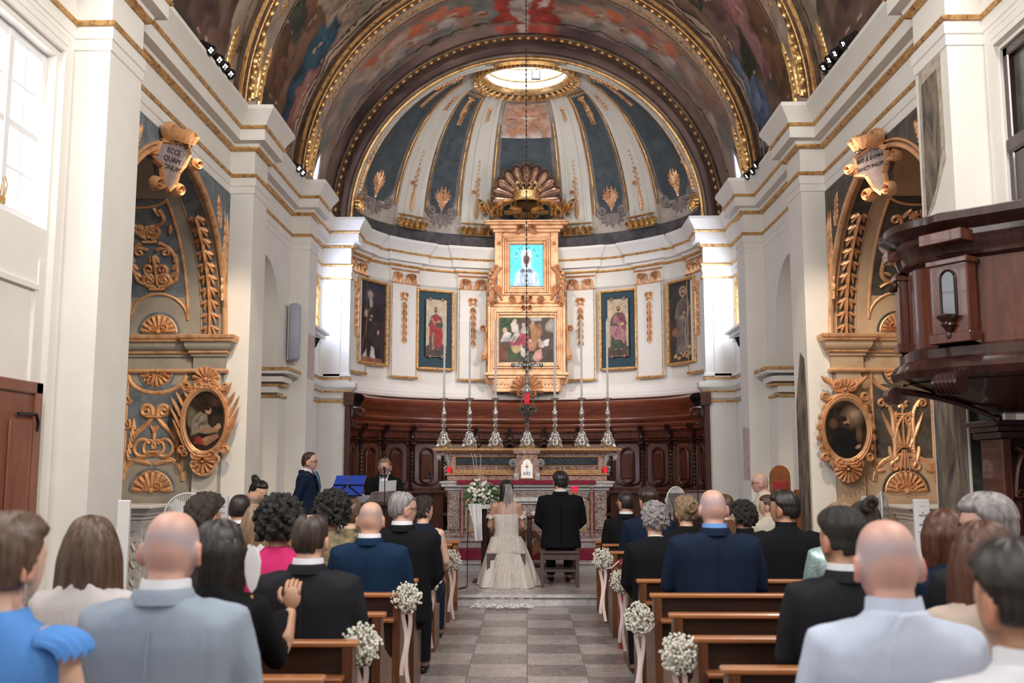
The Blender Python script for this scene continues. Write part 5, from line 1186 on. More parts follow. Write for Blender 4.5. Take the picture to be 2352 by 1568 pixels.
# ================================================================== CHOIR STALLS round the apse
cs = empty('choir_stalls', (0, 0, 0), 'dark carved walnut choir stalls curving round the apse behind the altar', 'choir stalls')
T0, T1 = .03, pi-.03
def even_ts(n, off):
    N = 600; ts = [T0+(T1-T0)*i/N for i in range(N+1)]; L = [0]
    for i in range(N): L.append(L[-1]+(apse(ts[i+1], off)-apse(ts[i], off)).length)
    return [ts[min(range(N+1), key=lambda j: abs(L[j]-L[-1]*k/n))] for k in range(n+1)]
def pathoff(n=60): return [tuple(apse(T0+(T1-T0)*i/n, 0)[:2]) for i in range(n+1)]
m = MB(); sweep(m, pathoff(), [(.12, .1), (.12, 2.24), (.10, 2.26)]); m.build('back_wall', walnut, cs, 60)
for k, (pr, mt) in enumerate((([(.12, 2.20), (.17, 2.215), (.19, 2.25), (.18, 2.28), (.23, 2.30), (.25, 2.34), (.24, 2.37)], walnut_red), ([(.24, 2.37), (.30, 2.41), (.32, 2.45), (.31, 2.49), (.34, 2.56), (.39, 2.60), (.41, 2.64)], walnut_red), ([(.41, 2.64), (.45, 2.70), (.47, 2.74), (.47, 2.78), (.42, 2.82), (.12, 2.85)], walnut_red))):
    m = MB(); sweep(m, pathoff(), pr); m.build('canopy_cornice', mt, cs, 40)
NB = 13; ts = even_ts(NB, .12)
for i in range(NB):
    tc = (ts[i]+ts[i+1])/2; A, B = apse(ts[i], .12), apse(ts[i+1], .12); W = (B-A).length; ang = atan2(B.y-A.y, B.x-A.x); o = (A+B)/2
    R = Matrix.Translation((o.x, o.y, 0)) @ Matrix.Rotation(ang, 4, 'Z')
    Mx = lambda u, v, d: R @ Vector((u, -d, v))
    g = MB(); hw = W/2-.075
    pts = [(-hw+.05, 1.18), (-hw, 1.24), (-hw, 1.90), (-hw+.07, 1.99), (hw-.07, 1.99), (hw, 1.90), (hw, 1.24), (hw-.05, 1.18), (.07, 1.14), (-.07, 1.14), (-hw+.05, 1.18)]
    for a, b in zip(pts, pts[1:]): stroke(g, Mx, [a, ((a[0]+b[0])/2, (a[1]+b[1])/2), b], .016, .028)
    iw = hw*.48; pts = [(-iw, 1.30), (-iw, 1.72)]+[(iw*cos(pi-pi*k/8), 1.74+iw*sin(pi*k/8)) for k in range(9)]+[(iw, 1.30)]+[(iw*cos(-pi*k/8)*1.0, 1.30-iw*sin(pi*k/8)*.9) for k in range(9)]
    stroke(g, Mx, pts, .022, .035); g.build('panel_moulding', walnut, cs, 60)
    g = MB(); g.box(-iw, iw, -.016, 0, 1.28, 1.76, M=R); g.build('raised_panel', mahog_panel, cs, 0)
    g = MB(); g.bbox(-hw, hw, -.022, 0, 2.06, 2.17, .01, M=R); g.build('frieze_panel', mahog_panel, cs, 20)
    for zz in ((-.05, 2.015, 2.04), (-.03, 1.03, 1.09)): g = MB(); g.bbox(-hw-.05, hw+.05, zz[0], 0, zz[1], zz[2], .008, M=R); g.build('rail_moulding', walnut, cs, 20)
    g = MB(); g.bbox(-hw-.02, hw+.02, -.42, 0, .55, .60, .012, M=R); g.build('seat', walnut, cs, 20); g = MB(); g.bbox(-hw-.02, hw+.02, -.05, 0, .64, 1.0, .012, M=R); g.build('seat_back', walnut, cs, 20)
for i in range(NB+1):
    p0 = apse(ts[i], .12); n = (apse(ts[i], .22)-p0).normalized(); tn = Vector((-n.y, n.x, 0))
    Mt = lambda u, v, d: p0+tn*u+n*d+Vector((0, 0, v))
    g = MB(); c = p0+n*.05   # twisted colonnette
    g.grid(lambda u, v: c+tn*((.022+.008*sin(3*2*pi*u+v*60))*cos(2*pi*u))+n*((.022+.008*sin(3*2*pi*u+v*60))*sin(2*pi*u))+Vector((0, 0, 1.12+.72*v)), 10, 44, cu=True)
    g.lathe([(.03, 0), (.038, .02), (.028, .05), (.03, .07)], 10, (c.x, c.y, 1.05)); g.build('colonnette', mahogany, cs, 60)
    g = MB()
    for q in (-1, 0, 1): leaf(g, Mt, q*.022, 1.84, pi/2+(-q)*.25, .12, .022, .09)
    g.box(-.05, .05, 0, .10, 0, 1, M=Matrix((tn.to_4d(), n.to_4d(), Vector((0, 0, .035, 0)), (p0.x, p0.y, 1.96, 1))).transposed())
    g.build('capital', mahogany, cs, 40)
    g = MB(); pr = [(0, 2.0), (.07, 2.0), (.09, 2.06), (.07, 2.12), (.11, 2.20), (.20, 2.26), (.22, 2.30), (.18, 2.31), (0, 2.34)]
    vs = [p0+tn*e*.028+n*a+Vector((0, 0, b)) for e in (-1, 1) for a, b in pr]; k = len(pr); g.add(vs, [tuple(range(k)), tuple(range(2*k-1, k-1, -1))]+[(a, (a+1) % k, (a+1) % k+k, a+k) for a in range(k)])
    g.sphere(p0+n*.21+Vector((0, 0, 2.29)), .035, 8, 6); g.sphere(p0+n*.10+Vector((0, 0, 2.06)), .03, 8, 6); g.build('bracket', mahogany, cs, 40)
    g = MB(); pr = [(0, .118), (.44, .118), (.44, .50), (.36, .60), (.40, .78), (.47, .86), (.46, .93), (.30, .90), (.22, 1.0), (.10, 1.06), (0, 1.06)]
    vs = [p0+tn*e*.030+n*a+Vector((0, 0, b)) for e in (-1, 1) for a, b in pr]; k = len(pr); g.add(vs, [tuple(range(k)), tuple(range(2*k-1, k-1, -1))]+[(a, (a+1) % k, (a+1) % k+k, a+k) for a in range(k)])
    g.sphere(p0+n*.45+Vector((0, 0, .88)), (.05, .05, .045), 8, 6); g.build('armrest', mahogany, cs, 30)
for s in (-1, 1):   # end posts with scrolled cheek
    g = MB(); x = s*3.18; g.bbox(min(x, x+s*.10), max(x, x+s*.10), 17.90, 18.02, .118, 2.80, .01); g.bbox(min(x-s*.06, x+s*.12), max(x-s*.06, x+s*.12), 17.86, 18.03, 2.60, 2.84, .01)
    Me = lambda u, v, d: Vector((s*u, 17.9-d, v)); scroll(g, Me, 3.12, 2.56, pi, .18, .07, .03, .04, 1, 1.2)
    g.build('end_post', walnut, cs, 20)
    g = MB(); Mq = lambda u, v, d: Vector((s*u, 17.66-d, v)); g.bbox(*sorted((s*2.72, s*3.16)), 17.66, 17.74, .118, 1.10, .01); scroll(g, Mq, 2.94, .55, pi/2, .1, .13, .03, .03, 1, 1.6); g.build('end_panel', walnut, cs, 30)
    # desk in front of the seats
    g = MB(); dk = [(2.72, 17.75), (2.3, 18.5), (1.6, 19.1)]
    for (x0, y0), (x1, y1) in zip(dk, dk[1:]):
        L = hypot(x1-x0, y1-y0); Rm = Matrix.Translation((s*(x0+x1)/2, (y0+y1)/2, 0)) @ Matrix.Rotation(atan2(y1-y0, s*(x1-x0)), 4, 'Z')
        g.bbox(-L/2, L/2, -.03, .03, .118, 1.02, .008, M=Rm); g.bbox(-L/2-.02, L/2+.02, -.15, .15, 1.02, 1.06, .01, M=Rm)
        for k in (-1, 1):
            for fy in (-.036, .036): g.bbox(k*L/4-L*.19, k*L/4+L*.19, min(fy, fy*.8), max(fy, fy*.8), .25, .90, .004, M=Rm)
    g.build('kneeling_desk', walnut, cs, 20)

# ================================================================== HIGH ALTAR
al = empty('high_altar', (0, 15.0, .493), 'inlaid coloured marble high altar with stepped gradines', 'altar')
def alb(mb, name, mat, sm=30, parent=al): return local(mb, al).build(name, mat, al, sm)
g = MB(); g.bbox(-1.10, 1.10, 14.72, 16.0, .493, 1.20, .01); alb(g, 'altar_block', marble_purple)
g = MB(); g.bbox(-1.17, 1.17, 14.66, 16.0, .493, .56, .01); g.bbox(-1.15, 1.15, 14.69, 16.0, .56, .60, .01); alb(g, 'plinth', marble_purple)
g = MB()
for z0, z1, x, y in ((1.14, 1.17, 1.16, 14.70), (1.17, 1.22, 1.20, 14.66), (1.22, 1.27, 1.25, 14.60), (1.27, 1.30, 1.27, 14.58)): g.bbox(-x, x, y, 16.0, z0, z1, .008)
alb(g, 'mensa', marble_white)
g = MB(); g.bbox(-1.02, 1.0, 14.565, 15.15, 1.298, 1.312, .004); g.bbox(-1.02, 1.0, 14.560, 14.568, 1.26, 1.312, .003); alb(g, 'altar_runner', red_cloth)
for s in (-1, 1):
    g = MB(); g.bbox(*sorted((s*.98, s*1.16)), 14.67, 14.74, .60, 1.14, .01); alb(g, 'side_pilaster', marble_purple)
    g = MB(); g.bbox(*sorted((s*1.01, s*1.13)), 14.66, 14.69, .64, 1.02, .008); Mv = lambda u, v, d: Vector((u, 14.66-d, v)); scroll(g, Mv, s*1.07, .70, pi/2, .12, .04, .012, .006); flower(g, Mv, s*1.07, .92, .05, 5, .008); alb(g, 'pilaster_inlay', marble_inlay)
    g = MB(); g.bbox(*sorted((s*.925, s*.955)), 14.60, 14.67, .50, 1.24, .008); alb(g, 'red_ribbon_strip', mottled('rose_damask', (.34, .10, .10), (.56, .30, .27), 20, .6))
    g = MB(); g.bbox(*sorted((s*.48, s*.88)), 14.70, 14.73, .62, 1.02, .006); alb(g, 'front_panel', marble_inlay)
    g = MB()
    for q in ((.46, .48), (.88, .90)): g.box(*sorted((s*q[0], s*q[1])), 14.695, 14.73, .60, 1.04)
    g.box(*sorted((s*.46, s*.90)), 14.695, 14.73, .60, .62); g.box(*sorted((s*.46, s*.90)), 14.695, 14.73, 1.02, 1.04); alb(g, 'panel_border', marble_yellow, 0)
g = MB(); g.bbox(-.9, .9, 14.69, 14.73, 1.06, 1.14, .006); alb(g, 'mosaic_frieze', marble_inlay)
for z0, z1, x, y, mt, nm_ in ((1.30, 1.385, 1.20, 15.12, marble_pink, 'lower_gradine'), (1.385, 1.41, 1.24, 15.08, marble_yellow, 'gradine_top'), (1.41, 1.47, 1.14, 15.26, marble_yellow, 'gradine_step'), (1.47, 1.515, 1.12, 15.30, marble_purple, 'gradine_band'), (1.515, 1.53, 1.13, 15.29, marble_yellow, 'gilt_band'), (1.53, 1.655, 1.08, 15.31, marble_black, 'black_marble_frieze'), (1.655, 1.67, 1.13, 15.29, marble_yellow, 'gilt_band'), (1.67, 1.72, 1.16, 15.30, marble_purple, 'upper_frieze'), (1.72, 1.75, 1.30, 15.24, marble_yellow, 'shelf_moulding'), (1.75, 1.79, 1.43, 15.16, marble_yellow, 'candle_shelf')):
    g = MB(); g.bbox(-x, x, y, 15.95, z0, z1, .006); alb(g, nm_, mt)
for s in (-1, 1):
    g = MB(); g.bbox(*sorted((s*1.08, s*1.16)), 15.27, 15.9, 1.47, 1.66, .006); alb(g, 'end_block', marble_pink)
    g = MB(); Mv = lambda u, v, d: Vector((s*u, 15.27-d, v)); stroke(g, Mv, bez((1.18, 1.44), (1.16, 1.60), (1.24, 1.60), (1.22, 1.70), 8)+[(1.30, 1.72), (1.37, 1.69), (1.36, 1.64), (1.31, 1.64)], .040, .10, base=-.1); stroke(g, Mv, [(1.20, 1.46), (1.25, 1.44), (1.26, 1.49), (1.22, 1.51)], .028, .10, base=-.1); alb(g, 'volute', marble_white, 60)
    g = MB(); Mv = lambda u, v, d: Vector((s*u, 15.16-d, v)); scroll(g, Mv, .155, 1.52, pi/2, .08, .055, .032, .10, -1, 1.4); stroke(g, Mv, [(.155, 1.42), (.16, 1.56)], .034, .08); g.bbox(*sorted((s*.12, s*.20)), 15.05, 15.3, 1.30, 1.42, .01); alb(g, 'tabernacle_volute', marble_white, 60)
g = MB(); g.bbox(-.16, .16, 15.10, 15.5, 1.31, 1.72, .01); g.bbox(-.20, .20, 15.06, 15.5, 1.70, 1.76, .01); alb(g, 'tabernacle', marble_pink)
def arch_poly(w, z0, zs, n=10): return [(-w, z0), (w, z0), (w, zs)]+[(w*.78*cos(pi*i/n), zs+.012+w*.9*sin(pi*i/n)) for i in range(n+1)]+[(-w, zs)]
g = MB(); g.prism(arch_poly(.105, 1.325, 1.545), 15.08, 15.11); alb(g, 'door_frame', marble_yellow, 0)
g = MB(); g.prism(arch_poly(.084, 1.345, 1.535), 15.07, 15.09); td = alb(g, 'tabernacle_door', self_lit_white, 0)  # white-painted door; its brightness is put in as glow
g = MB()
for k in range(2): pass
def pos(x, y, z): return Vector((x-.0, 15.068-15.0-z, 1.405-.493+y))
text_mesh('IHS', .080, ink, al, pos, 'ihs_letters', .003); g = MB(); g.box(-.0035, .0035, 15.060, 15.069, 1.40, 1.50); g.box(-.03, .03, 15.060, 15.069, 1.512, 1.520); g.sphere((0, 15.066, 1.512), (.018, .006, .018)); g.box(-.004, .004, 15.06, 15.069, 1.50, 1.56); alb(g, 'door_emblem', gold_strip, 0)
for x in (1019, 1078, 1138, 1210, 1275, 1337, 1397): pass

# candlesticks with tall candles
def silver_base(g, H, cy=0):
    def lobes(a, z): return 1+.16*cos(3*a+pi/2)*max(0, 1-z/.28)+.05*sin(9*a)*max(0, 1-z/.25)
    g.lathe([(.105, .0), (.115, .012), (.10, .03), (.085, .05), (.095, .08), (.082, .12), (.060, .16), (.052, .20), (.042, .23), (.022, .25), (.034, .268), (.018, .285)], 30, mod=lobes)
    for k in range(3):
        a = 2*pi*k/3-pi/2; ca, sa = cos(a), sin(a)
        for r, z, q in ((.115, .025, .022), (.108, .05, .018), (.10, .095, .026), (.085, .13, .017), (.066, .18, .016), (.058, .215, .013)): g.sphere((r*ca, r*sa, z), (q, q, q), 8, 6)
        b = a+pi/3
        for r, z, q in ((.082, .07, .02), (.07, .11, .022), (.052, .16, .018)): g.sphere((r*cos(b), r*sin(b), z), (q, q, q*1.1), 8, 6)
def candlestick(px, label):
    base = PY(px, 1030, 15.45); o = empty('altar_candlestick', (base.x, 15.45, 1.79), label, 'candlestick', 'silver candlesticks on the altar shelf')
    g = MB(); g.lathe([(.125, 0), (.128, .012), (.115, .02)], 12); g.build('gilt_foot', gold, o, 20)
    g = MB(); silver_base(g, 0); g.v = [(x, y, z+.018) for x, y, z in g.v]; g.build('embossed_base', silver, o, 50)
    g = MB(); g.lathe([(.018, .30), (.030, .325), (.040, .345), (.026, .37), (.016, .385), (.030, .40), (.044, .42), (.040, .45), (.020, .475), (.034, .50), (.041, .535), (.034, .57), (.020, .59), (.023, .62), (.017, .69), (.024, .71), (.016, .725), (.028, .735), (.040, .75), (.062, .765), (.068, .775), (.05, .78), (.022, .775)], 18); g.build('stem', silver, o, 50)
    g = MB(); g.lathe([(.019, .77), (.019, .87), (.018, .88)], 14); g.build('candle_socket', white_plastic, o, 40)
    g = MB(); g.lathe([(.0165, .87), (.0155, 1.86), (.0165, 1.97), (.008, 1.985)], 12); g.lathe([(.008, 1.985), (.0095, 1.995), (.004, 2.02), (.001, 2.03)], 8); g.build('candle', wax, o, 50)
    return o
ord_ = ('leftmost silver candlestick with a tall candle on the altar shelf', 'second silver candlestick from the left on the altar shelf', 'silver candlestick just left of the altar crucifix', 'silver candlestick just right of the altar crucifix', 'second silver candlestick from the right on the altar shelf', 'rightmost silver candlestick with a tall candle on the altar shelf')
for px, lb in zip((1019, 1078, 1138, 1275, 1337, 1397), ord_): candlestick(px, lb)
# altar crucifix on its silver foot
o = empty('altar_crucifix', (.005, 15.45, 1.79), 'silver altar crucifix with rays in the middle of the candle shelf', 'crucifix')
g = MB(); g.lathe([(.125, 0), (.128, .012), (.115, .02)], 12); g.build('gilt_foot', gold, o, 20)
g = MB(); silver_base(g, 0); g.v = [(x, y, z+.018) for x, y, z in g.v]; g.build('embossed_base', silver, o, 50)
g = MB(); g.lathe([(.018, .30), (.03, .33), (.016, .37), (.03, .42), (.016, .47), (.026, .52), (.012, .56), (.012, .80)], 14); g.build('stem', silver, o, 50)
g = MB(); g.bbox(-.028, .028, -.015, .015, .78, 1.52, .008); g.bbox(-.20, .20, -.015, .015, 1.26, 1.32, .008)
for x, z in ((-.22, 1.29), (.22, 1.29), (0, 1.54)): g.sphere((x, 0, z), (.035, .02, .035), 10, 6)
g.build('cross', silver_dark, o, 20)
g = MB(); 
for k in range(40):
    a = 2*pi*k/40; L = .15 if k % 2 else .11; g.tube([(.03*cos(a), .012, 1.29+.03*sin(a)), (L*cos(a), .012, 1.29+L*sin(a))], [.006, .0015], 4)
g.build('rays', silver_dark, o, 20)
g = MB(); g.tube([(0, -.03, 1.30), (0, -.035, 1.20), (.008, -.03, 1.08), (0, -.03, .96)], [.030, .028, .022, .012], 8); g.tube([(-.15, -.02, 1.34), (-.05, -.03, 1.28), (.05, -.03, 1.28), (.15, -.02, 1.34)], [.008, .013, .013, .008], 6); g.sphere((0, -.04, 1.345), (.021, .022, .028)); g.build('corpus', silver, o, 60)

# red glass lamps on the gradine ends
for x, lb in ((-1.18, 'red glass votive lamp at the left end of the altar gradine'), (1.18, 'red glass votive lamp at the right end of the altar gradine')):
    o = empty('votive_lamp', (x, 15.17, 1.414), lb, 'lamp', 'red votive lamps on the altar gradine'); g = MB(); g.lathe([(.028, 0), (.033, .01), (.033, .10), (.028, .102), (.027, .015)], 14); g.build('glass', red_glass, o, 50)
    g = MB(); g.lathe([(.036, .09), (.036, .11), (.034, .11)], 14); g.lathe([(.034, 0), (.036, .008)], 14); g.build('rim', gold_strip, o)
# ================================================================== WINDOW, DOORS
g = MB(); x = -WX-.12
w1 = tag(MB().box(x-.03, x-.02, 6.48, 7.64, 3.34, 4.82).build('window_1', glow_white, None, 0), 'tall white casement window with daylight behind', kind='structure')
g = MB()
for y0, y1 in ((6.50, 6.57), (7.05, 7.13), (7.56, 7.63)): g.bbox(x-.02, x+.04, y0, y1, 3.36, 4.80, .008)
for z0, z1 in ((3.36, 3.45), (4.05, 4.11), (4.72, 4.80)): g.bbox(x-.02, x+.035, 6.52, 7.60, z0, z1, .008)
g.build('window_frame', white_paint, w1, 20)
for (ya, yb) in ((6.57, 7.05), (7.13, 7.56)):
    for y in ((ya+yb)/2,): MB().bbox(x-.01, x+.02, y-.012, y+.012, 3.45, 4.72, .004).build('glazing_bar', white_paint, w1, 0)
    for z in (3.75, 4.42): MB().bbox(x-.01, x+.018, ya, yb, z-.012, z+.012, .004).build('glazing_bar', white_paint, w1, 0)
g = MB(); g.tube([(x+.05, 7.09, 3.47), (x+.07, 7.09, 3.58), (x+.06, 7.07, 3.64)], .007, 6); g.tube([(x+.05, 7.02, 3.47), (x+.065, 7.02, 3.56)], .007, 6); g.box(x+.035, x+.05, 6.98, 7.12, 3.44, 3.49); g.build('rusty_catch', gold_strip, w1)
m = MB(); m.box(-WX-.005, -WX+.03, -4, 7.50, 2.86, 2.90); m.box(-WX-.005, -WX+.022, 7.46, 7.50, 0, 2.86); m.box(-WX-.0, -WX+.012, 7.52, 7.60, 0, 3.1); structure(m, 'trim_5', plaster, 20, 'plain plaster string course on the near left wall')
d1 = empty('door_1', (-WX, 7.1, 0), 'brown panelled wooden door in the near left wall', kind='structure')
g = MB(); g.bbox(-WX-.02, -WX+.05, 6.55, 7.56, 0, 2.14, .01); local(g, d1).build('door_leaf', door_wood, d1, 20)
for y0, y1 in ((6.64, 7.0), (7.12, 7.46)):
    for z0, z1 in ((.2, 1.0), (1.15, 1.86)):
        g = MB(); g.bbox(-WX+.045, -WX+.068, y0, y1, z0, z1, .012); local(g, d1).build('door_panel', door_wood, d1, 20)
g = MB(); g.bbox(-WX+.04, -WX+.075, 7.46, 7.57, 0, 2.15, .008); g.bbox(-WX+.04, -WX+.075, 6.5, 7.57, 2.06, 2.15, .008); local(g, d1).build('door_frame', door_wood, d1, 20)
g = MB(); g.tube([(-WX+.08, 7.20, 1.90), (-WX+.085, 7.46, 1.91), (-WX+.085, 7.50, 1.85), (-WX+.08, 7.50, 1.78)], .012, 6); local(g, d1).build('iron_bolt', black_metal, d1)
# tall dark glazed door frame on the right
d2 = empty('door_2', (WX, 7.0, 0), 'tall dark wooden door frame with glazed fanlight on the near right wall', kind='structure')
g = MB(); g.bbox(WX+.03, WX+.10, 6.0, 7.66, .05, 3.95, .01); g.bbox(WX+.02, WX+.12, 7.58, 7.66, .05, 4.82, .01); g.bbox(WX+.0, WX+.12, 6.0, 7.66, 3.95, 4.08, .02); g.bbox(WX+.02, WX+.12, 6.0, 7.66, 4.74, 4.82, .01)
for y in (6.5, 7.04): g.bbox(WX+.03, WX+.10, y-.02, y+.02, 4.05, 4.75, .006)
local(g, d2).build('door_frame', mahogany, d2, 20)
g = MB(); g.bbox(WX+.02, WX+.045, 6.2, 7.45, .4, 3.75, .02); local(g, d2).build('door_panel', mahogany, d2, 20)
g = MB(); g.box(WX+.07, WX+.08, 6.0, 7.6, 4.06, 4.76); local(g, d2).build('pane', mottled('dusty_dark_glass', (.05, .055, .05), (.13, .13, .12), 4, .2), d2, 0)

# ================================================================== PULPIT
pc = Vector((3.64, 7.12, 0)); pu = empty('pulpit', (3.64, 7.12, 1.9), 'dark mahogany pulpit with bulging panels projecting from the right wall', 'pulpit')
def pub(mb, nm, mt, sm=35): return local(mb, pu).build(nm, mt, pu, sm)
TH0, TH1 = rad(98), rad(300)
def bulge(a, z):   # plan of the pulpit: canted bays between pilasters
    d = math.degrees(a) % 360
    edges = (98, 172, 210, 246, 300)
    for e0, e1 in zip(edges, edges[1:]):
        if e0 <= d <= e1: t = (d-e0)/(e1-e0); return 1.0-.045*sin(pi*t) if e1 != 210 else .97+.05*sin(pi*t)
    return 1
def ring_(pr, nm, mt, n=72): g = MB(); g.lathe(pr, n, (pc.x, pc.y, 0), a0=TH0, a1=TH1, mod=bulge); pub(g, nm, mt, 40)
ring_([(.88, 2.90), (.93, 2.92), (.91, 2.95), (.925, 3.00), (.96, 3.05), (.95, 3.09), (1.01, 3.13), (1.04, 3.15), (1.04, 3.20), (1.0, 3.215), (.87, 3.22), (.84, 3.15), (.84, 2.4)], 'handrail_moulding', mahogany)
ring_([(.88, 2.30), (.88, 2.90)], 'parapet', mahog_panel)
ring_([(.90, 2.33), (.93, 2.31), (.93, 2.25), (.97, 2.22), (1.0, 2.17), (.98, 2.12), (.90, 2.09)], 'base_moulding', mahogany)
ring_([(.92, 2.09), (.80, 2.05), (.55, 1.96), (.30, 1.90), (0.01, 1.89)], 'underside', mahogany)
def pol(deg, r, z, du=0): a = rad(deg); return Vector((pc.x+r*cos(a)-du*sin(a), pc.y+r*sin(a)+du*cos(a), z))
for dg, wd in ((172, .05), (212, .14), (247, .05), (290, .05)):
    a = rad(dg); Mr = Matrix(((cos(a), -sin(a), 0, pc.x), (sin(a), cos(a), 0, pc.y), (0, 0, 1, 0), (0, 0, 0, 1)))
    g = MB(); r0 = .86; r1 = .935 if wd < .1 else .965
    g.bbox(r0, r1, -wd, wd, 2.33, 2.90, .008, M=Mr); g.bbox(r0, r1+.02, -wd-.015, wd+.015, 2.33, 2.40, .006, M=Mr); g.bbox(r0, r1+.02, -wd-.015, wd+.015, 2.86, 2.90, .006, M=Mr); g.bbox(r0, r1+.07, -wd-.02, wd+.02, 3.0, 3.08, .006, M=Mr)
    pub(g, 'pilaster', mahog_panel, 20)
    if wd < .1:
        g = MB()
        for k in (-1, 0, 1): g.sphere(pol(dg, .95, 2.83, k*.03), (.025, .025, .035), 8, 6)
        g.sphere(pol(dg, .96, 2.80), (.03, .03, .02), 8, 6); pub(g, 'carved_capital', mahogany)
    else:
        g = MB(); pts = [(-.055, 2.52)]+[(.055*cos(pi-pi*k/10), 2.76+.06*sin(pi*k/10)) for k in range(11)]+[(.055, 2.52)]
        vs = [Mr @ Vector((.970, y, z)) for y, z in pts]; g.add(vs, [tuple(range(len(vs)))]); g.tube(vs, .009, 6); pub(g, 'niche', mottled('black_niche', (.006, .004, .004), (.012, .008, .007), 9, .12, bs=0, coat=.6), 30)
        g = MB(); c = pol(dg, .985, 0); g.lathe([(.012, 2.36), (.02, 2.38), (.012, 2.40), (.03, 2.43), (.05, 2.45), (.04, 2.47), (.07, 2.495), (.075, 2.51), (.05, 2.52)], 16, (c.x, c.y, 0)); pub(g, 'pendant', mahogany, 50)
g = MB(); c = pol(212, 1.0, 2.06)
a = rad(212); tn = Vector((-sin(a), cos(a), 0))
g.tube([c-tn*.09, c+tn*.09], .07, 18); g.tube([c-tn*.11, c-tn*.09], .05, 14)
for k in range(5): g.tube([c+tn*(-.06+.03*k)+Vector((.072*cos(b), 0, .072*sin(b))).xyz*0+Vector((cos(a)*.072*cos(b), sin(a)*.072*cos(b), .072*sin(b))) for b in [2*pi*q/16 for q in range(17)]], .008, 5)
pub(g, 'scroll_bracket', mahogany, 50)
g = MB(); pts = [pol(176+q*14, 1.0-.66*q, 2.05-.20*q**1.6) for q in [i/14 for i in range(15)]]
g.tube(pts, [.030+.015*(1-i/14) for i in range(15)], 8, sq=.6); e = pts[0]
g.tube([e+Vector((0, -.05, -.035)), e+Vector((0, .05, -.035))], .065, 16); g.sphere(pts[-1], .035, 8, 6); pub(g, 'curved_rib', mahogany, 50)
# pulpit cabinet beneath
cb = empty('pulpit_cabinet', (3.75, 7.3, 0), 'dark carved wooden cabinet with scrolled arch under the pulpit', 'cabinet')
def cbb(mb, nm, mt, sm=25): return local(mb, cb).build(nm, mt, cb, sm)
g = MB(); g.box(3.47, 4.2, 7.5, 7.62, 0, 1.72); g.bbox(3.43, 3.50, 7.28, 7.62, 0, 1.72, .008); cbb(g, 'side_post', mahog_panel)
g = MB(); g.box(3.55, 4.2, 7.44, 7.50, 0, 1.66); cbb(g, 'dark_interior', mahogany, 0)
g = MB()
for z0, z1, q in ((1.72, 1.77, .02), (1.77, 1.81, .05), (1.81, 1.85, .07)): g.bbox(3.43-q, 4.2, 7.28-q, 7.7, z0, z1, .006)
cbb(g, 'cornice', mahogany)
g = MB(); Mc = lambda u, v, d: Vector((u, 7.30-d, v)); stroke(g, Mc, bez((3.52, 1.30), (3.53, 1.52), (3.58, 1.68), (3.70, 1.68)), .022, .03); scroll(g, Mc, 3.68, 1.68, -.4, .04, .045, .02, .03, -1); scroll(g, Mc, 3.86, 1.68, pi+.4, .04, .045, .02, .03, 1); scroll(g, Mc, 3.52, 1.34, -pi/2, .04, .035, .018, .03, 1)
stroke(g, Mc, bez((3.84, 1.68), (3.95, 1.70), (4.05, 1.6), (4.08, 1.4)), .022, .03); leaf(g, Mc, 3.53, 1.66, -.5, .10, .02, .03); cbb(g, 'arch_scrolls', mahog_panel, 60)
g = MB(); g.bbox(3.52, 3.58, 7.33, 7.36, 0, 1.30, .006); g.bbox(3.66, 3.69, 7.40, 7.44, 0, 1.5, .006); cbb(g, 'inner_rail', mahog_panel)

# ================================================================== SPOTLIGHTS on the cornices
def spotlight(px, py, s, label, grp):
    Y = None; X = s*3.50; c = PX(px, py, X); c = Vector((X, c.y, c.z))
    o = empty('cornice_spotlight', c, label, 'spotlight', grp)
    d = Vector((-s*.62, -.05 if px > 1200 else -.35, -.42)).normalized(); q = d.to_track_quat('Z', 'Y').to_matrix().to_4x4()
    g = MB(); g.lathe([(.035, -.15), (.055, -.145), (.06, -.13), (.06, .06), (.063, .065), (.055, .066), (.05, .05)], 18, M=q); g.build('housing', black_metal, o, 40)
    g = MB(); g.lathe([(.048, .050), (.001, .051)], 18, M=q); g.build('reflector', black_metal, o, 0); g = MB()
    for k in range(4): g.lathe([(.0135, 0), (.001, .003)], 10, M=q @ Matrix.Translation((.022*cos(k*pi/2+.4), .022*sin(k*pi/2+.4), .053)))
    g.build('led_lens', lamp_face, o, 0)
    g = MB(); dz = max(.02, c.z-6.05); g.tube([(0, 0, -.02), (0, .02, -.05), (0, .02, -dz)], .012, 6); g.box(-.04, .04, -.03, .05, -dz, -dz+.012); g.build('bracket', black_metal, o)
W4 = ('nearest', 'second nearest', 'third', 'farthest')
for i, (x, y) in enumerate(((478, 112), (498, 134), (511, 150), (524, 167))): spotlight(x, y, -1, f'{W4[i]} of four black spotlights on the left cornice beside the brown fresco', 'spotlights on the left cornice')
for i, (x, y) in enumerate(((682, 384), (691, 394))): spotlight(x, y, -1, ('upper' if i == 0 else 'lower')+' of two small black spotlights on the far left cornice', 'spotlights on the far left cornice')
for i, (x, y) in enumerate(((1946, 96), (1926, 118), (1912, 133), (1899, 150))): spotlight(x, y, 1, f'{W4[i]} of four black spotlights on the right cornice beside the brown fresco', 'spotlights on the right cornice')
for i, (x, y) in enumerate(((1741, 376), (1733, 390), (1721, 401))): spotlight(x, y, 1, ('upper', 'middle', 'lower')[i]+' of three small black spotlights on the far right cornice', 'spotlights on the far right cornice')
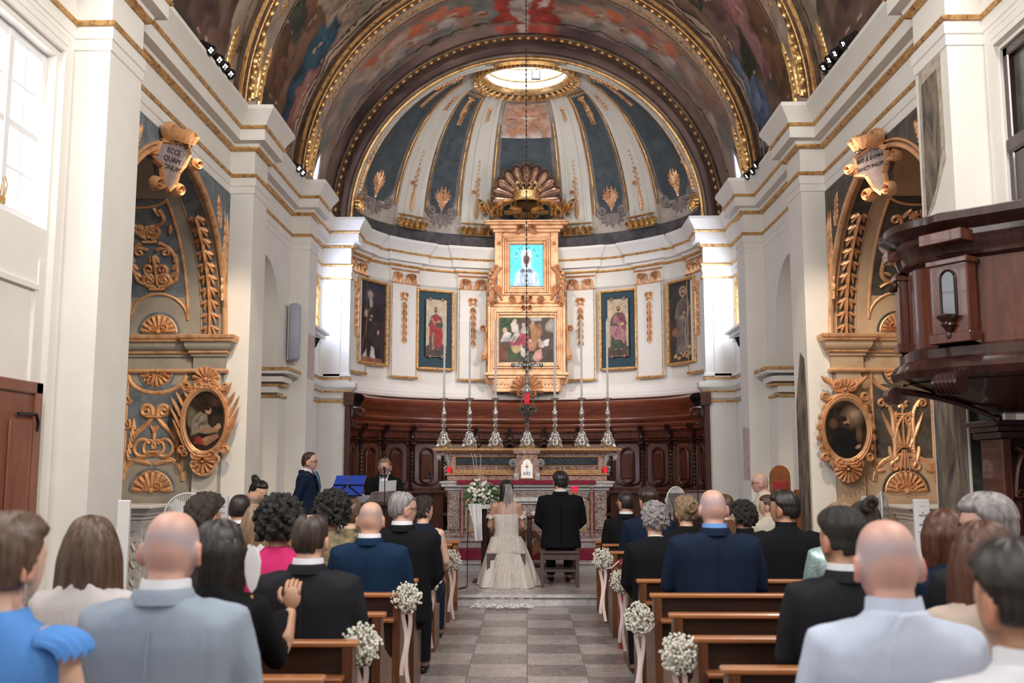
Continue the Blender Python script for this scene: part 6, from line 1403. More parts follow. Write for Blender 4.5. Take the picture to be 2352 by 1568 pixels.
# hanging square lamp in the oculus
c = PY(1231, 172, 18.6); o = empty('hanging_square_lamp', c, 'square white lamp hanging on a rod under the oculus', 'lamp')
g = MB(); g.bbox(-.085, .085, -.02, .02, -.095, .095, .006); g.build('lamp_frame', grey_metal, o, 20); g = MB(); g.box(-.07, .07, -.024, -.018, -.08, .08); g.build('diffuser', self_lit_white, o, 0); g = MB(); g.tube([(0, 0, .09), (0, 0, 1.0)], .010, 6); g.build('rod', grey_metal, o)
# sanctuary lamp on its long chain
LY = 14.3; c = PY(1210, 945, LY); o = empty('sanctuary_lamp', (.0, LY, c.z), 'silver sanctuary lamp with red candle hanging on a long chain before the altar', 'lamp')
g = MB(); g.lathe([(.004, -.27), (.012, -.24), (.008, -.22), (.03, -.19), (.012, -.165), (.045, -.13), (.05, -.11), (.022, -.09), (.05, -.06), (.095, -.02), (.105, .01), (.085, .03), (.12, .05), (.07, .055), (.04, .08), (.05, .10), (.03, .11)], 24, mod=lambda a, z: 1+.06*cos(6*a)); g.build('bowl', silver_dark, o, 50)
g = MB()
for k in range(3):
    a = 2*pi*k/3+.4
    for q in range(14): g.tube([(.125*cos(a)+.02*cos(b), .125*sin(a)+.02*sin(b), .02+.02*sin(b*2)) for b in [q*.45, q*.45+.4]], .007, 4)
    top = Vector((0, 0, .52)); bt = Vector((.13*cos(a), .13*sin(a), .04)); n = 18
    for q in range(n): p_ = bt.lerp(top, (q+.5)/n); g.sphere(p_, (.008, .008, .016), 5, 4)
tag(g.build('hanger_chains', silver_dark, o), kind='stuff')
g = MB(); g.lathe([(.022, .10), (.036, .13), (.036, .24), (.024, .27), (.012, .29)], 16); g.build('red_candle', red_glass, o, 50)
g = MB(); g.lathe([(.05, .27), (.06, .30), (.035, .34), (.02, .40), (.03, .43), (.012, .50), (.02, .53)], 16); g.build('smoke_cap', silver, o, 50)
g = MB(); z = .54
while z < 9.85-c.z: g.sphere((0, 0, z), (.013, .006, .022) if int(z*30) % 2 else (.006, .013, .022), 6, 4); z += .036
tag(g.build('chain', chain_mat, o), kind='stuff')
# column loudspeaker
c = PY(676, 762, 15.45); o = empty('column_loudspeaker', (c.x, 15.47, c.z), 'slim white column loudspeaker mounted on the far left pilaster', 'loudspeaker')
g = MB(); g.bbox(-.075, .085, -.10, .05, -.45, .45, .03); g.build('cabinet', mottled('pale_blue_grey_plastic', (.42, .43, .52), (.47, .48, .57), 3, .5, bs=0), o, 60); g = MB(); g.bbox(-.10, -.07, -.05, .12, -.44, .44, .006); g.tube([(0, .03, -.40), (-.02, .12, -.50)], .02, 8); g.build('mounting_bracket', white_paint, o, 20)

# ================================================================== SIDE ALTARS, POSTS, FANS
def side_altar(s, label):
    o = empty('side_altar', (s*4.9, 11.9, 0), label, 'altar', 'marble side altars'); B = lambda mb, n, m_, sm=25: local(mb, o).build(n, m_, o, sm); bx = lambda mb, a, b, *r: mb.bbox(*sorted((s*a, s*b)), *r)
    g = MB(); bx(g, 4.46, 5.40, 11.66, 12.2, 0, .90, .01); B(g, 'body', marble_white)
    g = MB()
    for z0, z1, q in ((.90, .95, .02), (.95, 1.0, .06), (1.0, 1.03, .10), (1.03, 1.07, .15)): bx(g, 4.46-q, 5.42, 11.66-q, 12.22, z0, z1, .008)
    B(g, 'cornice', white_paint)
    g = MB(); Mz = lambda u, v, d: Vector((s*u, 11.655-d, v))
    for k in range(8): leaf(g, Mz, 4.52+.1*k, .80, .5 if k % 2 else -.5, .1, .02, .015)
    for k in range(6): leaf(g, Mz, 4.54, .15+.1*k, pi/2+(.5 if k % 2 else -.5), .09, .018, .015)
    B(g, 'carved_foliage', marble_white)
    g = MB(); ring(g, Mz, 4.95, .40, .30, .27, .03, .02); ring(g, Mz, 4.95, .40, .35, .32, .02, .015); B(g, 'gilded_oval', gold, 60)
side_altar(-1, 'white marble side altar with gilded oval, left chapel'); side_altar(1, 'white marble side altar with gilded oval, right chapel')
def info_post(px, py, Y, w, label, face=0, sheet=True):
    c = PY(px, py, Y); o = empty('information_post', (c.x, Y, 0), label, 'sign', 'white notice posts', rz=face); z = c.z
    g = MB(); g.bbox(-w/2, w/2, -.02, .02, 0, z, .006); g.bbox(-w/2-.05, w/2+.05, -.12, .12, 0, .02, .005); g.build('post', white_plastic, o, 20)
    if sheet:
        g = MB(); g.box(-w/2+.006, w/2-.006, -.023, -.0205, z-.22, z-.008); g.build('notice_sheet', paper, o, 0)
        g = MB(); zc = z-.045; fy = lambda u, v, d: Vector((u, -.0235-d, v)); ring(g, fy, 0, zc, .012, .014, .003, .001, 10, 0, pi); disc(g, fy, -.011, zc-.004, .005, .001, 8); disc(g, fy, .011, zc-.004, .005, .001, 8); disc(g, fy, 0, zc-.045, .006, .001, 10); disc(g, fy, 0, zc-.105, .006, .001, 10)
        for v in (-.062, -.07, -.125, -.133): g.box(-.028, .028, -.0245, -.023, zc+v, zc+v+.003)
        g.build('headphone_notice', ink, o, 0)
info_post(2115, 1146, 7.0, .105, 'tall white post with a printed notice in front of the right side altar')
info_post(1991, 1139, 10.4, .11, 'white notice post behind the bun-haired guest, right chapel')
info_post(513, 1139, 10.4, .11, 'white post with a printed notice beside the far left pilaster')
info_post(286, 1148, 7.3, .09, 'plain white post at the left chapel edge', sheet=False)
def fan(px, py, Y, R, yaw, label, blades=True):
    fz = .118 if Y > 11.2 else 0; c = PY(px, py, Y); o = empty('pedestal_fan', (c.x, Y, fz), label, 'fan', 'white pedestal fans', rz=yaw); z = c.z-fz; cage = MB(); rim = MB()
    Mf = Matrix.Translation((0, 0, z))
    for k in range(60):
        a = 2*pi*k/60
        for sg in (-1, 1): cage.tube([(.03*cos(a), sg*.055, z+.03*sin(a)), (R*.7*cos(a), sg*.05, z+R*.7*sin(a)), (R*cos(a), 0, z+R*sin(a))], .0022, 4)
    tag(cage.build('wire_guard', white_plastic, o, 60), kind='stuff')
    rim.tube([(R*cos(2*pi*k/48), 0, z+R*sin(2*pi*k/48)) for k in range(48)], .009, 6, closed=True); rim.build('guard_rim', white_plastic, o, 60)
    for k in range(3):
        b = MB(); a = 2*pi*k/3+.4; ca, sa = cos(a), sin(a)
        pts = [(.04, -.02), (R*.45, -.075), (R*.85, -.06), (R*.88, .03), (R*.5, .05), (.04, .02)]; q = [Vector((u*ca-v*sa, .02*v/.07, z+u*sa+v*ca)) for u, v in pts]; q2 = [p_+Vector((0, .004, 0)) for p_ in q]
        b.add(q+q2, [tuple(range(6)), tuple(range(11, 5, -1))]+[(i, (i+1) % 6, (i+1) % 6+6, i+6) for i in range(6)]); b.build('blade', white_plastic, o, 0)
    g = MB(); g.lathe([(.001, -.06), (.04, -.055), (.045, .0), (.05, .04), (.045, .14), (.02, .16)], 16, M=Matrix.Translation((0, 0, z)) @ Matrix.Rotation(-pi/2, 4, 'X')); g.build('motor', white_plastic, o, 50)
    g = MB(); g.tube([(0, .06, z-.03), (0, .06, .04)], .016, 8); g.lathe([(.17, 0), (.17, .015), (.03, .04)], 20, (0, .06, 0)); g.build('stand', white_plastic, o, 40)
fan(430, 1184, 9.0, .20, .15, 'white pedestal fan with round cage on the left, before the oval painting')
fan(634, 1168, 12.6, .15, -.3, 'small fan with thin guard behind the guests by the standing man')
fan(2026, 1176, 9.0, .18, 1.25, 'white pedestal fan seen nearly edge-on in the right chapel')
fan(1553, 1150, 11.9, .165, .7, 'white fan turned sideways beside the right lectern')
# ================================================================== MUSIC STAND, KEYBOARD, LECTERNS, MICROPHONES
o = empty('keyboard', (PY(800, 1145, 12.0).x, 12.0, .118), 'silvery digital piano keyboard beside the reader', 'keyboard'); zk = PY(800, 1150, 12.0).z-.118
g = MB(); g.bbox(-.35, .28, -.16, .16, zk-.02, zk+.07, .01); g.build('body', mottled('silver_plastic', (.42, .43, .50), (.50, .51, .58), 3, .35, bs=0), o, 20)
for sx in (-1, 1): g = MB(); g.tube([(sx*.25, -.12, 0), (-sx*.25+0*sx, .10, zk-.02)], .013, 6); g.build('leg', black_metal, o)
for k in range(14): MB().bbox(-.33+.043*k, -.29+.043*k, .05, .15, zk+.07, zk+.078, .002).build('white_key', white_plastic, o, 0)
c = PY(797, 1114, 11.7); o = empty('music_stand', (c.x-.02, 11.7, .118), 'blue metal music stand beside the reader', 'music stand')
zc = c.z-.118; g = MB(); R_ = Matrix.Translation((.03, 0, zc)) @ Matrix.Rotation(rad(-20), 4, 'X') @ Matrix.Shear('XZ', 4, (0.0, 0.0))
g.add([R_ @ Vector(p_) for p_ in ((-.20, 0, -.13), (.17, 0, -.13), (.21, 0, .12), (-.14, 0, .12), (-.20, .006, -.13), (.17, .006, -.13), (.21, .006, .12), (-.14, .006, .12))], [(0, 1, 2, 3), (7, 6, 5, 4), (0, 4, 5, 1), (1, 5, 6, 2), (2, 6, 7, 3), (3, 7, 4, 0)]); g.build('desk', blue_plastic, o, 0)
g = MB(); f = lambda x_, z_: R_ @ Vector((x_, -.010, z_))
for a, b in (((-.2, -.13), (.18, -.13)), ((-.17, 0), (.19, 0)), ((0, 0), (-.18, -.12)), ((.0, 0), (.15, -.12)), ((0, -.13), (.0, .11))): g.tube([f(*a), f(*b)], .007, 5)
g.build('desk_ribs', black_metal, o); g = MB(); g.tube([(0, 0, zc-.05), (0, 0, .25)], .012, 8); g.build('pole', black_metal, o)
for k in range(3): g = MB(); a = 2*pi*k/3; g.tube([(0, 0, .30), (.25*cos(a), .25*sin(a), .006)], .008, 6); g.build('leg', black_metal, o)
def lectern(px, py, Y, w, label, lamp=False):
    c = PY(px, py, Y); o = empty('lectern', (c.x, Y, .118), label, 'lectern', 'wooden lecterns'); z = c.z-.118; Rm = Matrix.Translation((0, 0, z-.06)) @ Matrix.Rotation(rad(18), 4, 'X')
    g = MB(); g.bbox(-w/2, w/2, -.17, .17, -.015, .015, .005, M=Rm); g.bbox(-w/2, w/2, -.18, -.165, -.03, .03, .004, M=Rm); g.build('desk', grey_wood, o, 20)
    g = MB(); g.bbox(-w*.40, w*.40, -.10, .08, .04, z-.10, .01); g.build('column', mahogany, o, 20); g = MB(); g.bbox(-w*.5, w*.5, -.18, .18, 0, .05, .01); g.build('base', mahogany, o, 20)
lectern(888, 1131, 11.58, .40, 'dark wooden lectern in front of the man reading'); lectern(1579, 1134, 11.6, .40, 'dark reading lectern on the right, before the choir stalls')
g = MB(); g.bbox(-.13, .13, -.01, 0, 0, .16, .003)
def mic(px, pytop, Y, label, bend):
    c = PY(px, pytop, Y); o = empty('microphone_stand', (c.x+bend, Y, .118), label, 'microphone', 'microphone stands'); z = c.z-.118
    g = MB(); g.tube([(0, 0, .02), (0, 0, z-.16), (-bend*.5, .0, z-.04), (-bend, .0, z)], .006, 6); g.build('pole', black_metal, o); g = MB(); g.lathe([(.10, 0), (.10, .012), (.015, .03)], 18); g.build('base', black_metal, o, 40); g = MB(); g.tube([(-bend, 0, z-.02), (-bend-.01, 0, z+.05)], [.010, .016], 8); g.build('microphone', black_metal, o)
mic(884, 1082, 11.29, 'thin microphone stand in front of the reading man', .002); mic(1591, 1072, 11.32, 'bent microphone stand by the right lectern', .05); mic(988, 1091, 13.6, 'thin microphone stand left of the high altar', .01)
# presidential chair with the red back
c = PY(1792, 1090, 12.5); o = empty('arched_armchair', (c.x, 12.5, .118), 'carved wooden armchair with arched red-padded back on the right', 'chair')
z = PY(1792, 1068, 12.5).z-.118; w_ = .125
g = MB(); g.prism([(-w_, .45), (w_, .45), (w_, z-.16)]+[(w_*cos(pi*k/10), z-.14+.14*sin(pi*k/10)) for k in range(11)]+[(-w_, z-.16)], 0, .04); g.build('arched_back', pewwood, o, 0)
g = MB(); g.bbox(-.085, .085, -.03, .005, .5, z-.20, .012); g.build('back_cushion', red_leather, o, 30); g = MB(); g.bbox(-.23, .23, -.42, .0, .40, .46, .01); g.build('seat', pewwood, o, 20)
for sx in (-1, 1):
    for y in (-.38, 0): g = MB(); g.bbox(sx*.20-.03, sx*.20+.03, y-.03, y+.03, 0, .42 if y else z-.30, .005); g.build('leg', pewwood, o, 20)
# ================================================================== PEWS
pewdark = wood_mat('dark_pew_wood', (.018, .008, .005), (.060, .024, .012), .42, (.1, 1, 1), 7, .1); pewmid = wood_mat('pew_end_wood', (.07, .024, .010), (.17, .062, .026), .38, (1, 1, .1), 7, .15)
def make_pew(s, Y, label, x0=.76, x1=3.35, cushion=False):
    o = empty('pew', (s*x0, Y, 0), label, 'pew', 'wooden pews on the left' if s < 0 else 'wooden pews on the right'); X = lambda a, b: tuple(sorted((s*a, s*b))); L = x1-x0
    g = MB(); g.bbox(*X(-.02, L), -.045, .03, .735, .76, .006); g.build('top_rail', pewtop, o, 20)
    g = MB(); g.bbox(*X(.03, L), -.012, .012, .33, .74, .004); g.build('back', pewdark, o, 20)
    g = MB(); g.bbox(*X(.03, L), .0, .40, .42, .45, .008); g.build('seat', pewwood, o, 20)
    g = MB(); g.bbox(*X(.03, L), -.13, -.01, .60, .62, .004); g.build('book_ledge', pewwood, o, 20)
    for a in (0, L-.05):
        g = MB(); pr = [(-.05, 0), (.40, 0), (.41, .45), (.30, .48), (.10, .56), (.04, .735), (-.05, .735)]
        vs = [(s*(a+q), y, z) for q in (0, .045) for y, z in pr]; k = len(pr); g.add(vs, [tuple(range(k)), tuple(range(2*k-1, k-1, -1))]+[(i, (i+1) % k, (i+1) % k+k, i+k) for i in range(k)]); g.build('end_panel', pewmid, o, 0)
    return o
rowsx = {-1: [2.50, 3.0, 3.75, 4.5, 5.35, 6.16, 6.92, 7.72, 8.45, 9.15, 10.0], 1: [2.0, 2.63, 3.3, 3.95, 4.63, 5.35, 6.16, 6.92, 7.72, 9.15, 10.0]}
nm = ['nearest', 'second nearest', 'third', 'fourth', 'fifth', 'sixth', 'seventh', 'eighth', 'ninth', 'tenth', 'foremost']
base = {}
for s in (-1, 1):
    for i, Y in enumerate(rowsx[s]):
        lb = f'long wooden pew with worn top rail, {nm[i]} row on the {"left" if s < 0 else "right"} of the aisle'
        wide_ = Y < 6.9 or Y > 9.5; key = (s, wide_)
        if key not in base: base[key] = make_pew(s, Y, lb, x1=2.95 if wide_ else 2.6); kids[base[key].name] = list(base[key].children)
        else: o = dup(base[key]); o.location = (s*.76, Y, 0); o['label'] = lb
    # front parapet at the step
    o = empty('kneeling_parapet', (s*.74, 10.85, 0), f'panelled wooden kneeling desk at the {"left" if s < 0 else "right"} end of the aisle', 'kneeler', 'front kneeling desks'); X = lambda a, b: tuple(sorted((s*a, s*b)))
    g = MB(); g.bbox(*X(-.02, 2.4), -.09, .09, .70, .73, .008); g.build('top_rail', pewtop, o, 20); g = MB(); g.bbox(*X(.02, 2.4), -.02, .02, .05, .70, .006); g.build('front_panel', pewwood, o, 20); g = MB(); g.bbox(*X(0, .05), -.07, .07, 0, .70, .006); g.build('end_panel', pewwood, o, 20); g = MB(); g.bbox(*X(.05, 2.4), -.32, -.10, .14, .19, .01); g.build('kneeling_board', red_leather, o, 30)
# red padded kneeler of the right block
o = empty('padded_kneeler', (.77, 8.62, 0), 'red-padded kneeling rail across the right-hand block of pews', 'kneeler')
g = MB(); g.bbox(0, 2.5, -.05, .07, .66, .735, .03); g.build('red_pad', red_leather, o, 50); g = MB(); g.bbox(0, 2.5, -.03, .05, .60, .66, .006); g.build('rail', pewwood, o, 20)
for a in (0, 2.44): g = MB(); g.bbox(a, a+.06, -.06, .08, 0, .60, .006); g.build('post', red_leather, o, 20)

# ================================================================== ALTAR OF CELEBRATION, FLOWERS
o = empty('celebration_altar', (.02, 13.2, .118), 'pale marble free-standing altar table before the high altar', 'altar')
g = MB(); zt = PY(1200, 1143, 13.0).z-.118; g.bbox(-.72, .72, -.25, .25, zt-.05, zt, .008); g.bbox(-.69, .69, -.22, .22, zt-.08, zt-.05, .006); g.build('table_slab', marble_white, o, 20)
g = MB(); g.bbox(-.66, .66, -.20, .20, zt-.20, zt-.08, .006); g.build('carved_frieze', marble_inlay, o, 20)
g = MB()
for k in range(60): g.box(-.65+.0218*k, -.643+.0218*k, -.206, -.20, zt-.10, zt-.086)
tag(g.build('dentils', marble_black, o, 0), kind='stuff')
for sx in (-1, 1): g = MB(); g.bbox(sx*.52-.06, sx*.52+.06, -.14, .14, 0, zt-.20, .01); g.build('leg', marble_purple, o, 20)
g = MB(); g.prism([(.11*(1 if k % 2 == 0 else .38)*cos(pi*k/4+pi/8), .42+.16*(1 if k % 2 == 0 else .38)*sin(pi*k/4+pi/8)) for k in range(8)], -.155, -.14); g.build('star_inlay', white_paint, o, 0); g = MB(); g.lathe([(.17, 0), (.17, .03)], 30, M=Matrix.Translation((0, -.11, .42)) @ Matrix.Rotation(pi/2, 4, 'X')); g.build('round_panel', pewtop, o, 20)
zw = zt+.118
for dx, lb in ((.59, 'left red candle in a gilded holder on the marble table, beside the groom'), (.635, 'right red candle in a gilded holder on the marble table, beside the groom')):
    q = empty('table_candle', (dx, 13.0, zw), lb, 'candle', 'red candles beside the groom'); g = MB(); g.lathe([(.021, 0), (.021, .008), (.008, .02), (.018, .045), (.021, .07), (.016, .075)], 16); g.build('holder', gold, q, 50); g = MB(); g.lathe([(.018, .072), (.020, .15), (.014, .15)], 12); g.build('red_glass_cup', red_glass, q, 50)
# bouquet on a cloth-draped pedestal
fp = PY(1112, 1158, 12.4); q = empty('draped_pedestal', (fp.x, 12.4, .118), 'tall stand with draped white cloth under the altar flowers', 'pedestal')
zf = fp.z-.118; g = MB(); g.bbox(-.15, .18, -.14, .14, zf-.05, zf, .006); g.build('stand_top', marble_white, q, 20); g = MB(); g.bbox(-.035, .035, -.035, .035, 0, zf-.05, .005); g.bbox(-.13, .13, -.13, .13, 0, .03, .005); g.build('stand_post', mahogany, q, 20)
g = MB(); g.grid(lambda u, v: Vector((-.19+.15*u*(1-.35*v)+.09*v+.012*sin(u*14+v*3), -.155-.02*sin(u*17+v*5), zf+.012-.44*v)), 24, 14); g.build('white_cloth', white_cloth, q, 60)
bq = empty('altar_bouquet', (fp.x-.03, 12.4, zf+.118), 'large bouquet of white roses, lilies and foliage beside the bride', 'flowers')
random.seed(11)
def rose(mb, c, r):
    for k in range(3): mb.sphere(Vector(c)+Vector((random.uniform(-.2, .2)*r, -.2*r*k, random.uniform(-.2, .2)*r)), (r*(1-.22*k), r*(1-.22*k), r*(.9-.2*k)), 8, 6)
for k in range(38):
    a = random.uniform(0, 2*pi); rr_ = random.uniform(0, 1)**.5; u = .17*rr_*cos(a); v = .14*rr_*sin(a)+.17; d = -.12*sqrt(max(0, 1-rr_*rr_))-.03
    g = MB(); rose(g, (u, d, v), random.uniform(.016, .028)); g.build('rose', petal, bq, 60)
g = MB()
for k in range(900):
    a = random.uniform(0, 2*pi); b = random.uniform(-1, 1); rr_ = random.uniform(.75, 1.08); c_ = (.19*rr_*cos(a)*sqrt(1-b*b), .13*rr_*sin(a)*sqrt(1-b*b), .14+.15*rr_*b-.02); g.sphere(c_, .0045 if k % 3 else .007, 4, 3)
tag(g.build('baby_breath', petal, bq), kind='stuff')
for k in range(26):
    a = random.uniform(0, 2*pi); L = random.uniform(.10, .20); c_ = Vector((.12*cos(a), random.uniform(-.1, .05), .12+.08*sin(a))); d_ = Vector((cos(a), random.uniform(-.6, 0), sin(a)*.8)).normalized(); sd = d_.cross(Vector((0, 1, 0))).normalized()
    g = MB(); P_ = [c_+d_*L*t+Vector((0, 0, -.06*t*t)) for t in (0, .3, .6, 1)]; ws = (.004, .024, .018, .001); vs = []
    for p_, w_ in zip(P_, ws): vs += [p_-sd*w_, p_+Vector((0, -.004, 0)), p_+sd*w_]
    g.add(vs, [(3*i+j, 3*i+j+1, 3*i+j+4, 3*i+j+3) for i in range(3) for j in range(2)]); g.build('leaf', leaf_green, bq, 60)
g = MB(); g.sphere((0, .0, .10), (.14, .09, .10), 14, 10); g.build('foliage_core', leaf_green, bq, 60)
g = MB()   # sprays of white beads above the flowers
for bx_, tx in ((-.02, -.14), (.0, -.10), (.02, -.03)):
    for k in range(28): t = k/27; g.sphere((bx_+(tx-bx_)*t+.01*sin(t*9), -.02, .26+.36*t), .0055, 5, 4)
tag(g.build('bead_sprays', white_plastic, bq), kind='stuff')
# gypsophila posies tied to the pew ends
def posy(px, py, Y, s, label, R=.085, tail=.42):
    c = PY(px, py, Y); o = empty('pew_posy', (c.x, Y, c.z), label, 'flowers', 'gypsophila posies tied to the pew ends'); g = MB()
    for k in range(420):
        a = random.uniform(0, 2*pi); b = random.uniform(-1, 1); r_ = R*random.uniform(.55, 1.1); g.sphere((r_*cos(a)*sqrt(1-b*b), .7*r_*sin(a)*sqrt(1-b*b), r_*b*1.05), .0045+.003*(k % 2), 4, 3)
    tag(g.build('tiny_blossoms', petal, o), kind='stuff'); g = MB()
    for k in range(46):
        a = random.uniform(0, 2*pi); b = random.uniform(-.4, 1); g.tube([(0, 0, -R*1.2), (R*.9*cos(a)*sqrt(1-b*b), R*.6*sin(a)*sqrt(1-b*b), R*.9*b)], .0014, 3)
    tag(g.build('stems', stem_mat, o), kind='stuff'); g = MB()
    for q in (-1, 1): g.grid(lambda u, v: Vector((q*.012+(-.012+.024*u)+.012*sin(v*6+q), .012*sin(v*5), -R*1.1-tail*v*(1 if q > 0 else .85))), 2, 12)
    g.build('ribbon_tails', pink_ribbon, o, 60)
    g = MB(); dx = (.76-abs(c.x))*s; g.tube([(0, 0, -R), (dx*.6, .0, -R*.9), (dx+s*.02, 0, min(.76-c.z, -R*.2))], .006, 6); g.build('tie', pink_ribbon, o)
for px, py, Y, s, lb in ((1384, 1283, 8.6, 1, 'white gypsophila posy tied to the red-padded kneeler end on the right'), (1428, 1334, 7.70, 1, 'gypsophila posy with pink ribbon near the red-padded kneeler, right of aisle'), (1468, 1420, 6.12, 1, 'small round posy third along from the kneeler, right of aisle'), (1560, 1500, 4.60, 1, 'gypsophila posy nearest the camera, right of aisle'),
                     (1038, 1286, 9.1, -1, 'gypsophila posy farthest along the left side, near the bride'), (988, 1327, 7.68, -1, 'gypsophila posy second from the bride, left of aisle'), (934, 1372, 6.12, -1, 'gypsophila posy third from the bride, left of aisle'), (830, 1480, 4.6, -1, 'gypsophila posy nearest the camera, left of aisle')): posy(px, py, Y, s, lb, tail=.42 if Y > 5 else .3)
# stools and kneeler of the couple
def stool(px, Y, label):
    c = PY(px, 1300, Y); o = empty('stool', (c.x, Y, .118), label, 'stool', 'stools of the couple'); h = PY(px, 1263, Y).z-.118
    g = MB(); g.bbox(-.235, .235, -.17, .17, h-.035, h, .012); g.build('seat', grey_wood if px > 1200 else mottled('cream_upholstery', (.46, .38, .32), (.55, .46, .39), 5, .7), o, 30)
    for sx in (-1, 1):
        for sy in (-1, 1): g = MB(); g.bbox(sx*.205-.02, sx*.205+.02, sy*.14-.02, sy*.14+.02, 0, h-.035, .004); g.build('leg', grey_wood, o, 20)
        g = MB(); g.bbox(sx*.205-.012, sx*.205+.012, -.13, .13, .20, .24, .004); g.build('side_rail', grey_wood, o, 20)
    for sy in (-1, 1): g = MB(); g.bbox(-.20, .20, sy*.14-.012, sy*.14+.012, h-.10, h-.04, .004); g.bbox(-.20, .20, sy*.14-.01, sy*.14+.01, .18, .21, .004); g.build('stretcher', grey_wood, o, 20)
    return o, h+.118
st1, hs1 = stool(1163, 11.95, 'upholstered stool under the bride'); st2, hs2 = stool(1285, 11.95, 'dark wooden stool under the groom')
kn = empty('prayer_kneeler', (.0, 12.72, .118), 'dark wooden double kneeler with white cushions before the couple', 'kneeler')
zk = PY(1180, 1180, 12.62).z-.118
g = MB(); g.bbox(-.52, .60, -.10, .10, zk-.06, zk-.03, .008); g.bbox(-.52, .6, -.22, .05, .16, .20, .01); g.build('rail', mahog_panel, kn, 20)
for x_ in (-.50, .03, .58): g = MB(); g.bbox(x_-.03, x_+.03, -.08, .08, 0, zk-.06, .006); g.build('post', mahog_panel, kn, 20)
for x_ in (-.26, .30): g = MB(); g.bbox(x_-.25, x_+.25, -.12, .12, zk-.03, zk+.03, .02); g.build('white_cushion', white_cloth, kn, 50)
g = MB(); g.tube([(-.70, 11.9, .13), (-.72, 11.7, .135), (-.80, 11.62, .13)], .008, 6); g.tube([(-.70, 12.0, 1.0), (-.70, 11.9, .6), (-.70, 11.9, .13)], .006, 6); tag(g.build('black_cable', black_metal), 'black cable hanging down and lying on the floor left of the bride', 'cable')
# camera grip resting on the pew rail
c = PY(1862, 1271, 8.7); o = empty('small_camera_clamp', (c.x, 8.62, .735), 'small black clamp standing on the red pad at the right', 'clamp'); g = MB(); g.tube([(0, 0, 0), (0, 0, .06)], .012, 6); g.bbox(-.05, .03, -.02, .02, .05, .085, .006); g.build('clamp_body', black_metal, o, 30)
# ================================================================== PEOPLE
def remesh(mb, vox, smooth=2, name='body'):
    me = bpy.data.meshes.new('t'); me.from_pydata(mb.v, [], mb.f); o = bpy.data.objects.new('t', me); C.objects.link(o)
    r = o.modifiers.new('r', 'REMESH'); r.mode = 'VOXEL'; r.voxel_size = vox
    if smooth: s_ = o.modifiers.new('s', 'SMOOTH'); s_.factor = .5; s_.iterations = smooth
    dg = bpy.context.evaluated_depsgraph_get(); out = bpy.data.meshes.new_from_object(o.evaluated_get(dg)); bpy.data.objects.remove(o); bpy.data.meshes.remove(me)
    out.name = name; out.polygons.foreach_set('use_smooth', [True]*len(out.polygons)); return out
def bump3(x, c, w): return math.exp(-((x-c)/w)**2)
def head_pt(a, t, k=0.0, fem=False):
    """head surface; a azimuth (pi/2 = face, +y), t polar from the chin (0) to the crown (pi); head-local metres"""
    z = -cos(t); h = (1-abs(z)**2.45)**(1/2.45); x, y = h*cos(a), h*sin(a)
    rx, ry, rz = (.080, .099, .121) if not fem else (.075, .093, .115)
    if z < 0: q = (-z)**1.3; x *= 1-.26*q; y = y*(1-.08*q) if y > 0 else y*(1-.34*q)
    px, py, pz = x*(rx+k), y*(ry+k), z*(rz+k)
    if y > 0:
        f = max(0, y)
        py += f*(.024*bump3(x, 0, .13)*bump3(z, -.17, .17)+.007*bump3(z, .16, .10)*bump3(abs(x), .35, .35)-.009*bump3(z, .0, .10)*bump3(abs(x), .42, .18)+.007*bump3(z, -.50, .07)*bump3(x, 0, .28)-.004*bump3(z, -.58, .04)*bump3(x, 0, .2)+.009*bump3(z, -.82, .14)*bump3(x, 0, .35))
        py -= .006*f*bump3(abs(x), .75, .25)*bump3(z, -.35, .3)
    return Vector((px, py, pz))
def head_mb(mb, T, fem=False, n=44, m=34):
    vs = [T @ head_pt(2*pi*i/n, pi*(j+.02)/(m+.04), 0, fem) for j in range(m+1) for i in range(n)]
    mb.add(vs, [(j*n+i, j*n+(i+1) % n, (j+1)*n+(i+1) % n, (j+1)*n+i) for j in range(m) for i in range(n)]+[tuple(range(n))[::-1], tuple(m*n+i for i in range(n))])
    for s in (-1, 1):   # ears with a rim
        R = T @ Matrix.Translation((s*.083, -.008, -.012)) @ Matrix.Rotation(s*.30, 4, 'Z') @ Matrix.Rotation(-.12, 4, 'X')
        mb.tube([R @ Vector((s*.004, .020*cos(q), .032*sin(q))) for q in [2*pi*k/12 for k in range(12)]], .0085, 6, closed=True); mb.sphere((0, 0, 0), (.009, .019, .030), 8, 6); mb.v[-56:] = [tuple(R @ Vector(p)) for p in mb.v[-56:]]
def ell_loft(mb, rings, n=24, T=None, p=2.4):
    """rings (z, cx, cy, rx, ry)"""
    vs = []
    for z, cx, cy, rx, ry in rings:
        for i in range(n):
            a = 2*pi*i/n; c, s_ = cos(a), sin(a); v = Vector((cx+rx*math.copysign(abs(c)**(2/p), c), cy+ry*math.copysign(abs(s_)**(2/p), s_), z)); vs.append(T @ v if T else v)
    m = len(rings); mb.add(vs, [(j*n+i, j*n+(i+1) % n, (j+1)*n+(i+1) % n, (j+1)*n+i) for j in range(m-1) for i in range(n)]+[tuple(range(n))[::-1], tuple((m-1)*n+i for i in range(n))])
HEADC = 1.222   # height of the head centre of the seated figure (crown 1.37)
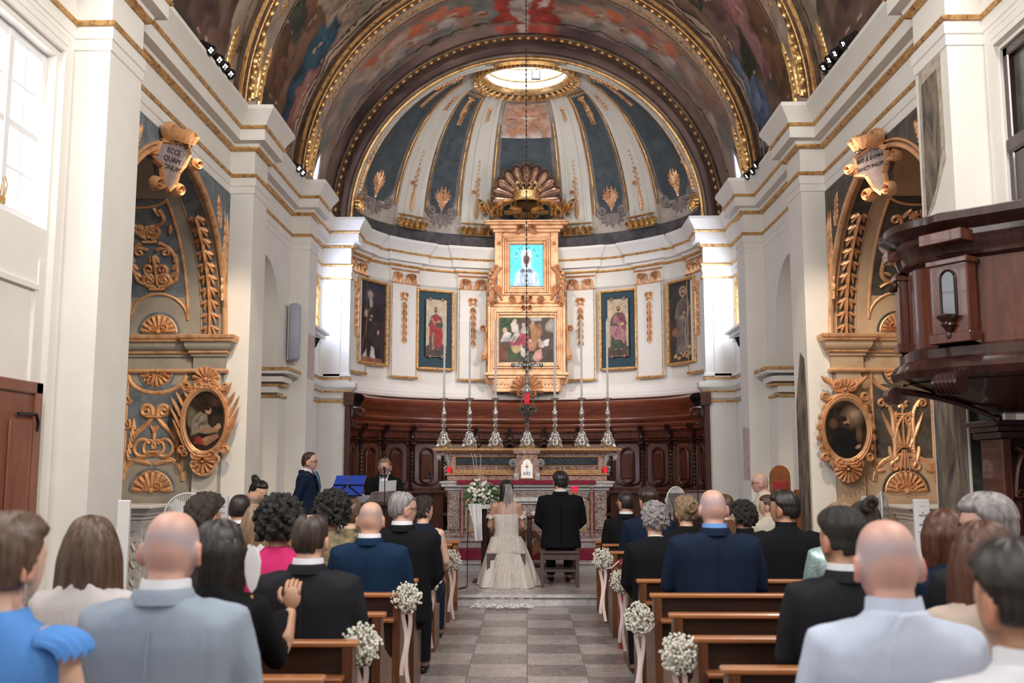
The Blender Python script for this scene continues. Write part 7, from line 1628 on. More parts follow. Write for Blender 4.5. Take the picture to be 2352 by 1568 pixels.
def finger_set(mb, wrist, fwd, side, up, curl=.7, s=1):
    """palm with four unequal fingers and a thumb"""
    w_ = Vector(wrist); fwd, side, up = [Vector(q).normalized() for q in (fwd, side, up)]
    M_ = Matrix((side, fwd, up)).transposed(); mb.sphere(w_+fwd*.045, (.038, .050, .016), 12, 8, M=M_)
    for k, (L, off) in enumerate(((.066, -.028), (.076, -.010), (.070, .009), (.055, .027))):
        p = w_+fwd*.078+side*off; a = 0; pts = [p-fwd*.02, p]
        for seg in (.42, .33, .25): a += curl*.55; pts.append(pts[-1]+(fwd*cos(a)-up*sin(a))*L*seg)
        mb.tube(pts, [.0095, .009, .0085, .008, .006], 6)
    p = w_+fwd*.025+side*-.034*s; mb.tube([p, p-side*.018*s+fwd*.02, p-side*.024*s+fwd*.045-up*.01, p-side*.018*s+fwd*.066-up*.02], [.012, .011, .0095, .007], 6)
POSES = {
 'sit': dict(sh=(.165, -.01, 1.01), el=(.215, .03, .76), wr=(.10, .25, .60), hip=.50, knee=(.11, .47, .50), ank=(.11, .44, .09)),
 'stand_back': dict(sh=(.165, 0, 1.0), el=(.235, -.10, .74), wr=(.06, -.15, .58), hip=.48, knee=(.09, .03, .02), ank=(.09, -.01, -.36)),
 'read': dict(sh=(.165, 0, 1.0), el=(.22, .08, .76), wr=(.09, .30, .84), hip=.48, knee=(.09, .03, .02), ank=(.09, -.01, -.36)),
 'fan': dict(sh=(.165, -.01, 1.01), el=(.25, .10, .80), wr=(.26, .22, .98), hip=.50, knee=(.11, .47, .50), ank=(.11, .44, .09)),
}
bodies = {}; jackets = {}; dresses = {}; trous = {}
def headT(yaw, pitch, lean=0, stoop=0): return Matrix.Translation((0, .022+lean, HEADC-stoop)) @ Matrix.Rotation(yaw, 4, 'Z') @ Matrix.Rotation(pitch, 4, 'X')
def body_mesh(pose, yaw, pitch, fem, stoop=0, vox=.0115):
    key = (pose, round(yaw, 2), round(pitch, 2), fem, stoop, vox)
    if key in bodies: return bodies[key]
    P = POSES[pose]; mb = MB(); q = .92 if fem else 1.0; T = headT(yaw, pitch, .02 if stoop else 0, stoop)
    head_mb(mb, T, fem, 36, 28)
    mb.tube([(0, -.035, 1.02), (0, -.02, 1.08), (0, -.004, 1.15-stoop*.5), (0, .0+(.02 if stoop else 0), 1.22-stoop)], [.074*q, .064*q, .058*q, .056*q], 16)
    st = pose in ('stand_back', 'read')
    ell_loft(mb, [(.42, 0, 0, .155, .115), (.52, 0, 0, .170, .125), (.62, 0, 0, .150*q, .11), (.72, 0, 0, .135*q, .10), (.84, 0, .005, .145*q, .11), (.94, 0, 0, .160*q, .112), (1.01, 0, -.01, .165*q, .09), (1.055, 0, -.02, .12*q, .07), (1.085, 0, -.025, .07*q, .055)])
    for s in (-1, 1):
        g = lambda p: Vector((s*p[0]*(q if p is P['sh'] else 1), p[1], p[2])); sh, el, wr = g(P['sh']), g(P['el']), g(P['wr'])
        mb.tube([sh+Vector((-s*.05, 0, .02)), sh, sh.lerp(el, .4), el, el.lerp(wr, .35), wr], [.055*q, .058*q, .049*q, .039*q, .042*q, .026*q], 12)
        mb.sphere(sh, .058*q, 12, 8)
        k, a = g(P['knee']), g(P['ank']); hp = Vector((s*.09, .02, P['hip'])); mb.tube([hp, hp.lerp(k, .4), k, k.lerp(a, .3), a], [.085, .078, .055, .056, .036], 12)
        mb.tube([a, a+Vector((0, .06, -.04)), a+Vector((0, .16, -.05))], [.036, .036, .028], 10)
    me = remesh(mb, vox, 1)
    f = MB()
    for s in (-1, 1):
        el, wr = Vector((s*P['el'][0], *P['el'][1:])), Vector((s*P['wr'][0], *P['wr'][1:])); fw = (wr-el).normalized()
        if pose == 'sit': fw = Vector((-s*.35, .9, -.15)).normalized()
        if pose == 'stand_back': fw = Vector((-s*.7, -.1, -.6)).normalized()
        if pose == 'fan': fw = Vector((0, .2, 1)).normalized()
        up = Vector((0, 0, 1)) if abs(fw.z) < .8 else Vector((0, -1, 0)); sd = fw.cross(up).normalized(); finger_set(f, wr, fw, sd, sd.cross(fw), .8, s)
    bm = bmesh.new(); bm.from_mesh(me); fm = bpy.data.meshes.new('f'); fm.from_pydata(f.v, [], f.f); bm.from_mesh(fm); bm.to_mesh(me); bm.free(); bpy.data.meshes.remove(fm)
    me.polygons.foreach_set('use_smooth', [True]*len(me.polygons))
    # masks: R scalp, G lips and ears, B brows and eyes
    Ti = T.inverted(); a = me.color_attributes.new('Col', 'FLOAT_COLOR', 'POINT'); n = len(me.vertices); co = np.empty(n*3); me.vertices.foreach_get('co', co); co = co.reshape(-1, 3)
    L = np.c_[co, np.ones(n)] @ np.array(Ti).T; x, y, z = L[:, 0], L[:, 1], L[:, 2]; on = (z > -.16)
    top = np.clip((z-(.075 if True else 0))/.02, 0, 1)
    side = np.clip((z+.075+np.clip(y, -.1, .1)*.9)/.045, 0, 1)*np.clip((.045-y)/.03, 0, 1)*np.clip((.098-z)/.05, 0, 1)*(np.abs(x) < .083)
    lips = np.exp(-((z+.062)/.008)**2)*np.exp(-(x/.024)**2)*(y > .05); ears = np.clip((np.abs(x)-.083)/.006, 0, 1)*(np.abs(z) < .055)
    eye = (np.exp(-((z-.001)/.0045)**2)*np.exp(-((np.abs(x)-.031)/.012)**2)+.8*np.exp(-((z-.022)/.0045)**2)*np.exp(-((np.abs(x)-.031)/.018)**2))*(y > .04)
    c = np.stack([side*on, np.clip(lips+ears*.6, 0, 1)*on, np.clip(eye, 0, 1)*on, np.ones(n)], 1); a.data.foreach_set('color', c.astype(np.float32).ravel())
    bodies[key] = me; return me
def skin(name, c, scalp, brow=(.05, .035, .025)):
    m = NT(name); at = m.n('ShaderNodeAttribute', attribute_name='Col'); sp = m.n('ShaderNodeSeparateColor'); m.l(at.outputs['Color'], sp.inputs[0])
    n = m.noise(m.coord(), 14, 3); base = m.ramp(n, [(.3, tuple(q*.88 for q in c)), (.7, c)]); cur = base
    for i, (cc, st) in enumerate(((scalp, .8), ((c[0]*.95, c[1]*.55, c[2]*.5), .8), (brow, .9))):
        mx = m.n('ShaderNodeMix', data_type='RGBA'); mu = m.n('ShaderNodeMath', operation='MULTIPLY'); mu.inputs[1].default_value = st; m.l(sp.outputs[i], mu.inputs[0]); m.l(mu.outputs[0], mx.inputs[0]); m.l(cur, mx.inputs[6]); mx.inputs[7].default_value = (*cc, 1); cur = mx.outputs[2]
    m.col(cur); m.set(Roughness=.48); m.b.inputs['Subsurface Weight'].default_value = .06; m.b.inputs['Subsurface Scale'].default_value = .02; m.b.inputs['Subsurface Radius'].default_value = (1, .35, .2)
    return m.m
sk_red = skin('ruddy_skin', (.63, .36, .29), (.36, .31, .345)); sk_fair = skin('fair_skin', (.68, .42, .31), (.26, .18, .15)); sk_tan = skin('tanned_skin', (.50, .27, .17), (.07, .045, .035)); sk_grey = skin('skin_with_grey_hair', (.62, .36, .27), (.30, .25, .24))
def hairmat(name, c1, c2, sc=60):
    m = NT(name); f = m.noise(m.coord((1, 1, .12)), sc, 4, .7); m.col(m.ramp(f, [(.3, c1), (.72, c2)])); m.set(Roughness=.42); m.b.inputs['Anisotropic'].default_value = .4; m.bump(m.noise(m.coord((1, 1, .10)), sc*2.4, 3), .6, .004); return m.m
def curlmat(name, c1, c2):
    m = NT(name); f = m.noise(m.coord(), 55, 4, .7, 1.5); m.col(m.ramp(f, [(.35, c1), (.7, c2)])); m.set(Roughness=.5); m.bump(m.noise(m.coord(), 90, 3, .6, 2), .9, .008); return m.m
h_black = hairmat('black_hair', (.006, .005, .005), (.03, .022, .02)); h_dark = hairmat('dark_brown_hair', (.014, .008, .006), (.06, .035, .024)); h_brown = hairmat('brown_hair', (.04, .020, .012), (.15, .085, .055)); h_light = hairmat('light_brown_hair', (.12, .07, .04), (.36, .24, .15)); h_grey = hairmat('grey_hair', (.10, .09, .095), (.36, .33, .33)); h_auburn = hairmat('auburn_hair', (.03, .010, .007), (.13, .045, .022))
c_black = curlmat('black_curls', (.004, .004, .004), (.026, .02, .018)); c_grey = curlmat('grey_curls', (.10, .085, .09), (.52, .48, .48)); c_blond = curlmat('blonde_curls', (.10, .055, .03), (.50, .34, .20)); c_dark = curlmat('dark_curls', (.010, .006, .005), (.05, .028, .02))
def cloth(name, c, sc=240, rough=.85, sheen=.0, metal=0):
    m = NT(name); co = m.coord(); f = m.noise(co, 3, 3); m.col(m.ramp(f, [(.3, tuple(q*.86 for q in c)), (.7, c)])); m.set(Roughness=rough, Metallic=metal); m.b.inputs['Specular IOR Level'].default_value = .22
    m.b.inputs['Sheen Weight'].default_value = sheen; n1 = m.noise(m.coord((1, 1, .35)), 9, 3, .5, .8); m.bump(n1, .55, .02); return m.m
s_grey = cloth('blue_grey_suiting', (.30, .36, .44)); s_navy = cloth('navy_suiting', (.005, .014, .038)); s_navy2 = cloth('bright_navy_suiting', (.004, .022, .060)); s_black = cloth('black_suiting', (.0035, .004, .006)); s_char = cloth('charcoal_suiting', (.014, .0145, .019)); sh_blue = cloth('pale_blue_shirting', (.52, .58, .72)); sh_white = cloth('white_shirting', (.74, .74, .78))
d_pink = cloth('magenta_jersey', (.62, .030, .16)); d_blue = cloth('cornflower_chiffon', (.10, .28, .68)); d_white = cloth('off_white_knit', (.58, .54, .54)); d_black = cloth('black_crepe', (.004, .004, .005)); d_navy = cloth('navy_lace', (.005, .012, .030)); d_beige = cloth('beige_linen', (.50, .40, .34)); d_seq = mottled('pale_blue_sequins', (.25, .42, .44), (.62, .80, .80), 60, .35, .5); alb_w = cloth('cream_alb_cloth', (.66, .60, .50)); satin = cloth('ivory_satin', (.72, .66, .60), rough=.45); d_brown = cloth('brown_tweed', (.12, .06, .035)); tie_teal = mottled('teal_silk', (.01, .14, .22), (.02, .22, .32), 20, .4)
d_flor = mottled('black_floral_cloth', (.012, .012, .013), (.40, .32, .16), 9, .8)
def jacket_mesh(pose, wide=1.0, vox=.014):
    key = (pose, wide)
    if key in jackets: return jackets[key]
    P = POSES[pose]; mb = MB(); w_ = wide
    lowz = .45 if pose in ('sit', 'fan') else .30
    ell_loft(mb, [(lowz, 0, 0, .205*w_, .165), (.55, 0, 0, .195*w_, .155), (.70, 0, .0, .180*w_, .145), (.85, 0, 0, .195*w_, .145), (.95, 0, -.005, .215*w_, .14), (1.01, 0, -.015, .215*w_, .118), (1.05, 0, -.025, .165*w_, .095), (1.085, 0, -.03, .095, .078), (1.115, 0, -.03, .070, .070)], p=2.7)
    for s in (-1, 1):
        sh, el, wr = [Vector((s*P[k][0]*w_, P[k][1], P[k][2])) for k in ('sh', 'el', 'wr')]; sh.z += .0
        mb.tube([sh+Vector((-s*.07, -.01, .02)), sh+Vector((s*.012, 0, .0)), sh.lerp(el, .45)+Vector((s*.012, 0, 0)), el+Vector((s*.006, 0, 0)), el.lerp(wr, .5), el.lerp(wr, .93)], [.060, .070, .064, .055, .048, .038], 14)
        mb.sphere(sh+Vector((s*.01, 0, .0)), (.066, .068, .060), 14, 10)
    me = remesh(mb, vox, 3, 'jacket'); jackets[key] = me; return me
def trouser_mesh(pose):
    if pose in trous: return trous[pose]
    P = POSES[pose]; mb = MB(); ell_loft(mb, [(P['hip']-.10, 0, 0, .165, .13), (P['hip'], 0, 0, .18, .14), (P['hip']+.13, 0, 0, .165, .125)])
    for s in (-1, 1):
        k, a = [Vector((s*P[q][0], P[q][1], P[q][2])) for q in ('knee', 'ank')]; hp = Vector((s*.09, .02, P['hip'])); mb.tube([hp, hp.lerp(k, .5), k, k.lerp(a, .5), a], [.10, .088, .070, .064, .058], 12)
    me = remesh(mb, .016, 2, 'trousers'); trous[pose] = me; return me
def shoe(mb, pose, s):
    P = POSES[pose]
    if True: a = Vector((s*P['ank'][0], P['ank'][1], P['ank'][2])); mb.sphere(a+Vector((0, .08, -.052)), (.045, .13, .034), 14, 8)
def child(me, name, mat, par):
    o = bpy.data.objects.new(name, me); C.objects.link(o); o.parent = par
    if not me.materials: me.materials.append(mat)
    o.material_slots[0].link = 'OBJECT'; o.material_slots[0].material = mat; return o
hn = 0
def hair(par, kind, mat, yaw, pitch, fem, stoop=0, seed=1):
    rnd = random.Random(seed); T = headT(yaw, pitch, .02 if stoop else 0, stoop); n, m = 56, 40; mb = MB()
    ph = [rnd.uniform(0, 6) for _ in range(6)]
    def region(a, t):
        z = -cos(t); y = sin(t)*sin(a); x = sin(t)*cos(a)
        fr = .52 if kind != 'recede' else .80
        top = z-(fr if y > .35 else (-.02+.54*max(0, y+.25)/.6 if y > -.25 else -.48 if abs(x) < .6 else -.30))
        if kind in ('long', 'bob', 'updo', 'bun', 'curlybig', 'longblack'): top = z-(.55 if y > .35 else (-.50+.9*max(0, y+.2)/.55))
        if kind == 'balding': top = min(top+.02, max(-.45*(z-.62), -.06+.4*abs(x)-.2*y+.0 if z > .62 else 1)); 
        if kind == 'cropped': top = z-(.56 if y > .35 else (-.02+.5*max(0, y+.25)/.6 if y > -.25 else -.45))
        return top
    th = {'short': .016, 'cropped': .007, 'undercut': .017, 'recede': .012, 'long': .022, 'longblack': .018, 'bob': .030, 'updo': .024, 'bun': .014, 'curlybig': .058, 'curly': .030, 'balding': .010, 'quiff': .022}[kind]
    vs = []
    for j in range(m+1):
        for i in range(n):
            a, t = 2*pi*i/n, pi*(j+.02)/(m+.04); r = region(a, t); e = max(0, min(1, .5+r*(7 if kind != 'undercut' else 3.5))); k = -.016+(th+.016)*e; z = -cos(t)
            if kind in ('curly', 'curlybig', 'updo', 'quiff'): k += e*th*(.35 if kind[0] == 'c' or 'curl' in mat.name else .10)*(sin(a*9+ph[0]+t*5)*sin(t*11+ph[1])+.6*sin(a*17+ph[2])*sin(t*19+ph[3]))
            elif kind == 'undercut': k += e*(-.011+.022*max(0, min(1, (z-.12)*2.6)))+e*.003*sin(a*11+ph[0]+2*t)
            elif kind != 'cropped': k += e*.003*(sin(a*11+ph[0]+2*t)+.6*sin(a*23+ph[1]))
            if kind == 'quiff' and z > .4: k += .016*e*max(0, sin(t)*sin(a)+.4)
            if kind == 'short' and z > .3: k += .006*e
            vs.append(T @ head_pt(a, t, k, fem))
    mb.add(vs, [(j*n+i, j*n+(i+1) % n, (j+1)*n+(i+1) % n, (j+1)*n+i) for j in range(m) for i in range(n)]+[tuple(range(n))[::-1], tuple(m*n+i for i in range(n))])
    if kind in ('long', 'bob', 'longblack'):   # falling curtain round the back and sides
        L = {'long': .34, 'bob': .15, 'longblack': .42}[kind]; nn, mm = 40, 16; A0, A1 = rad(150 if kind != 'bob' else 128), rad(390 if kind != 'bob' else 412)
        def cur(u, v, off):
            a = A0+(A1-A0)*u; z0 = .085; z = z0-(L+.085)*v+(.012*sin(u*31+ph[4])+.008*sin(u*57))*v; sm_ = min(1, v/.28)**.6; w_ = {'long': .080+.034*sm_+.030*v, 'bob': .080+.036*sm_-.034*max(0, v-.6), 'longblack': .080+.024*sm_}[kind]; d = {'long': .095+.030*sm_, 'bob': .095+.034*sm_-.03*max(0, v-.6), 'longblack': .095+.022*sm_}[kind]
            if kind == 'longblack': w_ *= 1-.35*v
            rip = 1+.035*sin(u*46+ph[5]+v*2)+.02*sin(u*91); p = Vector((w_*cos(a)*rip, d*sin(a)*rip*(1 if kind != 'bob' else 1-.15*v)-.005, z)); p.x *= 1-off; p.y *= 1-off; return T @ p
        mb.grid(lambda u, v: cur(u, v, 0), nn, mm); mb.grid(lambda u, v: cur(u, v, .22+.2*v), nn, mm); mb.grid(lambda u, v: cur(u, 1, v*.42), nn, 2)
    if kind in ('updo', 'bun'):
        c0 = Vector((0, -.095, .05)) if kind == 'updo' else Vector((0, -.075, .115)); R_ = .056 if kind == 'updo' else .045
        for q in range(9 if kind == 'updo' else 4):
            a = rnd.uniform(0, 6.28); pts = [T @ (c0+Vector((R_*.75*cos(a+s_), -.012*sin(s_*2)-.02, R_*.75*sin(a+s_*1.3)))) for s_ in [k*.45 for k in range(9)]]; mb.tube(pts, [.010+.010*sin(pi*k/8) for k in range(9)], 7)
        mb.sphere(T @ c0, R_*.85, 12, 8)
    if kind in ('curly', 'curlybig'):
        for q in range(150 if kind == 'curlybig' else 110):
            a, t = rnd.uniform(0, 2*pi), pi-rnd.uniform(.05, 2.0 if kind == 'curlybig' else 1.75); 
            if region(a, t) < .05: continue
            p = T @ head_pt(a, t, th*rnd.uniform(.85, 1.15), fem); mb.sphere(p, rnd.uniform(.010, .019) if kind == 'curlybig' else rnd.uniform(.010, .016), 7, 5)
    o = mb.build('hair', mat, par, 60); return o
shoes_mb = {}
pn = 0
RAILS_L = [2.50, 3.0, 3.75, 4.5, 5.35, 6.16, 6.92, 7.72, 8.45, 9.15, 10.0]; RAILS_R = [2.0, 2.63, 3.3, 3.95, 4.63, 5.35, 6.16, 6.92, 7.72, 9.15, 10.0]
def person(px, pytop, Y, label, pose='sit', fem=False, yaw=0, pitch=0, byaw=0, skinm=None, hk=None, hm=None, top=None, wide=1.0, collar=None, wx=None, seat=.45, floor=0, glasses=None, neck=None, stoop=0, trousers=None, vox=.0115, sx=1.0, tie=None, extra=None):
    global pn
    pn += 1
    if Y < 11:
        Y = min((RAILS_L if px < 1210 else RAILS_R), key=lambda q: abs(q+.21-Y))+.21
    hx = PY(px, pytop+12, Y); me = body_mesh(pose, yaw, pitch, fem, stoop, vox)
    crown = HEADC+.121-stoop; standing = pose in ('stand_back', 'read')
    if standing: H = hx.z-floor; sc = H/(crown+.42); zoff = floor+.42*sc
    else: sc = (hx.z+12/_F*Y-floor)/crown; sc = max(.78, min(1.12, sc)); zoff = floor
    o = bpy.data.objects.new('person', me); C.objects.link(o); tag(o, label, 'person', 'wedding guests' if extra is None else extra)
    if not me.materials: me.materials.append(skinm)
    o.material_slots[0].link = 'OBJECT'; o.material_slots[0].material = skinm
    o.location = (hx.x, Y, zoff); o.scale = (sc*sx, sc, sc); o.rotation_euler = (0, 0, byaw)
    if hk: hair(o, hk, hm, yaw, pitch, fem, stoop, pn)
    if top is not None:
        child(jacket_mesh(pose, wide), 'jacket' if not fem else 'top', top, o)
    child(trouser_mesh(pose), 'trousers' if not fem else 'skirt', trousers or (top or d_black), o)
    if not standing or True:
        for sd in (-1, 1):
            if (pose, sd) not in shoes_mb: s_ = MB(); shoe(s_, pose, sd); q = s_.build('shoe', black_metal, o, 60); shoes_mb[pose, sd] = q.data
            else: child(shoes_mb[pose, sd], 'shoe', black_metal, o)
    if collar is not None:   # shirt collar standing above the jacket
        g = MB(); n = 28
        def cp(u, v):
            a = -pi/2+2*pi*u*.5*1.9-.95*pi; r = .080-.008*v; return Vector((r*cos(a), -.022+r*1.02*sin(a)+.010*v, 1.088+.055*v-.030*max(0, sin(a))))
        g.grid(cp, n, 4); g.grid(lambda u, v: cp(u, v)*1.0+Vector((0, 0, 0))-Vector((cp(u, v).x*.08, (cp(u, v).y+.02)*.08, 0)), n, 4); g.grid(lambda u, v: cp(u, 1)-Vector((cp(u, 1).x*.08*v, (cp(u, 1).y+.02)*.08*v, 0)), n, 1); g.build('shirt_collar', collar, o, 60)
        if top is not None and collar is not top:
            g = MB(); g.grid(lambda u, v: Vector(((.084+.016*v)*cos(-pi*u), -.028+(.086+.016*v)*sin(-pi*u), 1.118-.045*v+.006*sin(v*pi))), 24, 4); g.build('jacket_collar', top, o, 60)
            g = MB(); g.tube([(0, -.165 if v < .6 else -.16, v) for v in (.5, .62, .74, .86)]+[(0, -.158, .94), (0, -.140, 1.01)], .0025, 4); g.build('back_seam', top, o)
    if glasses:
        g = MB(); T = headT(yaw, pitch, .02 if stoop else 0, stoop)
        for s in (-1, 1): g.tube([T @ Vector((s*.032+.024*cos(q), .100-.006*abs(cos(q)), .004+.017*sin(q))) for q in [2*pi*k/14 for k in range(14)]], .0028, 5, closed=True); g.tube([T @ Vector(p) for p in ((s*.056, .096, .008), (s*.078, .06, .008), (s*.084, -.005, .006), (s*.080, -.02, -.004))], .0026, 5)
        g.tube([T @ Vector((-.009, .104, .008)), T @ Vector((.009, .104, .008))], .0026, 5); g.build('spectacles', glasses, o)
        if glasses is black_metal and px > 2200:
            g = MB(); [g.add([T @ Vector((s*.032+.024*cos(q), .099, .004+.017*sin(q))) for q in [2*pi*k/14 for k in range(14)]], [tuple(range(14))]) for s in (-1, 1)]; g.build('dark_lens', black_metal, o)
    return o
def shirt_front(o, mat, tiec, bow=False, lap=None, pose='stand_back'):
    g = MB(); g.grid(lambda u, v: Vector(((u-.5)*2*(.015+.055*v), .155-.020*abs(u-.5)*2-.060*max(0, v-.75)/.25-.008*(1-v), .74+.345*v)), 8, 12); g.build('shirt_front', sh_white, o, 60)
    if bow:
        g = MB()
        for s in (-1, 1): g.add([Vector(p) for p in ((0, .150, 1.082), (s*.048, .142, 1.105), (s*.050, .142, 1.055), (0, .150, 1.070), (s*.03, .158, 1.08))], [(0, 1, 4), (1, 2, 4), (2, 3, 4), (0, 4, 3)])
        g.sphere((0, .15, 1.076), .012, 8, 6); g.build('bow_tie', tiec, o, 0)
    else: g = MB(); g.tube([(0, .118, 1.10), (0, .142, 1.06), (0, .160, .95), (0, .165, .80)], [.016, .020, .028, .034], 8, sq=.35); g.build('necktie', tiec, o)
    for s in (-1, 1): g = MB(); g.tube([(s*.075, .085, 1.10), (s*.088, .135, 1.02), (s*.060, .160, .90), (s*.018, .168, .76)], [.012, .030, .030, .008], 8, sq=.35); g.build('lapel', lap, o, 60)
PI2 = pi/2
# --- nearest guests
gG = person(392, 1175, 3.20, 'bald man in a blue-grey suit, large in the left foreground', skinm=sk_red, top=s_grey, wide=1.12, collar=sh_white, sx=1.02, vox=.0085)
person(2040, 1195, 2.80, 'bald man in a pale blue shirt, large in the right foreground', skinm=sk_red, top=sh_blue, wide=1.02, collar=sh_blue, sx=1.0, vox=.0085)
person(205, 1194, 3.75, 'woman with long straight brown hair and off-white top, left foreground', fem=True, skinm=sk_fair, hk='long', hm=h_brown, top=d_white, wide=.88)
pB = person(18, 1190, 2.75, 'woman in a cornflower blue dress with brown updo, cut by the left frame edge', fem=True, yaw=-.5, skinm=sk_fair, hk='updo', hm=h_brown, top=None, wide=.85, trousers=d_blue)
person(500, 1207, 3.9, 'black-haired person in black holding a white hand fan, left', fem=True, pose='fan', skinm=sk_tan, hk='bob', hm=h_black, top=d_black, wide=.9)
person(712, 1183, 4.65, 'man with thinning dark crown in a charcoal suit, by the aisle on the left', skinm=sk_fair, hk='balding', hm=h_dark, top=s_char, wide=1.12, collar=sh_white, yaw=-.12)
person(2345, 1262, 2.35, 'dark-haired person in a pale shirt, cut by the right frame edge', skinm=sk_tan, hk='short', hm=h_black, top=sh_white, wide=1.0, collar=sh_white, yaw=.3)
person(2262, 1207, 3.55, 'woman with reddish dark hair and a beige wrap, right foreground', fem=True, yaw=.25, skinm=sk_fair, hk='long', hm=h_auburn, top=d_beige, wide=.95)
person(2270, 1143, 4.2, 'grey-haired man with dark sunglasses, head turned left, right edge', yaw=1.1, skinm=sk_red, hk='short', hm=h_grey, top=s_char, wide=1.05, collar=sh_white, glasses=black_metal)
person(1935, 1178, 4.25, 'young man with dark undercut hair and charcoal suit, right foreground', yaw=.35, skinm=sk_tan, hk='undercut', hm=c_black, top=s_char, wide=1.08, collar=sh_white)
person(2175, 1180, 5.0, 'woman with a glossy auburn bob and navy lace dress, right', fem=True, skinm=sk_fair, hk='bob', hm=h_auburn, top=d_navy, wide=.95)
# --- middle rows, left
person(642, 1160, 5.6, 'woman with black curls in a magenta top, left', fem=True, skinm=sk_tan, hk='curlybig', hm=c_black, top=d_pink, wide=.98)
person(592, 1163, 6.45, 'woman with long light brown hair behind the magenta top', fem=True, skinm=sk_fair, hk='long', hm=h_light, top=d_white, wide=.85)
person(467, 1143, 5.6, 'young man with dark curly quiff in black, left', yaw=-.5, skinm=sk_tan, hk='quiff', hm=c_dark, top=s_black, wide=1.0, collar=sh_white)
person(550, 1137, 7.7, 'man with short black hair and navy suit, left block', yaw=-.15, skinm=sk_tan, hk='cropped', hm=h_black, top=s_navy, wide=1.0, collar=sh_white)
person(584, 1128, 8.6, 'bald tanned man in navy beside the black-haired man, left block', yaw=-.5, skinm=sk_tan, top=s_navy2, collar=sh_white)
person(762, 1143, 6.9, 'woman with a cloud of black curls in a floral dress, left block', fem=True, skinm=sk_tan, hk='curlybig', hm=c_black, top=d_flor, wide=.92)
wo = person(806, 1150, 7.95, 'woman with brown hair and gold hair ornament, left block', fem=True, yaw=-.7, skinm=sk_fair, hk='updo', hm=h_brown, top=d_flor, wide=.85)
person(851, 1153, 6.37, 'bald man in a bright navy suit, left of the aisle', skinm=sk_grey, top=s_navy2, wide=1.12, collar=sh_white)
person(925, 1130, 7.0, 'grey-haired man with glasses in black, head turned right, at the aisle', yaw=-1.0, skinm=sk_red, hk='balding', hm=h_grey, top=s_black, wide=1.12, collar=sh_white, glasses=black_metal)
person(972, 1143, 8.66, 'dark-haired woman in a sleeveless navy dress, front left by the aisle', fem=True, yaw=-.9, skinm=sk_fair, hk='updo', hm=c_dark, top=None, wide=.85, trousers=d_navy)
person(610, 1146, 9.4, 'woman with a black bun low behind the bald tanned man', fem=True, skinm=sk_tan, hk='bun', hm=h_black, top=d_black, wide=.8)
person(592, 1104, 10.4, 'young woman with slicked dark hair looking down, by the far left pilaster', fem=True, yaw=-2.0, pitch=-.25, skinm=sk_fair, hk='bun', hm=h_black, top=d_black, wide=.85, byaw=-.2)
# --- middle rows, right
person(1437, 1131, 10.2, 'dark-haired man with glasses in black, front right by the aisle', yaw=.55, skinm=sk_tan, hk='cropped', hm=h_black, top=s_black, collar=sh_white, glasses=gold)
person(1489, 1125, 9.36, 'man with grey-flecked undercut in a dark navy suit, right block', yaw=.4, skinm=sk_tan, hk='undercut', hm=h_dark, top=s_navy, wide=1.08, collar=sh_white)
person(1503, 1160, 7.3, 'woman with grey curls and a pearl necklace, right block', fem=True, yaw=.25, skinm=sk_fair, hk='curly', hm=c_grey, top=s_black, wide=.95)
person(1575, 1143, 8.1, 'woman with a blonde curled updo in black, right block', fem=True, yaw=.3, skinm=sk_fair, hk='updo', hm=c_blond, top=d_black, wide=.85)
person(1638, 1125, 6.35, 'broad bald man in a navy suit and blue collar, right of the aisle', yaw=.1, skinm=sk_red, top=s_navy, wide=1.28, collar=cloth('sky_blue_shirting', (.16, .32, .70)), vox=.0095)
person(1664, 1140, 9.3, 'person in a brown jacket mostly hidden behind the broad bald man', skinm=sk_fair, hk='short', hm=h_brown, top=d_brown)
person(1709, 1158, 8.1, 'boy with black curls in a dark jacket, right block', yaw=.3, skinm=sk_tan, hk='curly', hm=c_black, top=s_black, wide=.88, collar=s_black)
person(1764, 1138, 10.2, 'brown-haired woman in profile facing left beside the large man', fem=True, yaw=1.2, skinm=sk_fair, hk='bun', hm=h_brown, top=alb_w, wide=.8)
person(1802, 1132, 7.13, 'large black-haired man in black turned to the left, right block', yaw=.85, skinm=sk_tan, hk='short', hm=h_black, top=s_black, wide=1.3, collar=s_black)
person(1930, 1160, 6.4, 'light-haired girl in a pale blue sequined dress behind the undercut man', fem=True, yaw=.3, skinm=sk_fair, hk='short', hm=h_light, top=d_seq, wide=.95)
person(1988, 1155, 5.8, 'dark-haired woman with a high bun between two men, right', fem=True, skinm=sk_tan, hk='bun', hm=c_dark, top=d_black, wide=.85)
# small accessories of guests
g = MB(); T = headT(.25, 0); g.tube([Vector((.062*cos(a), -.012+.062*sin(a), 1.095-.02*sin(a))) for a in [2*pi*k/36 for k in range(36)]], .0055, 6, closed=True)
# --- standing man, reader, priest
ms = person(708, 1028, 11.9, 'standing man in a dark navy suit and teal tie, in profile facing right', pose='stand_back', byaw=-PI2, skinm=sk_red, hk='recede', hm=h_dark, top=s_navy, wide=1.02, collar=sh_white, floor=.118, glasses=black_metal, vox=.009, yaw=0, extra='men at the lectern'); shirt_front(ms, sh_white, tie_teal, lap=s_navy)
rd = person(885, 1042, 12.1, 'reader in a dinner jacket and bow tie looking down at papers', pose='read', byaw=pi, pitch=-.35, stoop=.03, skinm=sk_red, hk='recede', hm=h_light, top=s_black, wide=1.02, collar=sh_white, floor=.118, glasses=black_metal, vox=.009, extra='men at the lectern'); shirt_front(rd, sh_white, black_metal, True, lap=s_black)
g = MB(); g.sphere((-.095, .165, 1.0), .018, 8, 6); g.sphere((-.08, .168, .99), .014, 8, 6); g.sphere((-.105, .165, .985), .014, 8, 6); g.build('boutonniere', petal, rd)
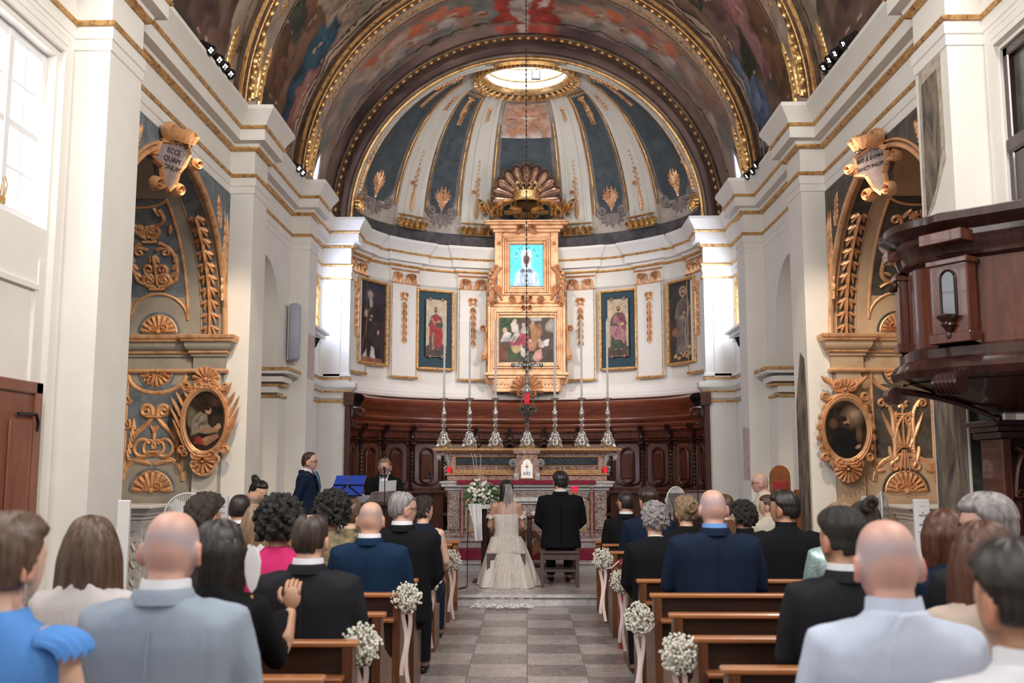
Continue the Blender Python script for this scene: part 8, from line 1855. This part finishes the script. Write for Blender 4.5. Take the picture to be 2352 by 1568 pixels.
c = PY(890, 1117, 11.74); q = empty('sheet_of_paper', c, 'white papers held up by the reader', 'paper'); g = MB(); g.grid(lambda u, v: Vector(((u-.5)*.20+.012*v, .02*sin(u*3)-.01*v-.05*v, (v-.5)*.125+.012*u)), 8, 4); g.grid(lambda u, v: Vector(((u-.5)*.20+.012*v, .003+.02*sin(u*3)-.01*v-.05*v, (v-.5)*.125+.012*u)), 8, 4); g.build('page', paper, q, 60)
pr = person(1750, 1087, 12.0, 'bald priest with glasses in a cream alb, seated in profile facing left', byaw=PI2*.9, yaw=0, skinm=sk_red, top=alb_w, wide=1.18, collar=alb_w, floor=.118, glasses=black_metal, trousers=alb_w, vox=.009, extra='clergy')
# --- bride and groom on their stools
gr = person(1287, 1085, 12.0, 'groom in a black suit seated on a stool, seen from behind', yaw=.30, skinm=sk_fair, hk='short', hm=h_black, top=s_black, wide=1.22, collar=sh_white, floor=.118, vox=.009, extra='bridal couple')
br = person(1163, 1104, 12.0, 'bride in an ivory off-shoulder gown and long veil, seated from behind', fem=True, yaw=.12, skinm=skin('bride_skin', (.56, .31, .21), (.02, .015, .012)), hk='longblack', hm=h_black, top=None, floor=.118, trousers=satin, vox=.009, extra='bridal couple')
g = MB(); ell_loft(g, [(.50, 0, 0, .20, .17), (.62, 0, 0, .165, .135), (.70, 0, 0, .148, .118), (.80, 0, 0, .155, .128), (.90, 0, .0, .163, .128), (.915, 0, 0, .155, .118)]); g.build('bodice', satin, br, 60)
for s in (-1, 1):
    g = MB(); g.grid(lambda u, v: Vector((s*(.185+.055*cos(2*pi*u)*(1+.12*sin(8*2*pi*u))+.02*v), .0+.065*sin(2*pi*u), .905-.045*v+.05*abs(cos(pi*u))*0+s*0*.1+.012*sin(10*pi*u))), 32, 3); g.build('off_shoulder_sleeve', satin, br, 60)
g = MB()
def skirt(u, v):
    a = 2*pi*u; k = v; fold = 1+.09*sin(a*7+1)*k+.05*sin(a*13+2)*k; rx = .19+.20*k**.8; ry = .16+.22*k; return Vector((rx*cos(a)*fold+.03*k, ry*sin(a)*fold-.02+.0*k, .62*(1-k)+.012))
g.grid(skirt, 90, 18, cu=True); g.build('gown_skirt', satin, br, 60)
veil = NT('tulle'); tr = veil.n('ShaderNodeBsdfTransparent'); mxs = veil.n('ShaderNodeMixShader'); veil.set(Base_Color=(.80, .72, .68, 1), Roughness=.7); veil.b.inputs['Sheen Weight'].default_value = .3
out = veil.t.nodes['Material Output']; st = veil.noise(veil.coord((1, 1, .05)), 26, 3); mr = veil.n('ShaderNodeMapRange'); mr.inputs[1].default_value = .35; mr.inputs[2].default_value = .7; mr.inputs[3].default_value = .22; mr.inputs[4].default_value = .52; veil.l(st, mr.inputs[0]); veil.l(mr.outputs[0], mxs.inputs[0]); veil.l(tr.outputs[0], mxs.inputs[1]); veil.l(veil.b.outputs[0], mxs.inputs[2]); veil.l(mxs.outputs[0], out.inputs[0])
VL = [(0.03, -.10, 1.30, .035), (.04, -.135, 1.20, .055), (.045, -.16, 1.05, .09), (.045, -.19, .85, .115), (.045, -.235, .62, .125), (.05, -.27, .45, .135), (.045, -.36, .25, .18), (.04, -.46, .05, .23), (.035, -.56, .012, .27), (.02, -.80, .012, .33), (.01, -.86, .010, .34), (.0, -.89, -.06, .345), (.0, -.93, -.104, .35), (-.02, -1.25, -.106, .37)]
def vp(u, v):
    q = v*(len(VL)-1); i = min(int(q), len(VL)-2); f = q-i; a = [VL[i][k]*(1-f)+VL[i+1][k]*f for k in range(4)]; w_ = a[3]
    return Vector((a[0]+w_*(2*u-1), a[1]-.025*cos((2*u-1)*1.5)+.018*sin(u*38)*min(1, w_*5), a[2]+(.006*sin(u*25) if a[2] < .03 else 0)))
g = MB(); g.grid(vp, 60, 50); g.build('veil', veil.m, br, 60)
g = MB(); random.seed(3)
for k in range(22):
    p = vp(random.uniform(.05, .95), random.uniform(.25, 1)); [g.sphere(p+Vector((.008*cos(q), -.006, .008*sin(q))), (.006, .003, .006), 6, 4) for q in (0, 2.1, 4.2)]
for k in range(150): p = vp(random.uniform(0, 1), random.uniform(.93, 1.0)); g.sphere(p+Vector((0, 0, .008)), (.016, .016, .008), 6, 4)
tag(g.build('lace_appliques', white_cloth, br), kind='stuff')
g = MB(); T = headT(.12, 0); g.tube([T @ Vector((.082*cos(a), .02, .03+.098*sin(a))) for a in [pi*k/20 for k in range(21)]], .0045, 6); g.build('hair_band', petal, br)
# dress of the blue lady and bare arms
def halter(par, mat, w_=1.0, back=1.0):
    g = MB(); ell_loft(g, [(.50, 0, 0, .185*w_, .15), (.62, 0, 0, .16*w_, .13), (.72, 0, 0, .148*w_, .118), (.84, 0, .005, .162*w_, .132), (.94, 0, 0, .186*w_, .134), (1.00, 0, -.008, .188*w_, .118), (1.045, 0, -.020, .150*w_, .096), (1.085*back, 0, -.026, .088, .080), (1.112*back, 0, -.022, .070, .072)], p=2.3); g.build('dress_bodice', mat, par, 60)
halter(pB, d_blue)
for s in (-1, 1):
    g = MB(); g.grid(lambda u, v: Vector((s*(.13+.105*sin(v*1.5)*(1+.05*sin(u*40)*v)*sin(pi*(.12+.76*u))**.5), -.012-.082*cos(pi*u), .985+.085*cos(v*1.35)*sin(pi*(.1+.8*u))**.5+.01*sin(u*40)*v)), 40, 6); g.build('ruffled_shoulder', d_blue, pB, 60)
g = MB(); T = headT(-.5, 0); p = T @ Vector((.086, -.01, -.045)); g.tube([p, p+Vector((0, 0, -.05))], [.004, .007], 6); g.build('earring', silver, pB)
for o in C.objects:
    if o.name.startswith('person') and o.get('label', '').startswith('dark-haired woman in a sleeveless'): halter(o, d_navy, .98)
    if o.get('label', '').startswith('woman with grey curls'): g = MB(); g.tube([Vector((.066*cos(a), -.012+.066*sin(a), 1.10-.02*sin(a))) for a in [2*pi*k/36 for k in range(36)]], .0055, 6, closed=True); g.build('pearl_necklace', petal, o)
    if o.get('label', '').startswith('woman with brown hair and gold'):
        g = MB(); T = headT(-.7, 0)
        for k in range(9): g.sphere(T @ Vector((.03*sin(k*1.7), -.135-.01*(k % 2), .06-.014*k)), .008, 6, 5)
        g.build('hair_ornament', gold, o)
# hand fan held up on the left
c = PY(580, 1306, 3.92); q = empty('hand_fan', c, 'white paper hand fan held up beside the magenta top', 'hand fan'); g = MB(); g.lathe([(.001, -.09), (.017, -.07), (.030, -.02), (.032, .03), (.022, .07), (.001, .09)], 20, sy=.15); g.build('fan_leaf', white_cloth, q, 60); g = MB(); g.tube([(.0, 0, -.10), (.015, 0, -.20)], .006, 6); g.build('handle', gold_strip, q)
